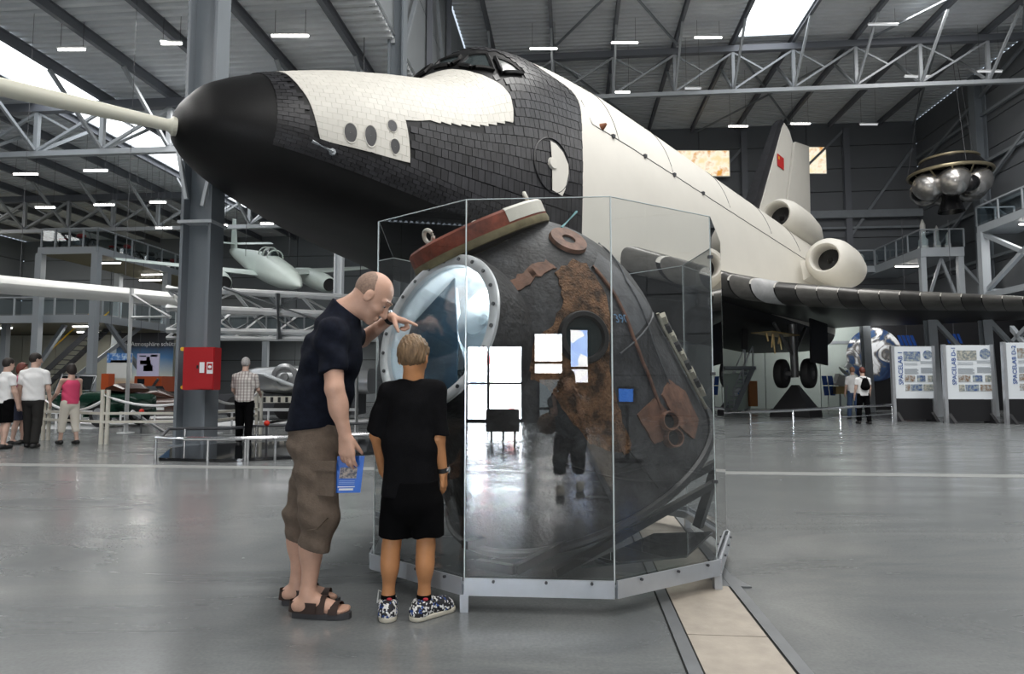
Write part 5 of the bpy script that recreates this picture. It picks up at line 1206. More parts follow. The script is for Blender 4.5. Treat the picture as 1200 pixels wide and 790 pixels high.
def visitor(label, pos, yaw, H, top, bottom, hair, skin='skin_pale', stride=.06, sleeve=.6, hem=.08, arms=((.05, .25), (.05, .25)), look=0.0, longhair=False, tank=False, shoes='black_rubber', lean=0.0, h=.0115, crouch=0.0, wide=1.0, hold=None):
    t = thing('person', label, 'person', (pos[0], pos[1], 0)); k = H / 1.75; cy, sy = math.cos(yaw), math.sin(yaw)
    def P(x, y, z): return np.array((pos[0] + (x * cy - y * sy) * k, pos[1] + (x * sy + y * cy) * k, z * k))
    fw_ = np.array((cy, sy, 0)); lf = np.array((-sy, cy, 0))
    drop = crouch
    hip = [P(-drop * .5, .085 * s_, .90 - drop) for s_ in (1, -1)]
    an = [P(stride * s_, .10 * s_, .085) for s_ in (1, -1)]
    kn = [P(stride * .45 * s_ + .03 + drop * .55, .095 * s_, .49 - drop * .35) for s_ in (1, -1)]
    lx = lambda z: lean * (z - .9)
    ch = P(.0 + lx(1.28) - drop * .3, 0, 1.28 - drop - abs(lean) * .1); wa = P(lx(1.05) - drop * .4, 0, 1.05 - drop); pe = P(-drop * .5, 0, .93 - drop); nk = P(.0 + lx(1.48) - drop * .2, 0, 1.47 - drop - abs(lean) * .16)
    sh_ = [P(lx(1.42) - drop * .2, .178 * wide * s_, 1.385 - drop - abs(lean) * .14) for s_ in (1, -1)]
    hd = P(.03 + lx(1.63) - drop * .1, 0, 1.63 - drop - abs(lean) * .22); M = rot_face(fw_ * math.cos(look) + lf * math.sin(look) + np.array((0, 0, -.12)))
    el, wr = [], []
    for i, s_ in enumerate((1, -1)):
        fwd, bend = arms[i]; a = fwd
        e = sh_[i] + (fw_ * math.sin(a) - np.array((0, 0, math.cos(a))) + lf * s_ * .16) * .29 * k; a2 = a + bend
        if hold: e = sh_[i] * .55 + np.array(hold[i]) * .45 + np.array((0, -.02, -.19)); 
        w = np.array(hold[i], float) if hold else e + (fw_ * math.sin(a2) - np.array((0, 0, math.cos(a2))) + lf * s_ * .02) * .26 * k; el.append(e); wr.append(w)
    sd = Sdf(h); T = head(sd, hd, M, .92 * k, detail=h < .009)
    sd.cone(nk, T(-.02, 0, -.06), .058 * k, .055 * k, k=.02); sd.cone(wa, ch, .095 * k, .105 * k, k=.03, flat=(lf, 1.3)); sd.cone(pe, wa, .11 * k, .095 * k, k=.03, flat=(lf, 1.25)); sd.cone(ch, nk, .09 * k, .055 * k, k=.03); sd.cone(sh_[0], sh_[1], .045 * k, .045 * k, k=.03)
    for i, s_ in enumerate((1, -1)):
        sd.chain([sh_[i], el[i], wr[i]], [.046 * k, .038 * k, .027 * k]); d = wr[i] - el[i]; d /= np.linalg.norm(d)
        if hold: hand(sd, wr[i], np.array((.5 * (1 if i == 0 else -1), .05, .8)), np.array((.8 * (1 if i == 0 else -1), 0, -.5)), np.array((0, -1, 0)), .9 * k, curl=(.6, .6, .6, .6))
        else: hand(sd, wr[i], d, -lf * s_, fw_, .95 * k, curl=(.2, .25, .3, .35)); sd.chain([hip[i], kn[i], an[i]], [.080 * k, .053 * k, .037 * k]); sd.ell(kn[i] * .65 + an[i] * .35 - fw_ * .02 * k, np.array((.045, .045, .10)) * k, k=.03); sd.cone(an[i], an[i] + fw_ * .12 * k - np.array((0, 0, .045 * k)), .036 * k, .03 * k)
    sdf_obj('body', sd, MT[skin], t, smooth=1)
    sd = Sdf(h); r = .130 * k
    sd.cone(pe + np.array((0, 0, -.02)), wa, r * 1.04, r * .94, k=.03, flat=(lf, 1.32 * wide)); sd.cone(wa, ch, r * .94, r * 1.02, k=.03, flat=(lf, 1.34 * wide))
    if not tank:
        sd.cone(nk - np.array((0, 0, .045 * k)), sh_[0] - np.array((0, 0, .012 * k)), .075 * k, .056 * k, k=.04); sd.cone(nk - np.array((0, 0, .045 * k)), sh_[1] - np.array((0, 0, .012 * k)), .075 * k, .056 * k, k=.04); sd.cone(ch, nk, r * .85, .064 * k, k=.04)
        for i in (0, 1):
            if sleeve <= 1: sd.cone(sh_[i] - np.array((0, 0, .015 * k)), sh_[i] + (el[i] - sh_[i]) * sleeve, .058 * k, .060 * k, k=.03, cap1=True)
            else: sd.chain([sh_[i], el[i], wr[i]], [.062 * k, .05 * k, .04 * k])
    else:
        for i in (0, 1): sd.cone(ch, sh_[i] * .75 + nk * .25, r * .7, .03 * k, k=.03)
    sd.mod.append(wrinkle(.005, 22, 10, 26)); sd.plane(pe - np.array((0, 0, .06 * k)), (0, 0, -1)); sd.plane(nk + np.array((0, 0, .012 * k)), (0, 0, 1))
    tp = sdf_obj('tank_top' if tank else 'shirt', sd, MT[top], t, smooth=1)
    sd = Sdf(h); sd.cone(pe, pe - np.array((0, 0, .06 * k)), .124 * k, .13 * k, k=.03, flat=(lf, 1.25))
    for i in (0, 1):
        lo_ = an[i] + (kn[i] - an[i]) * max(0, (hem - .085) / .40)
        if hem > .45: lo_ = kn[i] + (hip[i] - kn[i]) * (hem - .49) / .41; sd.cone(hip[i], lo_, .105 * k, .088 * k, k=.02, cap1=True)
        else: sd.cone(hip[i], kn[i], .102 * k, .080 * k, k=.02); sd.cone(kn[i], lo_, .080 * k, .068 * k, k=.02, cap1=True)
    sd.mod.append(wrinkle(.005, 14, 10, 30, 1.0)); sdf_obj('shorts' if hem > .3 else 'trousers', sd, MT[bottom], t, smooth=1)
    sd = Sdf(h * .9); sd.ell(T(-.018, 0, .042), np.array((.108, .089, .103)) * .92 * k, M, k=.01); sd.ell(T(-.05, 0, .0), np.array((.066, .074, .07)) * k, M, k=.02)
    if longhair:
        sd.ell(T(-.045, 0, -.045), np.array((.07, .092, .10)) * k, M, k=.03)
        for y in (-1, 1): sd.ell(T(.0, .078 * y, -.02), np.array((.05, .025, .075)) * k, M, k=.02)
    sd.plane(T(.06, 0, .02), M @ np.array((1, 0, -.8))); sdf_obj('hair', sd, MT[hair], t, smooth=1)
    for i in (0, 1):
        sd = Sdf(.009); g = an[i] * np.array((1, 1, 0)); sd.cone(g - fw_ * .04 * k + np.array((0, 0, .045)), g + fw_ * .14 * k + np.array((0, 0, .04)), .046 * k, .040 * k, k=.02); sd.cone(g + np.array((0, 0, .05)), an[i] + np.array((0, 0, .01)), .046 * k, .044 * k, k=.02, cap1=True); sd.plane(g + np.array((0, 0, .004)), (0, 0, -1)); sdf_obj('shoe', sd, MT[shoes], t, smooth=1)
    return t, P, dict(ch=ch, sh=sh_, wr=wr, hd=hd, T=T, M=M, fw=fw_, lf=lf, pe=pe, nk=nk, k=k)
visitor('person in white T-shirt and black shorts cut off by the left picture edge', fl(3, 526), 1.2, 1.70, 'cloth_white', 'cloth_blackshorts', 'hair_dark', hem=.50)
wp, _, J = visitor('woman in rose blouse and dark shorts behind the man in white, sunglasses on her head', fl(20, 521), .3, 1.64, 'cloth_rose', 'cloth_darkblue', 'hair_red', hem=.52, longhair=True)
b = B(); T = J['T']
for y in (-1, 1): b.sph(Vector(T(.055, .035 * y, .105)), .022, 8, (1, 1, .6))
obj('sunglasses', b, MT['black_paint'], wp)
visitor('dark-haired man in white T-shirt and long black trousers standing with his back turned', fl(36, 525), 1.75, 1.80, 'cloth_white', 'cloth_charcoal', 'hair_dark', stride=.10, sleeve=.75, look=-.8, wide=1.08)
visitor('woman in pink tank top and cream cropped trousers walking beside the barrier', fl(80, 521), 2.6, 1.62, 'cloth_pink', 'cloth_cream', 'hair_dark', hem=.26, tank=True, stride=.14, longhair=True, arms=((.35, .6), (.25, .5)))
visitor('grey-haired man in plaid shirt and black trousers standing at the curved railing', fl(285, 523), 1.75, 1.73, 'cloth_plaid', 'cloth_blackshorts', 'hair_grey', sleeve=.8, arms=((.3, .9), (.3, .9)), stride=.09, wide=1.05)
visitor('man in pale striped shirt and jeans walking away left of the woman', fl(1001, 491), 1.5, 1.84, 'cloth_white', 'cloth_jeans', 'hair_fair', stride=.12, sleeve=.8)
wb, _, J = visitor('woman in white top and black trousers with a small black backpack walking away', fl(1013, 497), 1.55, 1.74, 'cloth_white', 'cloth_blackshorts', 'hair_red', stride=.12, longhair=False)
sd = Sdf(.01); c = J['ch'] - J['fw'] * .15; sd.cone(c + np.array((0, 0, .08)), c - np.array((0, 0, .12)), .07, .12, k=.02, flat=(J['lf'], 1.2))
bp_ = thing('backpack', 'small black drawstring backpack on the back of the woman in white', 'backpack', Vector(c)); sdf_obj('bag', sd, MT['cloth_blackshorts'], bp_)
for s_ in (1, -1):
    b = B(); b.tube([Vector(c + np.array((0, 0, .12)) + J['lf'] * .04 * s_), Vector(J['sh'][0 if s_ > 0 else 1] * .7 + J['nk'] * .3 + np.array((0, 0, .06))), Vector(J['ch'] + J['lf'] * .13 * s_ + J['fw'] * .15)], .012, 6); obj('strap', b, MT['cloth_blackshorts'], bp_)
# the photographer, whom the glass reflects
mat('cloth_greyshirt', (.16, .17, .18), .85)
ph_, P_, J = visitor('photographer in grey shirt with shoulder bag crouching behind the camera, mirrored in the glass', (.04, -.40), math.pi / 2, 1.74, 'cloth_greyshirt', 'cloth_charcoal', 'hair_dark', stride=.16, lean=.42, crouch=.30, hold=((-.10, -.17, 1.13), (.12, -.17, 1.13)), hem=.30, shoes='cloth_cream')
sd = Sdf(.012); c = J['pe'] + np.array((-.26, -.05, .12)); sd.cone(c + np.array((0, -.12, 0)), c + np.array((0, .12, 0)), .12, .12, k=.02)
bg = thing('shoulder_bag', 'brown shoulder bag at the side of the crouching photographer', 'bag', Vector(c)); sdf_obj('bag', sd, mat('bag_tan', (.22, .13, .07), .7), bg)
b = B(); b.tube([Vector(c), Vector(J['sh'][0] + np.array((0, 0, .07))), Vector(J['sh'][1] * .6 + J['nk'] * .4 + np.array((0, .0, .09)))], .014, 6); obj('strap', b, MT['leather_brown'], bg)
cb_ = thing('camera_body', 'black camera held up to the face of the crouching photographer', 'camera', (0, -.12, 1.18)); b = B(); b.span((-.07, -.14, 1.13), (.07, -.075, 1.225)); b.cyl((0, -.08, 1.18), (0, -.03, 1.18), .036, n=20); obj('body', b, MT['black_paint'], cb_)

# ---------------- left aisle: galleries, aeroplane, girder, cars ----------------
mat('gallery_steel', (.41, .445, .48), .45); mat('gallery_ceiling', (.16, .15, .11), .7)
def rail(parent, a, c, z, n, glass_=True, hgt=1.0):
    a, c = Vector((*a, z)), Vector((*c, z)); 
    b = B(); b.bar(a + V(0, 0, hgt), c + V(0, 0, hgt), .07, .07); obj('handrail', hall(b), MT['gallery_steel'], parent)
    for i in range(n + 1):
        p = a + (c - a) * i / n; b = B(); b.bar(p, p + V(0, 0, hgt), .07, .07); obj('rail_post', hall(b), MT['gallery_steel'], parent)
        if glass_ and i < n:
            q = a + (c - a) * (i + 1) / n; d = (q - p).normalized() * .08; b = B(); b.bar(p + d + V(0, 0, .52), q - d + V(0, 0, .52), .012, .8); obj('rail_panel', hall(b), MT['rail_glass'], parent)
gc = uv_of(*at(114, 288, 34).xy); uc, vc = gc; z1, z2 = 8.33, 4.8
g1 = thing('gallery', 'upper steel gallery with railing and red motorcycles in the left aisle', 'gallery', HL(uc - 1.5, vc + 6, 0))
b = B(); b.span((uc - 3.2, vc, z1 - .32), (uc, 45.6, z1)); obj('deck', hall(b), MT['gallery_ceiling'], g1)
b = B(); b.bar((uc - 3.2, vc - .05, z1 - .16), (uc + .05, vc - .05, z1 - .16), .12, .36); obj('edge_beam', hall(b), MT['gallery_steel'], g1)
b = B(); b.bar((uc + .05, vc, z1 - .16), (uc + .05, 45.6, z1 - .16), .12, .36); obj('edge_beam', hall(b), MT['gallery_steel'], g1)
rail(g1, (uc - 3.1, vc), (uc, vc), z1, 4); rail(g1, (uc, vc), (uc, 45.5), z1, 10)
for u, v in ((uc - 3.1, vc), (uc, vc), (uc, vc + 6), (uc - 3.1, vc + 6)):
    b = B(); b.bar((u, v, 0), (u, v, z1 - .3), .34, .34, (0, 1, 0)); obj('post', hall(b), MT['gallery_steel'], g1)
g2 = thing('gallery', 'lower steel gallery with railing along the left aisle under the motorcycle deck', 'gallery', HL(uc - 6, vc + 6, z2))
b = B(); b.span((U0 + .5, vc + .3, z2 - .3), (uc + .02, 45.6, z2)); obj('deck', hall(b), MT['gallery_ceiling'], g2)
b = B(); b.bar((U0 + .5, vc + .24, z2 - .16), (uc + .05, vc + .24, z2 - .16), .1, .4); obj('edge_beam', hall(b), MT['gallery_steel'], g2)
b = B(); b.bar((uc + .08, vc + .3, z2 - .16), (uc + .08, 45.6, z2 - .16), .1, .4); obj('edge_beam', hall(b), MT['gallery_steel'], g2)
rail(g2, (U0 + .6, vc + .3), (uc - .2, vc + .3), z2, 14); rail(g2, (uc, vc + .6), (uc, 45.5), z2, 10)
for p, q in (((uc - 3.1, vc + .4, .2), (uc - .2, vc + 4, z2 - .3)), ((uc - .2, vc + .5, .3), (uc - 3.1, vc + 4, z2 - .3)), ((uc, vc + 6, .2), (uc, vc + 1, z2 - .3)), ((uc - 6, vc + 2, .2), (uc - 3.2, vc + 2, z2 - .3))):
    b = B(); b.bar(p, q, .2, .2); obj('brace', hall(b), MT['steel_grey'], g2)
for u in (uc - 6.2, uc - 9.4):
    b = B(); b.bar((u, vc + 1.5, 0), (u, vc + 1.5, z2 - .3), .3, .3, (0, 1, 0)); obj('post', hall(b), MT['steel_grey'], g2)
# gallery that runs behind the aeroplane along the back wall
g3 = thing('gallery', 'steel gallery along the back wall beneath the hanging jet aeroplane', 'gallery', HL(-14, 44, z2))
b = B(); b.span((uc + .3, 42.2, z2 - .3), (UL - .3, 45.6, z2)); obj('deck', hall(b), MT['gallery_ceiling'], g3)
b = B(); b.bar((uc + .3, 42.15, z2 - .2), (UL - .3, 42.15, z2 - .2), .1, .6); obj('edge_beam', hall(b), MT['gallery_steel'], g3)
rail(g3, (uc + .4, 42.25), (UL - .4, 42.25), z2, 14)
for u in (-20.2, -16.5, -12.3, -8.5):
    b = B(); b.bar((u, 42.4, 0), (u, 42.4, z2 - .3), .36, .3, (0, 1, 0)); obj('post', hall(b), MT['gallery_steel'], g3)
# stairs beneath the galleries, pale partition, mural and two hanging banners
pw = thing('partition', 'pale beige partition wall standing under the left galleries', 'wall', HL(uc - 4, vc + 8.5, 0))
mat('partition_beige', (.42, .42, .36), .6, var=.06, scale=1)
for i in range(7):
    b = B(); b.span((U0 + .6 + i * 2.35, vc + 8.4, 0), (U0 + 2.9 + i * 2.35, vc + 8.6, z2 - .35)); obj('wall_panel', hall(b), MT['partition_beige'], pw)
st = thing('staircase', 'steel staircase with yellow handrail between the left gallery posts', 'stairs', HL(uc - 5, vc + 4, 0))
for sy_ in (vc + 3.4, vc + 4.6):
    b = B(); b.bar((uc - 7.5, sy_, .05), (uc - 2.6, sy_, z2 - .3), .06, .3); obj('stringer', hall(b), MT['steel_dark'], st)
    b = B(); b.bar((uc - 7.5, sy_, 1.05), (uc - 2.6, sy_, z2 + .7), .06, .06); obj('handrail', hall(b), MT['yellow_paint'], st)
for k in range(16):
    b = B(); u = uc - 7.4 + k * .305; b.span((u, vc + 3.45, .2 + k * .27), (u + .28, vc + 4.55, .24 + k * .27)); obj('tread', hall(b), MT['steel_dark'], st)
gradient('mural_sky', [(0, (.25, .06, .01)), (.16, (.75, .35, .1)), (.34, (.75, .8, .75)), (.62, (.08, .25, .55)), (.8, (.01, .015, .03)), (1, (.005, .005, .01))], 'Z', noise_amt=.08)
c0, c1 = uv_of(*at(136, 420, 40).xy), uv_of(*at(206, 420, 40).xy)
mu = thing('mural', 'wide printed mural of dusk sky fading from black to orange behind the grey column', 'picture', HL((c0[0] + c1[0]) / 2, c0[1], 0))
b = B(); b.span((c0[0], c0[1], .4), (c1[0], c0[1] + .06, 4.35)); obj('printed_sheet', hall(b), MT['mural_sky'], mu)
text('lettering', 'Die Atmosphäre schützt', .36, MT['print_white'], mu, HL(c0[0] + .3, c0[1] - .02, 3.55), HM.to_3x3() @ V(1, 0, 0), (0, 0, 1), .004)
def banner(label, px0, px1, py0, py1, Y, build, th=.04):
    p0, p1 = at(px0, py1, Y), at(px1, py0, Y); t = thing('banner', label, 'banner', ((p0.x + p1.x) / 2, Y, p0.z))
    b = B(); b.span((p0.x, Y, p0.z), (p1.x, Y + th, p1.z)); obj('panel', b, MT['white_paint'], t)
    for sx_ in (p0.x + .1, p1.x - .1):
        b = B(); b.cyl((sx_, Y + .02, p1.z), (sx_, Y + .02, ZL), .008, n=4); obj('wire', b, MT['steel_dark'], t)
    for x0, x1, y0, y1, m in build:
        w_, h_ = p1.x - p0.x, p1.z - p0.z; b = B(); b.span((p0.x + x0 * w_, Y - .012, p0.z + y0 * h_), (p0.x + x1 * w_, Y + .001, p0.z + y1 * h_)); obj('print', b, MT[m], t)
    return t
mat('print_blue', (.04, .2, .6), .5, col2=(.6, .75, .9), scale=6, thr=(.45, .6)); mat('print_brown', (.2, .07, .02), .6); mat('print_dark', (.03, .03, .06), .5); mat('print_red', (.5, .08, .06), .5); mat('print_lilac', (.55, .52, .70), .5)
banner('hanging banner with blue sky strip above a blank cream sheet', 124.5, 155, 414, 443, 30, [(0, 1, .62, 1, 'print_blue'), (.15, .9, .62, .72, 'print_brown')])
banner('hanging pale lilac banner showing a red and black vehicle', 160, 187, 414.5, 441, 30, [(.0, 1, .0, 1, 'print_lilac'), (.14, .62, .52, .70, 'print_red'), (.3, .72, .22, .48, 'print_dark'), (.42, .58, .62, .86, 'print_dark'), (.42, .66, .42, .56, 'print_white'), (.1, .4, .86, .92, 'print_dark'), (.6, .92, .86, .95, 'print_blue')])
# red motorcycles on the upper deck
def motorcycle(label, c, yaw, body='red_paint'):
    t = thing('motorcycle', label, 'motorcycle', c, group='motorcycles on the upper gallery'); f = Vector((math.cos(yaw), math.sin(yaw), 0)); l = Vector((-f.y, f.x, 0)); P = lambda x, y, z: Vector(c) + f * x + l * y + V(0, 0, z)
    for x in (-.7, .72):
        b = B(); rr = [P(x + .28 * math.cos(a), 0, .33 + .28 * math.sin(a)) for a in [2 * math.pi * i / 18 for i in range(18)]]; b.tube(rr, .05, 6, closed=True); w = obj('wheel', b, MT['black_rubber'], t)
        b = B(); 
        for a in range(6): b.bar(P(x, 0, .33), P(x + .26 * math.cos(a * math.pi / 3), 0, .33 + .26 * math.sin(a * math.pi / 3)), .015, .015)
        obj('spokes', b, MT['chrome'], w)
    b = B(); b.sph(P(.12, 0, .78), .2, 10, (1.3, .7, .65), Matrix.Rotation(yaw, 3, 'Z')); obj('tank', b, MT[body], t)
    b = B(); b.sph(P(-.42, 0, .76), .2, 10, (1.6, .7, .35), Matrix.Rotation(yaw, 3, 'Z')); obj('seat', b, MT['black_rubber'], t)
    b = B(); b.box(P(.03, 0, .42), (.5, .26, .36), Matrix.Rotation(yaw, 3, 'Z')); obj('engine', b, MT['chrome'], t)
    b = B(); b.tube([P(.72, 0, .33), P(.5, 0, .95)], .035, 6); b.tube([P(.45, -.34, 1.02), P(.5, 0, .97), P(.45, .34, 1.02)], .018, 6); obj('fork', b, MT['chrome'], t)
    b = B(); b.sph(P(-.78, 0, .58), .22, 8, (1.2, .5, .3), Matrix.Rotation(yaw, 3, 'Z')); obj('mudguard', b, MT[body], t)
for i, (du, dv, yw, lab, bm_) in enumerate(((-1.6, .7, 0.1, 'long red motorcycle at the front corner of the upper gallery', 'red_paint'), (-.9, 3.4, 1.2, 'red motorcycle second along the right rail of the upper gallery', 'red_paint'), (-.9, 5.6, 1.2, 'dark motorcycle third along the right rail of the upper gallery', 'black_paint'), (-.9, 7.8, 1.2, 'red motorcycle fourth along the right rail of the upper gallery', 'red_paint'))):
    motorcycle(lab, HL(uc + du, vc + dv, z1), yw, bm_)
# the pale jet aeroplane on wires
jc = thing('jet_aeroplane', 'pale green-grey twin-engined jet aeroplane hanging nose-down in the left aisle', 'aeroplane', at(318, 318, 31.6))
mat('jet_paint', (.60, .68, .64), .4, var=.05, scale=1)
J0, J1 = at(352, 333, 27.6), at(270, 297, 37.0); jx = (J1 - J0).normalized(); jy = V(.8, .6, .08); jy = (jy - jx * jy.dot(jx)).normalized(); jz = jx.cross(jy)
if jz.z < 0: jz = -jz
JL = (J1 - J0).length
def JP(s, y, z): return J0 + jx * (s * JL) + jy * y + jz * z
b = B(); b.loft([[JP(s, w * math.cos(a), zc + h_ * math.sin(a) * (1.0 if math.sin(a) > 0 else .85)) for a in [2 * math.pi * i / 20 for i in range(20)]] for s, w, h_, zc in ((0, .03, .03, -.1), (.02, .18, .18, -.08), (.08, .40, .42, -.03), (.18, .58, .62, 0), (.32, .66, .74, .05), (.45, .62, .72, .06), (.6, .50, .62, .06), (.75, .36, .46, .08), (.9, .2, .32, .1), (1.0, .06, .14, .12))], caps=True); obj('fuselage', b, MT['jet_paint'], jc)
b = B(); b.sph(JP(.37, 0, .66), .42, 14, (1, 1, 1)); b.xf(Matrix.Translation(JP(.37, 0, .66)) @ Matrix((jx, jy, jz)).transposed().to_4x4() @ Matrix.Diagonal((1.9, .8, .95, 1)) @ Matrix((jx, jy, jz)).transposed().to_4x4().inverted() @ Matrix.Translation(-JP(.37, 0, .66))); can = obj('canopy', b, MT['window_dark'], jc)
for s in (.30, .36, .42):
    b = B(); b.tube([JP(s, .36 * math.cos(a), .68 + .42 * math.sin(a) * (.86 if s != .36 else 1)) for a in [math.pi * i / 10 for i in range(11)]], .035, 5); obj('canopy_frame', b, MT['jet_paint'], can)
for sg in (1, -1):
    b = B(); rings = []
    for y in (.4, 2.0, 3.6, 5.4, 6.1):
        c_ = 2.3 - (y / 6.1) * 1.35; s0 = .34 + .045 * y * .55; th_ = .16 * (1 - y / 8)
        rings.append([JP(s0 + d * c_ / JL, y * sg, -.25 + .10 * y * .6 + th_ * k_) for d, k_ in ((0, 0), (.08, .6), (.35, 1), (.7, .5), (1, 0), (.6, -.5), (.25, -.7), (.06, -.45))])
    b.loft(rings, caps=True); obj('wing', b, MT['jet_paint'], jc)
    b = B(); b.loft([[JP(s, 2.35 * sg + w * math.cos(a), -.42 + w * 1.05 * math.sin(a)) for a in [2 * math.pi * i / 18 for i in range(18)]] for s, w in ((.24, .30), (.25, .36), (.30, .43), (.40, .46), (.5, .42), (.6, .28), (.66, .18))], caps=False); ng = obj('engine_nacelle', b, MT['jet_paint'], jc)
    b = B(); b.cyl(JP(.246, 2.35 * sg, -.42), JP(.26, 2.35 * sg, -.42), .31, n=18); obj('engine_intake', b, MT['black_rubber'], ng)
    b = B(); b.loft([[JP(.90 + d, y * sg, .62 + y * .06 + t_) for d, t_ in ((0, 0), (.03, .05), (.09, 0), (.03, -.05))] for y in (.05, 2.0)], caps=True); obj('tailplane', b, MT['jet_paint'], jc)
b = B(); b.loft([[JP(.86 + z_ * .022 + d * (1 - z_ * .25), y_, z_) for d, y_ in ((0, 0), (.04, .07), (.14, 0), (.04, -.07))] for z_ in (.2, 1.1, 1.95)], caps=True); obj('tail_fin', b, MT['jet_paint'], jc)
for p in (JP(.9, 0, .5), JP(.4, 1.0, .6), JP(.4, -1.0, .6)):
    b = B(); b.cyl(p, (p.x, p.y, ZL), .014, n=4); obj('wire', b, MT['steel_dark'], jc)
# long white wing, white lattice girder on thin poles
lw = thing('glider_wing', 'long tapering white wing spanning the left aisle in front of the galleries', 'wing', at(60, 338, 19))
b = B(); rings = []
for k in range(15):
    px = -30 + k * 17.6; Y = 19 - k * .12; cy_ = 331 + (px + 30) * .084; th_ = (11.5 - k * .30) * Y / 780; c = at(px, cy_, Y)
    rings.append([c + V(0, .55 * math.cos(a), th_ * math.sin(a)) for a in [2 * math.pi * i / 18 for i in range(18)]])
b.loft(rings, caps=True); obj('skin', b, MT['white_paint'], lw)
for k in (3, 10):
    c = at(-30 + k * 17.6, 331 + k * 17.6 * .084, 19 - k * .12); b = B(); b.cyl(c + V(0, 0, .1), (c.x, c.y, ZL - .01), .007, n=4); obj('wire', b, MT['steel_dark'], lw)
lg = thing('lattice_girder', 'white lattice girder of crossing tubes lying on thin poles behind the bald man', 'girder', at(320, 370, 17))
mat('girder_white', (.74, .76, .77), .35); mat('girder_grey', (.30, .32, .34), .4)
GN = 7; ch_ = {}
for row, (ya, yb) in enumerate(((338, 352), (361, 372), (387, 392), (396, 398))):
    for dY, key in ((0, 'f'), (1.3, 'b')):
        ch_[row, key] = [at(196 + (470 - 196) * k / GN, ya + (yb - ya) * k / GN, 16.6 + dY) for k in range(GN + 1)]
for (row, key), pts in ch_.items():
    b = B(); b.tube(pts, (.085, .10, .08, .06)[row] * (1 if key == 'f' else .8), 8); obj('chord', b, MT['girder_white'], lg)
for k in range(GN):
    for row in (0, 1, 2):
        p = ch_[row, 'f'][k + (row + k) % 2]; q = ch_[row + 1, 'f'][k + 1 - (row + k) % 2]
        b = B(); b.tube([p, q], .055, 6); obj('lacing', b, MT['girder_white' if (k + row) % 3 else 'girder_grey'], lg)
    b = B(); b.tube([ch_[0, 'f'][k], ch_[2, 'b'][k + 1]], .045, 6); b2 = b; obj('lacing', b2, MT['girder_grey' if k % 2 else 'girder_white'], lg)
    b = B(); b.tube([ch_[3, 'f'][k], ch_[1, 'b'][k + 1]], .045, 6); obj('lacing', b, MT['girder_white'], lg)
for px, y0, y1, Y in ((325, 350, 398, 16.5), (330, 352, 396, 17.9)):
    b = B(); b.tube([at(px, y0 - 6, Y), at(px + 2, y1, Y)], .07, 8); obj('stiffener', b, MT['girder_grey'], lg)
b = B(); b.tube([at(262, 337, 16.5), at(392, 382, 16.5)], .045, 6); obj('lacing', b, MT['girder_grey'], lg)
for px, y0, Y in ((154.5, 338, 16.6), (257.5, 334, 16.4), (420, 350, 16.6)):
    top = at(px, y0, Y); b = B(); b.tube([(top.x, Y, 0), top], .055, 8); obj('pole', b, MT['girder_white'], lg); b = B(); b.cyl((top.x, Y, 0), (top.x, Y, .03), .2, n=14); obj('pole_foot', b, MT['girder_white'], lg)
b = B(); t0 = at(154, 482, 16.6); b.tube([t0, fl(192, 506)], .05, 6); obj('pole_stay', b, MT['girder_white'], lg)
b = B(); t0 = at(154, 345, 16.6); b.tube([t0, at(200, 372, 16.6)], .05, 6); b.tube([at(154, 372, 16.6), at(200, 371, 16.6)], .04, 6); obj('pole_stay', b, MT['girder_white'], lg)
# red hydrant cabinet on the column
cx = at(230, 432, 13.0); hy = thing('hydrant_cabinet', 'red wall cabinet with two white pictograms fixed to the grey column', 'cabinet', cx)
p0, p1 = at(214.5, 457, 12.75), at(252.5, 407, 12.75)
b = B(); b.span((p0.x, 12.72, p0.z), (p1.x, 13.02, p1.z)); obj('body', b, MT['red_paint'], hy)
b = B(); b.span((p0.x + .20, 12.69, p0.z + .02), (p1.x - .01, 12.72, p1.z - .02)); dr = obj('door', b, MT['red_paint'], hy)
for a_, c_ in ((at(233.5, 437, 12.68), at(239.5, 424.5, 12.68)), (at(242, 438, 12.68), at(249.5, 424.5, 12.68))):
    b = B(); b.span((a_.x, 12.68, a_.z), (c_.x, 12.69, c_.z)); obj('sign', b, MT['print_white'], dr)
a_, c_ = at(243, 433.5, 12.67), at(248.5, 426, 12.67); b = B(); b.span((a_.x, 12.672, a_.z), (c_.x, 12.68, c_.z)); obj('pictogram', b, MT['red_paint'], dr)
b = B(); b.cyl(at(245.8, 430, 12.672), at(245.8, 430, 12.66), .03, n=14); obj('pictogram', b, MT['print_white'], dr)
b = B(); b.box(at(231.5, 430, 12.68), (.03, .02, .06)); obj('handle', b, MT['black_paint'], dr)
for py in (409, 454): b = B(); b.cyl(at(214, py, 12.9), at(214, py, 12.78), .04, n=10); obj('warning_lamp', b, MT['yellow_paint'], hy)
b = B(); b.span((p0.x + .15, 13.02, p0.z + .2), (p0.x + .5, cv + .1, p1.z - .2)); obj("bracket", b, MT["steel_dark"], hy)
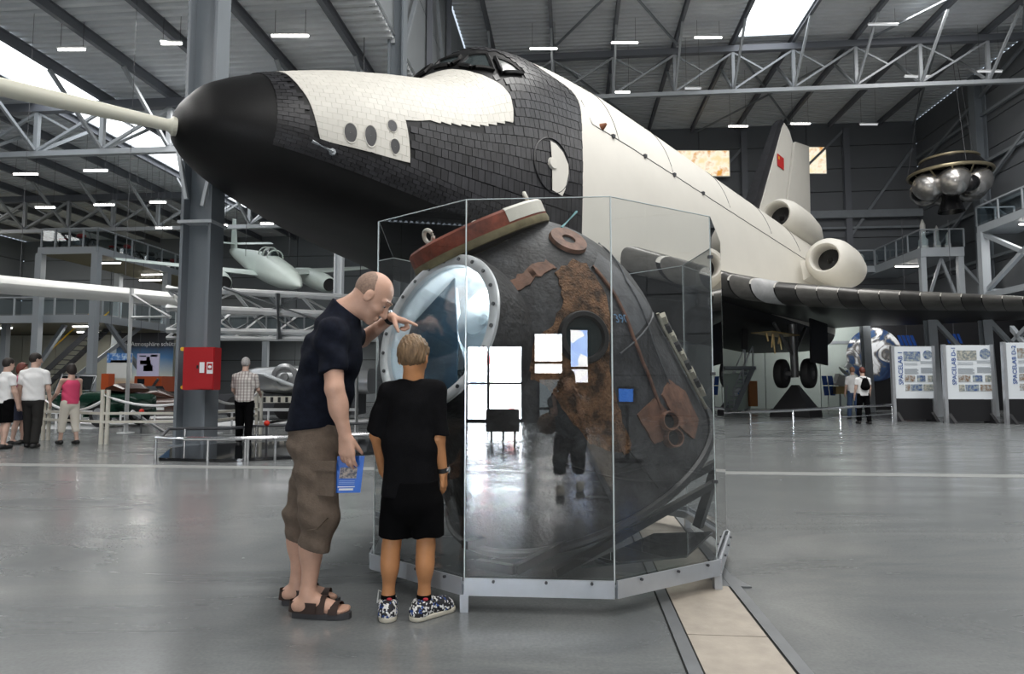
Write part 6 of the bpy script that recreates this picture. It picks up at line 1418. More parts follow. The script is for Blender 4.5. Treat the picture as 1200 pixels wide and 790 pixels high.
# ---------------- ground level, left ----------------
mat('car_green', (.008, .035, .022), .15, coat=.6); mat('car_brown', (.05, .02, .012), .2, coat=.5); mat('car_silver', (.34, .35, .36), .3, .7); mat('truck_orange', (.50, .09, .025), .35); mat('plinth_white', (.78, .79, .80), .4); mat('car_glass', (.02, .025, .03), .05, spec=.8); mat('lamp_glass', (.8, .8, .75), .1)
def side_loft(b, P, rows, caps=True):
    """rows: (x, halfwidth, z0, z1) stations along a vehicle; rounded box sections"""
    rings = []
    for x, w, z0, z1 in rows:
        ring = []
        for a in [2 * math.pi * i / 20 for i in range(20)]:
            c, q = math.cos(a), math.sin(a); e = 2 / 4.0
            ring.append(P(x, w * math.copysign(abs(c) ** e, c), (z0 + z1) / 2 + (z1 - z0) / 2 * math.copysign(abs(q) ** e, q)))
        rings.append(ring)
    return b.loft(rings, caps=caps)
def car(label, pos, yaw, body, old=True, k=1.0, base=0.0):
    t = thing('car', label, 'car', (pos[0], pos[1], base)); f = Vector((math.cos(yaw), math.sin(yaw), 0)); l = Vector((-f.y, f.x, 0))
    P = lambda x, y, z: Vector((pos[0], pos[1], base)) + (f * x + l * y) * k + V(0, 0, z * k)
    b = B(); side_loft(b, P, [(-2.05, .3, .55, .8), (-1.9, .62, .45, .95), (-1.0, .70, .40, 1.02), (.35, .66, .40, 1.02), (.5, .48, .42, 1.02), (1.7, .36, .45, .98), (1.85, .30, .48, .92)] if old else [(-2.2, .5, .5, .85), (-2.0, .8, .35, .98), (-.8, .85, .3, 1.0), (.8, .85, .3, .98), (2.0, .75, .35, .86), (2.25, .45, .45, .75)]); obj('body', b, MT[body], t)
    b = B()
    if old: b.tube([P(.5, -.6, 1.0), P(.3, -.58, 1.5), P(.3, .58, 1.5), P(.5, .6, 1.0)], .04, 6); obj('windscreen_frame', b, MT['chrome'], t); b = B()
    (side_loft(b, P, [(-1.75, .5, .98, 1.1), (-1.5, .6, .98, 1.25), (-1.2, .55, .98, 1.15)])) if old else side_loft(b, P, [(-1.9, .5, .9, 1.0), (-1.2, .66, .9, 1.36), (0, .68, .9, 1.38), (.8, .6, .9, 1.0)]); cab = obj('folded_top' if old else 'roof', b, MT['car_brown' if old else body], t)
    for sg in (1, -1):
        b = B(); (b.prism([P(.44, .05 * sg, 1.05), P(.44, .55 * sg, 1.05), P(.33, .53 * sg, 1.46), P(.33, .05 * sg, 1.46)], f * .01)) if old else b.prism([P(-1.1, .605 * sg, 1.08), P(.2, .605 * sg, 1.08), P(-.05, .605 * sg, 1.5), P(-1.0, .605 * sg, 1.48)], l * (.03 * sg)); obj('side_window', b, MT['car_glass'], cab)
        for x in (-1.25, 1.4):
            c = P(x, .70 * sg, .36); b = B(); b.lathe(c - l * .09, l, [(.12, .02), (.2, 0), (.33 * k, .02), (.36 * k, .06), (.36 * k, .12), (.33 * k, .17), (.2, .18), (.12, .16)], 20); w = obj('wheel', b, MT['black_rubber'], t)
            b = B(); b.cyl(c - l * .095, c + l * .095, .2 * k, n=16); obj('hubcap', b, MT['chrome'], w)
            b = B(); rings = []
            for i in range(9):
                a = math.pi * (-.05 + 1.1 * i / 8); rings.append([P(x + .46 * math.cos(a), yy * sg, .36 + .46 * math.sin(a)) for yy in (.52, .86)] + [P(x + .41 * math.cos(a), yy * sg, .36 + .41 * math.sin(a)) for yy in (.86, .52)])
            b.loft(rings, caps=True); obj('mudguard', b, MT[body], t)
        b = B(); b.sph(P(1.78, .48 * sg, .85), .15 * k, 12); hl_ = obj('headlamp', b, MT['chrome'], t)
        b = B(); b.sph(P(1.86, .48 * sg, .85), .10 * k, 10); obj('lamp_lens', b, MT['lamp_glass'], hl_)
    b = B(); b.box(P(1.86, 0, .72), (.06, .5, .4), Matrix.Rotation(yaw, 3, 'Z')); obj('radiator', b, MT['chrome'], t)
    b = B(); b.tube([P(1.98, -.75, .5), P(2.1, 0, .5), P(1.98, .75, .5)], .045, 6); obj('bumper', b, MT['chrome'], t)
    return t
pG = fl(100, 499)
car('dark green vintage car parked behind the woman in pink', pG.xy, 2.9, 'car_green')
pB = fl(186, 492)
car('dark brown car behind the barrier ropes left of the grey column', pB.xy, .25, 'car_brown', old=False, k=.78)
# orange-red truck cab and a red box beside it
pT = fl(172, 481); tk = thing('truck', 'orange-red truck cab standing under the pale banner', 'truck', pT)
s_ = pT.y / 780
b = B(); b.span((pT.x - 16 * s_, pT.y, .9), (pT.x + 16 * s_, pT.y + 2.2, at(172, 441, pT.y).z)); obj('cab', b, MT['truck_orange'], tk)
b = B(); b.span((pT.x - 12 * s_, pT.y - .03, at(172, 450, pT.y).z), (pT.x - 4 * s_, pT.y, at(172, 444, pT.y).z)); obj('window', b, MT['car_glass'], tk)
b = B(); b.bar(at(178, 455, pT.y - .05), at(186, 444, pT.y - .05), .06, .12); obj('mirror_arm', b, MT['chrome'], tk)
for x in (-11, 11):
    c = Vector((pT.x + x * s_, pT.y + .3, .48)); b = B(); b.cyl(c - V(0, .3, 0), c + V(0, .3, 0), .48, n=18); obj('wheel', b, MT['black_rubber'], tk)
b = B(); b.span((pT.x - 14 * s_, pT.y + .1, .45), (pT.x + 14 * s_, pT.y + 2.0, .9)); obj('chassis', b, MT['steel_dark'], tk)
p0, p1 = at(118, 456.5, 19.5), at(127.5, 438, 19.5); bx = thing('fuel_pump', 'narrow orange-red cabinet on a slim stand right of the green car', 'cabinet', (p0.x, 19.5, 0))
b = B(); b.span((p0.x, 19.5, p0.z), (p1.x, 19.8, p1.z)); obj('body', b, MT['truck_orange'], bx); b = B(); b.span((p0.x + .08, 19.6, 0), (p1.x - .08, 19.72, p0.z)); obj('stand', b, MT['steel_dark'], bx)
# low white display plinths under the cars and rigs
for i, (x0, x1, y0, h_, lab) in enumerate(((-2, 108, 503, .18, 'low white display plinth under the green vintage car'), (112, 192, 494, .14, 'low white display plinth left of the grey column'), (226, 300, 500, .16, 'low white plinth behind the man in the plaid shirt'), (300, 420, 497, .16, 'low white plinth under the silver streamlined car'))):
    a, c = fl(x0, y0), fl(x1, y0); t = thing('plinth', lab, 'plinth', ((a.x + c.x) / 2, a.y, 0)); b = B(); b.span((a.x, a.y, 0), (c.x, a.y + 3.2, h_ * .12)); obj('board', b, MT['plinth_white'], t)
    b = B(); b.bar((a.x, a.y - .05, h_ + .28), (c.x, a.y - .05, h_ + .28), .07, .09); obj('kick_rail', b, MT['plinth_white'], t)
    for k in range(4):
        u = a.x + (c.x - a.x) * (k + .5) / 4; b = B(); b.cyl((u, a.y - .05, 0), (u, a.y - .05, h_ + .26), .03, n=6); obj('rail_foot', b, MT['plinth_white'], t)
# rope barrier: white posts and slack white ropes
def rope(parent, a, c, sag): 
    b = B(); b.tube([a + (c - a) * (i / 10) - V(0, 0, sag * 4 * (i / 10) * (1 - i / 10)) for i in range(11)], .028, 6); obj('rope', b, MT['plinth_white'], parent)
def barrier(label, pxs, y0, ytop, rails=True, ropes=True):
    ps = [fl(x, y) for x, y in zip(pxs, y0)]; t = thing('barrier', label, 'barrier', ps[0])
    for p, yt in zip(ps, ytop):
        zt = at(0, yt, p.y).z; b = B(); b.cyl((p.x, p.y, 0), (p.x, p.y, zt), .04, n=10); b.cyl((p.x + .1, p.y + .02, 0), (p.x + .1, p.y + .02, zt), .04, n=10); obj('post', b, MT['ivory'], t)
    for i in range(len(ps) - 1):
        z_ = at(0, ytop[i], ps[i].y).z
        if ropes: rope(t, V(ps[i].x, ps[i].y, z_ - .1), V(ps[i + 1].x, ps[i + 1].y, z_ - .1), .22)
        for zz in (.45, .62):
            b = B(); b.bar((ps[i].x, ps[i].y, zz), (ps[i + 1].x, ps[i + 1].y, zz), .05, .05); obj('cross_rail', b, MT['ivory'], t)
barrier('white rope barrier running from the woman in pink to the red cabinet', (50, 118, 242, 300), (516, 521, 520, 509), (463, 457, 457, 458))
# curved low handrail round a dark polished platform
cen = fl(330, 517); pts_px = [(182, 541), (179, 538), (186, 531), (215, 527), (262, 524), (330, 521), (400, 519), (436, 519)]
front_px = [(182, 541), (215, 543), (262, 543), (330, 540), (400, 537), (440, 534)]
hp = thing('handrail', 'low curved steel handrail on slim posts in front of the grey column', 'railing', fl(300, 540))
zr = .37
pf = [fl(*p) for p in front_px]; 
b = B(); b.tube([V(p.x, p.y, zr * (at(p_[0], 514, p.y).z / .83 if False else 1)) for p, p_ in zip(pf, front_px)], .032, 8); obj('top_rail', b, MT['chrome'], hp)
for (x, y) in ((182, 541), (243, 543), (287, 542), (322, 541), (290, 541.5)):
    p = fl(x, y); b = B(); b.cyl((p.x, p.y, 0), (p.x, p.y, zr), .022, n=8); obj('rail_post', b, MT['chrome'], hp)
q0, q1 = fl(182, 541), fl(216, 526)
b = B(); b.tube([V(q0.x, q0.y, zr), V(q0.x - .12, q0.y + .4, zr), V(q1.x - .3, q1.y, zr), V(q1.x + .8, q1.y + .2, zr), V(*fl(300, 521).xy, zr), V(*fl(436, 516).xy, zr)], .028, 8); obj('top_rail', b, MT['steel_dark'], hp)
for (x, y) in ((216, 526), (300, 521), (352, 520)):
    p = fl(x, y); b = B(); b.cyl((p.x, p.y, 0), (p.x, p.y, zr), .022, n=8); obj('rail_post', b, MT['chrome'], hp)
mat('platform_black', (.012, .013, .015), .06, spec=.7)
pf2 = [fl(*p, ) for p in ((186, 540), (262, 542), (330, 539), (440, 533), (440, 517), (330, 520), (250, 523), (200, 528))]
b = B(); b.prism([V(p.x, p.y, .003) for p in pf2], (0, 0, .045)); tag(obj('platform', b, MT['platform_black']), 'dark mirror-polished low platform inside the curved handrail', 'platform')
# silver streamlined car body with a big round disc, seen behind the bald man
pS = fl(335, 493); sv = thing('streamliner', 'silver streamlined vehicle with a round disc on its flank beyond the plaid shirt man', 'vehicle', pS)
YS = pS.y; SP_ = lambda px, py, d=0.0: at(px, py, YS + d)
b = B(); rows = []
for px, y0, y1, w in ((262, 452, 447, .2), (275, 458, 434, .7), (295, 461, 430, .9), (330, 463, 428, 1.0), (380, 463, 428, 1.0), (430, 462, 431, .9)):
    a0, a1 = SP_(px, y0), SP_(px, y1); zc, hz = (a0.z + a1.z) / 2, abs(a1.z - a0.z) / 2; rows.append([V(a0.x, YS + .9 + w * math.copysign(abs(math.cos(t)) ** .6, math.cos(t)), zc + hz * math.copysign(abs(math.sin(t)) ** .6, math.sin(t))) for t in [2 * math.pi * i / 20 for i in range(20)]])
b.loft(rows, caps=True); obj('hull', b, MT['car_silver'], sv)
c = SP_(333, 442, -.12); b = B(); b.lathe(c + V(0, .1, 0), (0, -1, 0), [(.46, 0), (.46, .06), (.40, .10), (.30, .10), (.27, .05), (.15, .05), (.13, .12), (.001, .13)], 32); obj('disc', b, MT['car_silver'], sv)
b = B(); b.tube([SP_(285, 436, -.13), SP_(310, 439, -.16), SP_(335, 449, -.16), SP_(360, 458, -.14)], .06, 8); obj('flank_strake', b, MT['steel_light'], sv)
b = B(); b.span((SP_(268, 0).x, YS + .2, .18), (SP_(425, 0).x, YS + 1.6, SP_(0, 462).z)); obj('chassis', b, MT['steel_dark'], sv)
for px in (290, 345, 405):
    c = V(SP_(px, 0).x, YS + .15, .42); b = B(); b.cyl(c, c + V(0, .3, 0), .42, n=18); obj('wheel', b, MT['black_rubber'], sv)
a0, a1 = SP_(302, 470, -.2), SP_(362, 464.5, -.2)
bb = thing('display_board', 'slanted black and white striped board lying before the silver vehicle', 'board', V((a0.x + a1.x) / 2, YS - .2, 0)); b = B(); b.span((a0.x, YS - .6, a0.z - .05), (a1.x, YS - .2, a1.z)); obj('panel', b, MT['ivory'], bb)
for k in range(7):
    x = a0.x + (a1.x - a0.x) * (k + .5) / 7; b = B(); b.span((x - .04, YS - .615, a0.z - .03), (x + .05, YS - .6, a1.z - .02)); obj('stripe', b, MT['black_paint'], bb)
for x in (a0.x + .1, a1.x - .1): b = B(); b.span((x - .03, YS - .45, 0), (x + .03, YS - .39, a0.z - .05)); obj('leg', b, MT['steel_dark'], bb)
for i, (px, py, lab) in enumerate(((376, 478, 'small red lamp on a stand left of the bald man'), (165, 482, 'small red marker lamp on a stand left of the grey column'), (312, 496, 'small red marker lamp near the black trousered legs of the plaid man'))):
    p = fl(px, py + 26); z_ = at(px, py, p.y).z; t = thing('marker_lamp', lab, 'lamp', V(p.x, p.y, 0)); b = B(); b.cyl((p.x, p.y, 0), (p.x, p.y, z_), .02, n=6); obj('stand', b, MT['steel_dark'], t); b = B(); b.sph((p.x, p.y, z_), .06, 10); obj('lens', b, mat('lens_red%d' % i, (.7, .04, .02), .3), t)
# exit sign under the white girder
ex = at(421, 398, 20); t = thing('exit_sign', 'small green exit sign glowing between the bald man and the glass case', 'sign', ex); b = B(); b.box(ex, (.62, .08, .28)); obj('housing', b, MT['white_paint'], t); b = B(); b.box(ex + V(-.12, -.05, 0), (.2, .02, .16)); obj('pictogram', b, emitm('exit_green', (.1, .9, .4), 1.2), t)
b = B(); b.cyl(ex + V(0, 0, .14), V(ex.x, ex.y, ZL), .012, n=4); obj('wire', b, MT['steel_dark'], t)

# ---------------- right side ----------------
# pale wall and dark exhibition wall under the wing
pwm = mat('exhibit_pale', (.40, .46, .44), .6, var=.04, scale=1)
c0, c1 = uv_of(*at(838, 440, 36).xy), uv_of(*at(1012, 440, 36).xy)
t = thing('partition', 'pale green-grey partition wall behind the landing gear', 'wall', HL((c0[0] + c1[0]) / 2, 36, 0))
for i in range(5):
    u0 = c0[0] - 6 + (c1[0] - c0[0] + 6) * i / 5; u1 = c0[0] - 6 + (c1[0] - c0[0] + 6) * (i + 1) / 5; b = B(); b.span((u0 + .02, 36, 0), (u1 - .02, 36.1, 4.6)); obj('wall_panel', hall(b), pwm, t)
b = B(); b.span((c0[0] - 6, 35.95, 3.35), (c1[0], 36.0, 3.5)); obj('rail_strip', hall(b), MT['steel_grey'], t)
c2 = uv_of(*at(1003, 440, 34).xy)
t = thing('exhibition_wall', 'black exhibition wall with earth picture behind the information boards', 'wall', HL(c2[0] + 4, 34, 0)); mat('space_black', (.004, .004, .006), .5)
b = B(); b.span((c2[0], 34, 0), (UR - .4, 34.15, 5.2)); obj('wall_face', hall(b), MT['space_black'], t)
def earth_mat():
    m = mat('earth_picture', (.02, .06, .22), .4); nt = m.node_tree; N_ = nt.nodes; L = nt.links; tc = N_.new('ShaderNodeTexCoord'); nz = N_.new('ShaderNodeTexNoise'); nz.inputs['Scale'].default_value = 1.1; nz.inputs['Detail'].default_value = 8; nz.inputs['Distortion'].default_value = 1.5
    L.new(tc.outputs['Object'], nz.inputs['Vector']); rp = N_.new('ShaderNodeValToRGB'); cr_ = rp.color_ramp
    for _ in range(2): cr_.elements.new(.5)
    for el, (p_, c_) in zip(cr_.elements, ((.36, (.008, .02, .07)), (.47, (.03, .07, .16)), (.53, (.12, .11, .10)), (.60, (.8, .82, .85)))): el.position = p_; el.color = (*c_, 1)
    L.new(nz.outputs['Fac'], rp.inputs['Fac']); L.new(rp.outputs['Color'], N_['Principled BSDF'].inputs['Base Color'])
earth_mat()
ec = uv_of(*at(1011, 417, 33.8).xy); ez_ = at(1017, 417, 33.8).z
b = B(); b.cyl((ec[0], 33.93, ez_), (ec[0], 33.99, ez_), 1.30, n=48); obj('earth_picture', hall(b), MT['earth_picture'], t)
for px, py, r in ((1040, 451, .05), (1075, 396, .04), (1046, 452, .16), (1060, 470, .05)):
    q = uv_of(*at(px, py, 33.8).xy); z_ = at(px, py, 33.8).z; b = B(); b.cyl((q[0], 33.93, z_), (q[0], 33.99, z_), r, n=16); obj('planet_picture', hall(b), MT['truck_orange' if r > .1 else 'print_white'], t)
mat('solar_blue', (.02, .07, .30), .25, .2)
for i, (px, py, w_, h_, Y, sk, lab) in enumerate(((1063, 399, 20, 13, 31, .35, 'blue solar panel array hanging above the first information board'), (1118, 397, 18, 12, 31, .35, 'blue solar panel array hanging above the second information board'), (971, 452, 14, 24, 31, .12, 'upright blue solar panel of the satellite right of the wheels'), (993, 440, 8, 13, 31.5, .3, 'small tilted blue solar panel beside the walking couple'))):
    c = at(px, py, Y); k = Y / 780; t = thing('solar_panel', lab, 'solar panel', c)
    nx_ = 4 if w_ > 16 else 2; nz_ = 1 if w_ > 16 else 2
    for a in range(nx_):
        for e in range(nz_):
            x0 = c.x + (-w_ / 2 + w_ * a / nx_) * k + .03; x1 = c.x + (-w_ / 2 + w_ * (a + 1) / nx_) * k - .03; z0 = c.z + (-h_ / 2 + h_ * e / nz_) * k + .02; z1_ = c.z + (-h_ / 2 + h_ * (e + 1) / nz_) * k - .02
            b = B(); o_ = lambda z: -(z - c.z) * sk; b.prism([(x0 + o_(z0), Y, z0), (x1 + o_(z0), Y, z0), (x1 + o_(z1_), Y, z1_), (x0 + o_(z1_), Y, z1_)], (0, .04, 0)); obj('cell_panel', b, MT['solar_blue'], t)
    b = B()
    if i >= 2: b.cyl((c.x, Y + .06, 0), (c.x, Y + .06, c.z + .2), .025, n=6); obj('mast', b, MT['steel_light'], t)
    else: b.cyl((c.x, Y + .02, c.z), (c.x, Y + .02, 9.0), .012, n=4); obj('wire', b, MT['steel_dark'], t)
# satellites, tank and stair under the wing
st_c = at(984, 446, 31); t = thing('satellite', 'white and gold satellite model right of the blue solar panel', 'satellite', V(st_c.x, 31, 0))
b = B(); b.box(st_c, (.42, .42, .5), Matrix.Rotation(.4, 3, 'Y')); obj('bus', b, MT['white_paint'], t); b = B(); b.lathe(st_c + V(.1, -.1, .35), (.6, -.3, .8), [(.01, 0), (.2, .04), (.34, .14)], 20); obj('dish', b, MT['white_paint'], t)
b = B(); b.cyl((st_c.x, 31, 0), st_c - V(0, 0, .2), .04, n=8); obj('stand', b, MT['steel_light'], t); b = B(); b.box(st_c + V(-.1, -.2, -.45), (.5, .3, .35)); obj('instrument', b, MT['gold_and_bay_light'], t)
st_c = at(994, 429, 31); t = thing('satellite', 'small dark box satellite on a pole above the couple', 'satellite', V(st_c.x, 31, 0)); b = B(); b.box(st_c, (.22, .2, .22), Matrix.Rotation(.6, 3, 'Y')); obj('bus', b, MT['alu'], t); b = B(); b.cyl((st_c.x, 31, 0), st_c, .02, n=6); obj('stand', b, MT['steel_light'], t)
tkc = at(863, 458, 31); t = thing('space_module', 'pale green cylindrical space module with orange hatch beside the stairs', 'module', V(tkc.x, 31, 0))
mat('module_green', (.52, .62, .56), .4)
b = B(); b.lathe((tkc.x - .1, 31, tkc.z - .85), (0, 0, 1), [(.001, 0), (.66, .02), (.7, .1), (.7, 1.5), (.64, 1.62), (.001, 1.66)], 32); obj('shell', b, MT['module_green'], t)
b = B(); b.span((tkc.x + .35, 30.3, tkc.z - .7), (tkc.x + .72, 30.6, tkc.z + .45)); obj('hatch', b, mat('module_orange', (.45, .17, .05), .5), t)
b = B(); b.cyl((tkc.x - .1, 30.28, tkc.z - .1), (tkc.x - .1, 30.35, tkc.z - .1), .22, n=20); obj('emblem', b, MT['print_white'], t); b = B(); b.cyl((tkc.x - .06, 30.26, tkc.z - .1), (tkc.x - .06, 30.30, tkc.z - .1), .12, n=20); obj('emblem', b, MT['print_blue'], t)
for k in range(5):
    a = 2 * math.pi * k / 5; b = B(); b.cyl((tkc.x - .1 + .6 * math.cos(a), 31 + .6 * math.sin(a), 0), (tkc.x - .1 + .6 * math.cos(a), 31 + .6 * math.sin(a), tkc.z - .8), .05, n=8); obj('foot', b, MT['steel_light'], t)
s0, s1 = fl(906, 489), at(878, 431, 30); t = thing('staircase', 'steel staircase with open treads left of the black pedestal', 'stairs', V(s0.x, 29, 0))
for dy in (0, 1.0):
    b = B(); b.bar((s0.x, 29.5 + dy, .05), (s1.x, 29.5 + dy, s1.z), .06, .2); obj('stringer', b, MT['steel_grey'], t); b = B(); b.bar((s0.x, 29.5 + dy, 1.0), (s1.x, 29.5 + dy, s1.z + .95), .05, .05); obj('handrail', b, MT['steel_light'], t)
    for f_ in (0, .5, 1): p = V(s0.x, 0, .05).lerp(V(s1.x, 0, s1.z), f_); b = B(); b.bar((p.x, 29.5 + dy, p.z), (p.x, 29.5 + dy, p.z + .95), .05, .05); obj('rail_post', b, MT['steel_light'], t)
for k in range(11):
    p = V(s0.x, 0, .12).lerp(V(s1.x, 0, s1.z), k / 10); b = B(); b.span((p.x - .13, 29.53, p.z), (p.x + .13, 30.47, p.z + .05)); obj('tread', b, MT['steel_light'], t)
b = B(); b.span((s1.x - 1.3, 29.4, s1.z - .1), (s1.x + .1, 30.6, s1.z + .05)); obj('landing', b, MT['steel_grey'], t)
for x in (s1.x - 1.2, s1.x): b = B(); b.bar((x, 30.5, 0), (x, 30.5, s1.z), .12, .12, (0, 1, 0)); obj('post', b, MT['steel_grey'], t)
# railing in front of the landing gear
rl = thing('handrail', 'long slim steel handrail in front of the landing gear and the black wall', 'railing', fl(930, 492))
rp_px = [(842, 515), (880, 511.5), (930, 508), (985, 502), (1046, 496)]; rp_ = None
pts = [fl(*p) for p in rp_px]; b = B(); b.tube([V(p.x, p.y, .57) for p in pts], .035, 8); obj('top_rail', b, MT['chrome'], rl)
b = B(); b.tube([V(p.x, p.y, .30) for p in pts], .016, 6); obj('mid_rail', b, MT['chrome'], rl)
for p in pts: b = B(); b.cyl((p.x, p.y, 0), (p.x, p.y, .57), .025, n=8); obj('rail_post', b, MT['chrome'], rl)
# the three information boards
mat('board_white', (.84, .89, .93), .4); mat('board_blue', (.015, .09, .36), .5); mat('board_text', (.42, .46, .50), .6); mat('pic_blue', (.06, .12, .3), .4, col2=(.5, .55, .5), scale=9, thr=(.4, .65)); mat('pic_brown', (.25, .16, .1), .4, col2=(.55, .6, .62), scale=9, thr=(.4, .62)); mat('pic_grey', (.2, .24, .25), .4, col2=(.6, .58, .5), scale=12, thr=(.4, .62))
def board(label, title, px0, px1, ptop, pbot, seed, tail=None):
    a = fl(px0 + 5, pbot); Y = a.y; p0, p1 = at(px0 + 3, pbot, Y), at(px1 + 3, pbot, Y); zt = at(px0, ptop, Y).z; w_ = p1.x - p0.x
    t = thing('information_board', label, 'board', V((p0.x + p1.x) / 2, Y, 0)); zb_ = zt * .305
    P = lambda x, z: (p0.x + x * w_, Y, z)
    b = B(); b.span((p0.x, Y, zb_), (p1.x, Y + .05, zt)); obj('panel', b, MT['board_white'], t)
    b = B(); b.span((p0.x + .08, Y + .01, .06), (p1.x - .08, Y + .05, zb_ - .01)); obj('base_panel', b, MT['black_paint'], t)
    for x in (p0.x, p1.x): b = B(); b.span((x - .05, Y - .03, 0), (x + .05, Y + .08, zt + .02)); obj('upright', b, MT['alu'], t)
    for x in (p0.x + .1, p1.x - .1): b = B(); b.prism([(x - .05, Y - .3, 0), (x - .05, Y + .3, 0), (x - .05, Y + .02, .32)], (.1, 0, 0)); obj('foot', b, MT['black_paint'], t)
    tt_ = text('title', title, .3, MT['board_blue'], t, V(p0.x + w_ * .235, Y - .012, zb_ + (zt - zb_) * .26), (0, 0, 1), (-1, 0, 0), .003)
    zz_ = [v.co.z for v in tt_.data.vertices]; want = (zt - zb_) * (.62 if seed == 0 else .68); k_ = want / (max(zz_) - min(zz_)); xx_ = max(v.co.x for v in tt_.data.vertices)
    for v in tt_.data.vertices: v.co.z = min(zz_) + (v.co.z - min(zz_)) * k_; v.co.x = xx_ + (v.co.x - xx_) * k_
    hh = zt - zb_
    def pic(x0, x1, y0, y1, m, nm='picture'): b = B(); b.span((p0.x + x0 * w_, Y - .012, zb_ + y0 * hh), (p0.x + x1 * w_, Y + .001, zb_ + y1 * hh)); obj(nm, b, MT[m], t)
    pic(.27, .68, .72, .90, ('pic_blue', 'pic_grey', 'pic_brown')[seed % 3])
    c_ = V(p0.x + .86 * w_, Y, zb_ + .84 * hh); b = B(); b.cyl(c_ + V(0, .0, 0), c_ + V(0, -.014, 0), .11 * w_, n=24); obj('mission_badge', b, MT['pic_blue'], t)
    for x0, x1, y0, y1 in ((.28, .62, .47, .58), (.68, .98, .49, .60)):
        for q in range(6): pic(x0, x1 - .03 * (q % 3 == 2), y0 + (y1 - y0) * q / 6, y0 + (y1 - y0) * (q + .55) / 6, 'board_text', 'text_line')
    for q in range(2): pic(.68, .98, .67 + q * .03, .685 + q * .03, 'board_text', 'text_line'); pic(.28, .6, .64 + q * .03, .65 + q * .03, 'board_text', 'text_line')
    for (x0, x1), m in zip(((.28, .53), (.58, .78), (.84, .99)), ('pic_brown', 'pic_blue', 'pic_grey')): pic(x0, x1, .32, .44, m)
    for (x0, x1), m in zip(((.28, .40), (.42, .70), (.73, .99)), ('pic_brown', 'pic_blue', 'pic_grey') if seed != 1 else ('pic_grey', 'pic_blue', 'pic_brown')): pic(x0, x1, .15, .27, m)
board('white information board titled SPACELAB 1, nearest the walking couple', 'SPACELAB 1', 1046, 1094, 406, 494, 0)
board('white information board titled SPACELAB D-1 in the middle of three', 'SPACELAB D-1', 1107, 1163, 404.5, 496, 1)
board('white information board titled SPACELAB D-2 cut by the right picture edge', 'SPACELAB D-2', 1178, 1236, 401.5, 497, 2)
# galleries on the right
zg = 8.75
gr = thing('gallery', 'grey steel gallery with railing at the back right below the round spacecraft', 'gallery', HL(21, 40, 0))
uA, uB = 38 * (.6218 - .09) / 1.056, 38 * (.688 - .09) / 1.062
b = B(); b.span((uA, 38, zg - .5), (uB, 45.5, zg)); obj('deck', hall(b), MT['gallery_steel'], gr)
b = B(); b.span((14.2, 43.6, zg - .4), (uA, 45.5, zg)); obj('deck', hall(b), MT['gallery_steel'], gr)
rail(gr, (uA, 38), (uB, 38), zg, 3); rail(gr, (uA, 38), (uA, 43.5), zg, 4); rail(gr, (14.3, 43.6), (uA, 43.6), zg, 5)
for u in (uA + .15, uB - .15): b = B(); b.bar((u, 38.2, 0), (u, 38.2, zg - .4), .28, .3, (0, 1, 0)); obj('post', hall(b), MT['gallery_steel'], gr)
for p, q in (((uA + .2, 38.2, zg - 3.4), ((uA + uB) / 2, 38.2, zg - .6)), ((uB - .2, 38.2, zg - 3.4), ((uA + uB) / 2, 38.2, zg - .6)), ((uA, 38.2, zg - 3.5), (uB, 38.2, zg - 3.5)), ((uB, 38.2, zg - 1), (uB + 2.4, 38.2, zg - 4))):
    b = B(); b.bar(p, q, .13, .13); obj('brace', hall(b), MT['steel_grey'], gr)
gs = thing('gallery', 'grey steel gallery along the right wall at the right picture edge', 'gallery', HL(23.5, 30, 0))
uC = 36 * (.709 - .09) / 1.064
b = B(); b.span((uC, 20, zg + .25), (UR - .3, 36, zg + .65)); obj('deck', hall(b), MT['gallery_steel'], gs)
rail(gs, (uC, 36), (uC, 20), zg + .65, 9); rail(gs, (uC, 36), (UR - .4, 36), zg + .65, 2)
for v in (35.8, 30, 24):
    for u in (uC + .15,): b = B(); b.bar((u, v, 0), (u, v, zg + .3), .4, .35, (0, 1, 0)); obj('post', hall(b), MT['gallery_steel'], gs)
for p, q in (((uC + .2, 35.8, 6), (uC + .2, 30, zg + .2)), ((uC + .2, 30, 6), (uC + .2, 35.8, zg + .2)), ((uC + .2, 35.8, 6.0), (UR - .5, 35.8, 6.0)), ((uC + .2, 35.8, 2.2), (uC + .2, 30, 5.6)), ((uC + .2, 30, .2), (uC + .2, 35.8, 5.6))):
    b = B(); b.bar(p, q, .2, .2); obj('brace', hall(b), MT['gallery_steel'], gs)
b = B(); b.span((uC, 20, 5.6), (UR - .3, 35.8, 5.9)); obj('deck', hall(b), MT['gallery_steel'], gs)
# grey steel trestles that stand behind the boards
for px, Y, top_, lab in ((1020, 30, 376, 'pale steel post standing before the earth picture'), (1098, 25.5, 366, 'pale steel post rising between the first and second information boards'), (1163, 25.5, 366, 'pale steel post rising at the right of the second information board')):
    p = at(px, 480, Y); t = thing('steel_post', lab, 'post', V(p.x, Y, 0)); z_ = at(px, top_, Y).z if Y < 29 else 5.0
    z_ = min(z_, 3.7) if Y < 29 else 4.2
    b = B(); b.ibeam((p.x, Y, 0), (p.x - .12, Y, z_), .34, .3, (0, 1, 0), .03); obj('shaft', b, MT['steel_light'], t)
    if Y < 29: b = B(); b.bar((p.x + .1, Y + .1, z_), (p.x + 1.3, Y + .1, z_ - 1.35), .16, .16); obj('brace', b, MT['steel_light'], t)
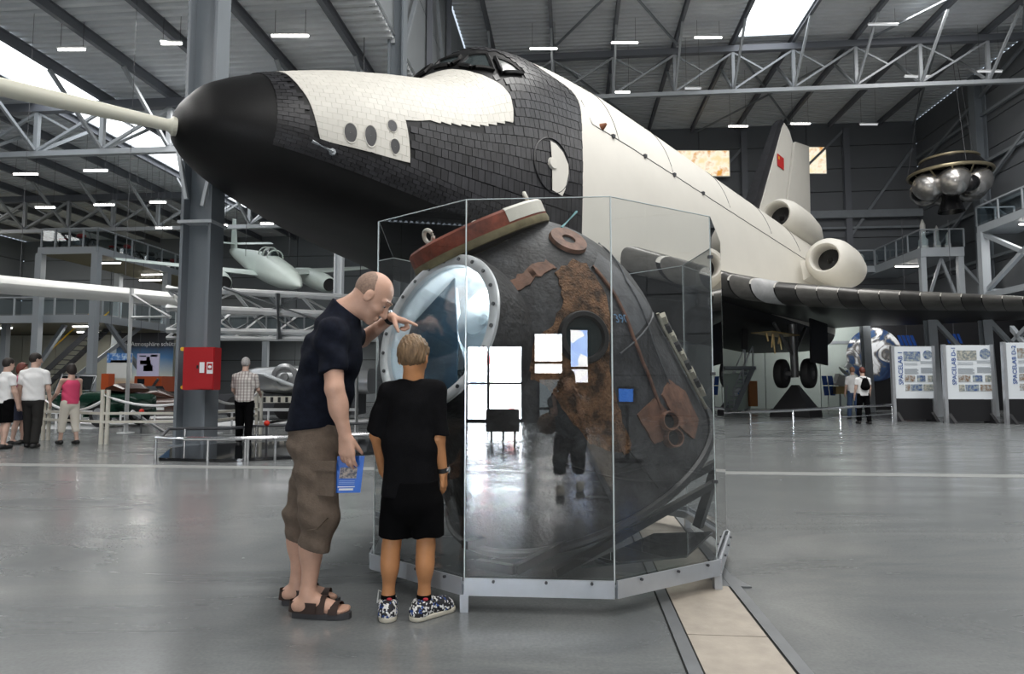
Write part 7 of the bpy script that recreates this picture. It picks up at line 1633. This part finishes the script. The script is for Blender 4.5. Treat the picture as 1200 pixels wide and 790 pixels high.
# the round rocket stage hanging at the right
rc_ = at(1113, 212, 34.5); kk = 34.5 / 780
rs = thing('rocket_stage', 'round silver rocket stage of clustered spherical tanks hanging before the back wall', 'spacecraft', rc_)
mat('tank_silver', (.52, .50, .48), .26, .85, var=.1, scale=3); mat('tank_black', (.02, .02, .022), .2, .3); mat('rim_gold', (.42, .36, .24), .35, .7)
b = B(); b.tube([rc_ + V(43 * kk * math.cos(a), 43 * kk * math.sin(a), 8 * kk) for a in [2 * math.pi * i / 48 for i in range(48)]], .09, 8, closed=True); b.tube([rc_ + V(30 * kk * math.cos(a), 30 * kk * math.sin(a), 25 * kk) for a in [2 * math.pi * i / 40 for i in range(40)]], .07, 8, closed=True); obj('ring_frame', b, MT['rim_gold'], rs)
b = B(); b.lathe(rc_, (0, 0, 1), [(42 * kk, 8 * kk), (29.5 * kk, 25 * kk), (.01, 25.5 * kk)], 40); obj('conical_cover', b, MT['tank_black'], rs)
for i in range(6):
    a = 2 * math.pi * i / 6 - 2.0; c = rc_ + V(27 * kk * math.cos(a), 27 * kk * math.sin(a), -7 * kk); b = B(); b.sph(c, 17.5 * kk, 24); obj('sphere_tank', b, MT['tank_silver'], rs)
    a += math.pi / 6; c = rc_ + V(31 * kk * math.cos(a), 31 * kk * math.sin(a), -12 * kk)
    if i % 2 == 0: b = B(); b.sph(c, 9.5 * kk, 18); obj('gas_bottle', b, MT['tank_black'], rs)
for i in range(12):
    a = 2 * math.pi * i / 12; b = B(); b.tube([rc_ + V(42 * kk * math.cos(a), 42 * kk * math.sin(a), 7 * kk), rc_ + V(16 * kk * math.cos(a + .3), 16 * kk * math.sin(a + .3), -18 * kk)], .04, 5); obj('strut', b, MT['rim_gold'], rs)
b = B(); b.lathe(rc_, (0, 0, 1), [(.01, -12 * kk), (10 * kk, -14 * kk), (9 * kk, -22 * kk), (11 * kk, -28 * kk), (14.5 * kk, -38 * kk), (14 * kk, -38 * kk), (10 * kk, -28 * kk)], 28); obj('engine_nozzle', b, MT['tank_black'], rs)
for a in (.3, 2.4, 4.5): b = B(); b.cyl(rc_ + V(44 * kk * math.cos(a), 44 * kk * math.sin(a), 11 * kk), V(rc_.x + 20 * kk * math.cos(a), rc_.y + 20 * kk * math.sin(a), ZH), .015, n=4); obj('wire', b, MT['steel_dark'], rs)
# small rocket models standing on the gallery
for i, (px, u_, v_, h_, r_, lab) in enumerate(((1089, uA + .5, 38.7, 1.75, .2, 'white rocket model with thicker foot standing on the back right gallery'), (1110, uA + 1.5, 39.2, 1.5, .16, 'plain white rocket model standing mid gallery under the round stage'), (1134, uB - .4, 38.8, 1.0, .13, 'short white rocket model at the right end of the back gallery'), (1050, 18.7, 44.4, .95, .2, 'small white cylinder model at the left end of the back gallery'))):
    p = HL(u_, v_, zg); b = B(); t = thing('rocket_model', lab, 'rocket', p)
    b.lathe(p, (0, 0, 1), [(.01, 0), (r_ * 1.2, .0), (r_ * 1.2, h_ * .32), (r_ * .7, h_ * .40), (r_ * .7, h_ * .8), (r_ * .35, h_ * .93), (.01, h_)], 20); obj('body', b, MT['white_paint'], t)
    for a in range(4): b = B(); d = V(math.cos(a * 1.57), math.sin(a * 1.57), 0); b.prism([p + d * r_ * 1.1, p + d * r_ * 1.7, p + d * r_ * 1.1 + V(0, 0, h_ * .22)], d.cross(V(0, 0, 1)) * .03); obj('fin', b, MT['white_paint'], t)
# back-lit pictures high on the back wall
gl = bpy.data.materials.new('lit_picture'); gl.use_nodes = True; nt = gl.node_tree; nt.nodes.clear(); _o = nt.nodes.new('ShaderNodeOutputMaterial'); _e = nt.nodes.new('ShaderNodeEmission'); _t = nt.nodes.new('ShaderNodeTexCoord'); _n = nt.nodes.new('ShaderNodeTexNoise'); _n.inputs['Scale'].default_value = 1.4; _n.inputs['Detail'].default_value = 7; _r = nt.nodes.new('ShaderNodeValToRGB')
_r.color_ramp.elements.new(.5)
for el, (p_, c_) in zip(_r.color_ramp.elements, ((.38, (.95, .78, .45)), (.52, (1, .93, .75)), (.66, (.75, .35, .08)))): el.position = p_; el.color = (*c_, 1)
_e.inputs[1].default_value = 1.05; nt.links.new(_t.outputs['Object'], _n.inputs['Vector']); nt.links.new(_n.outputs['Fac'], _r.inputs['Fac']); nt.links.new(_r.outputs['Color'], _e.inputs[0]); nt.links.new(_e.outputs[0], _o.inputs['Surface'])
for px0, px1, py0, py1, lab in ((792, 854, 177, 206, 'wide back-lit picture high on the back wall left of the tail fin'), (942, 967, 173, 203, 'back-lit golden picture just right of the tail fin')):
    p0, p1 = at(px0, py1, 44.2), at(px1, py0, 44.2); t = thing('lit_picture', lab, 'picture', V((p0.x + p1.x) / 2, 44.2, p0.z)); b = B(); b.span((p0.x, 44.15, p0.z), (p1.x, 44.3, p1.z)); obj('light_box', b, gl, t)
    b = B(); b.span((p0.x - .06, 44.2, p0.z - .06), (p1.x + .06, 44.36, p1.z + .06)); obj('frame', b, MT['white_paint'], t)
    for x in (p0.x + .3, p1.x - .3): b = B(); b.bar((x, 44.3, (p0.z + p1.z) / 2), (x, HL(uv_of(x, 44)[0], VB, 0).y, (p0.z + p1.z) / 2), .08, .08); obj('bracket', b, MT['steel_dark'], t)

# strip lamps fixed under the gallery decks, each with its own light; those above the partition are added
def deck_lamp(label, c, ln, power, down=(0, 0, -1), along=(1, 0, 0)):
    c = Vector(c); al = (HM.to_3x3() @ Vector(along)).normalized(); t = thing('fluorescent_lamp', label, 'lamp', c, group='fluorescent strip lamps under the galleries')
    b = B(); b.bar(c - al * ln / 2 + V(0, 0, .05), c + al * ln / 2 + V(0, 0, .05), .14, .06); obj('housing', b, MT['lamp_body'], t)
    b = B(); b.cyl(c - al * (ln / 2 - .03), c + al * (ln / 2 - .03), .04, n=8); obj('tube', b, MT['tube_light'], t)
    l = bpy.data.lights.new('lamp_light', 'AREA'); l.shape = 'RECTANGLE'; l.size = ln; l.size_y = .2; l.energy = power; l.color = (1, .98, .93)
    o = bpy.data.objects.new('lamp_light', l); COL.objects.link(o); o.location = c - V(0, 0, .06); o.rotation_euler = (0, 0, math.atan2(al.y, al.x)) if down[2] < -.9 else (R(60), 0, -PSI)
for i, (u, v, z, lab) in enumerate(((uc - 1.0, vc + 2.2, z1 - .42, 'at the front under the upper motorcycle gallery'), (uc - .9, vc + 6.0, z1 - .42, 'second from the front under the upper motorcycle gallery'), (uc - 2.4, vc + 8.0, z1 - .42, 'at the back under the upper motorcycle gallery'), (uc - 2.0, vc + 2.0, z2 - .4, 'under the lower left gallery by the corner post'), (uc - 7.5, vc + 2.5, z2 - .4, 'under the lower left gallery near the left edge'), (uc - 4.5, vc + 5.5, z2 - .4, 'under the lower left gallery above the stairs'), (-17.5, 43, z2 - .4, 'under the back wall gallery right of the grey column'), (-10.5, 43, z2 - .4, 'under the back wall gallery behind the bald man'))):
    deck_lamp('strip lamp fixed ' + lab, HL(u, v, z), 1.5, 70)
for i, (u, v, z, lab) in enumerate((((uA + uB) / 2 - .6, 40.5, zg - .6, 'under the back right gallery below the round stage'), (16.4, 44.3, zg - .5, 'under the left end of the back right gallery'), (uC + 1.2, 33.5, zg + .15, 'under the right wall gallery at the picture edge'))):
    deck_lamp('strip lamp fixed ' + lab, HL(u, v, z), 1.5, 60)
for i in range(3):  # unseen lamps put in to brighten the pale partition
    u = c0[0] - 3 + i * 4.6
    deck_lamp(('first', 'second', 'third')[i] + ' added unseen lamp from the left, brightening the pale partition behind the wheels', HL(u, 33.4, 4.75), 2.4, 100, down=(0, .8, -.6))
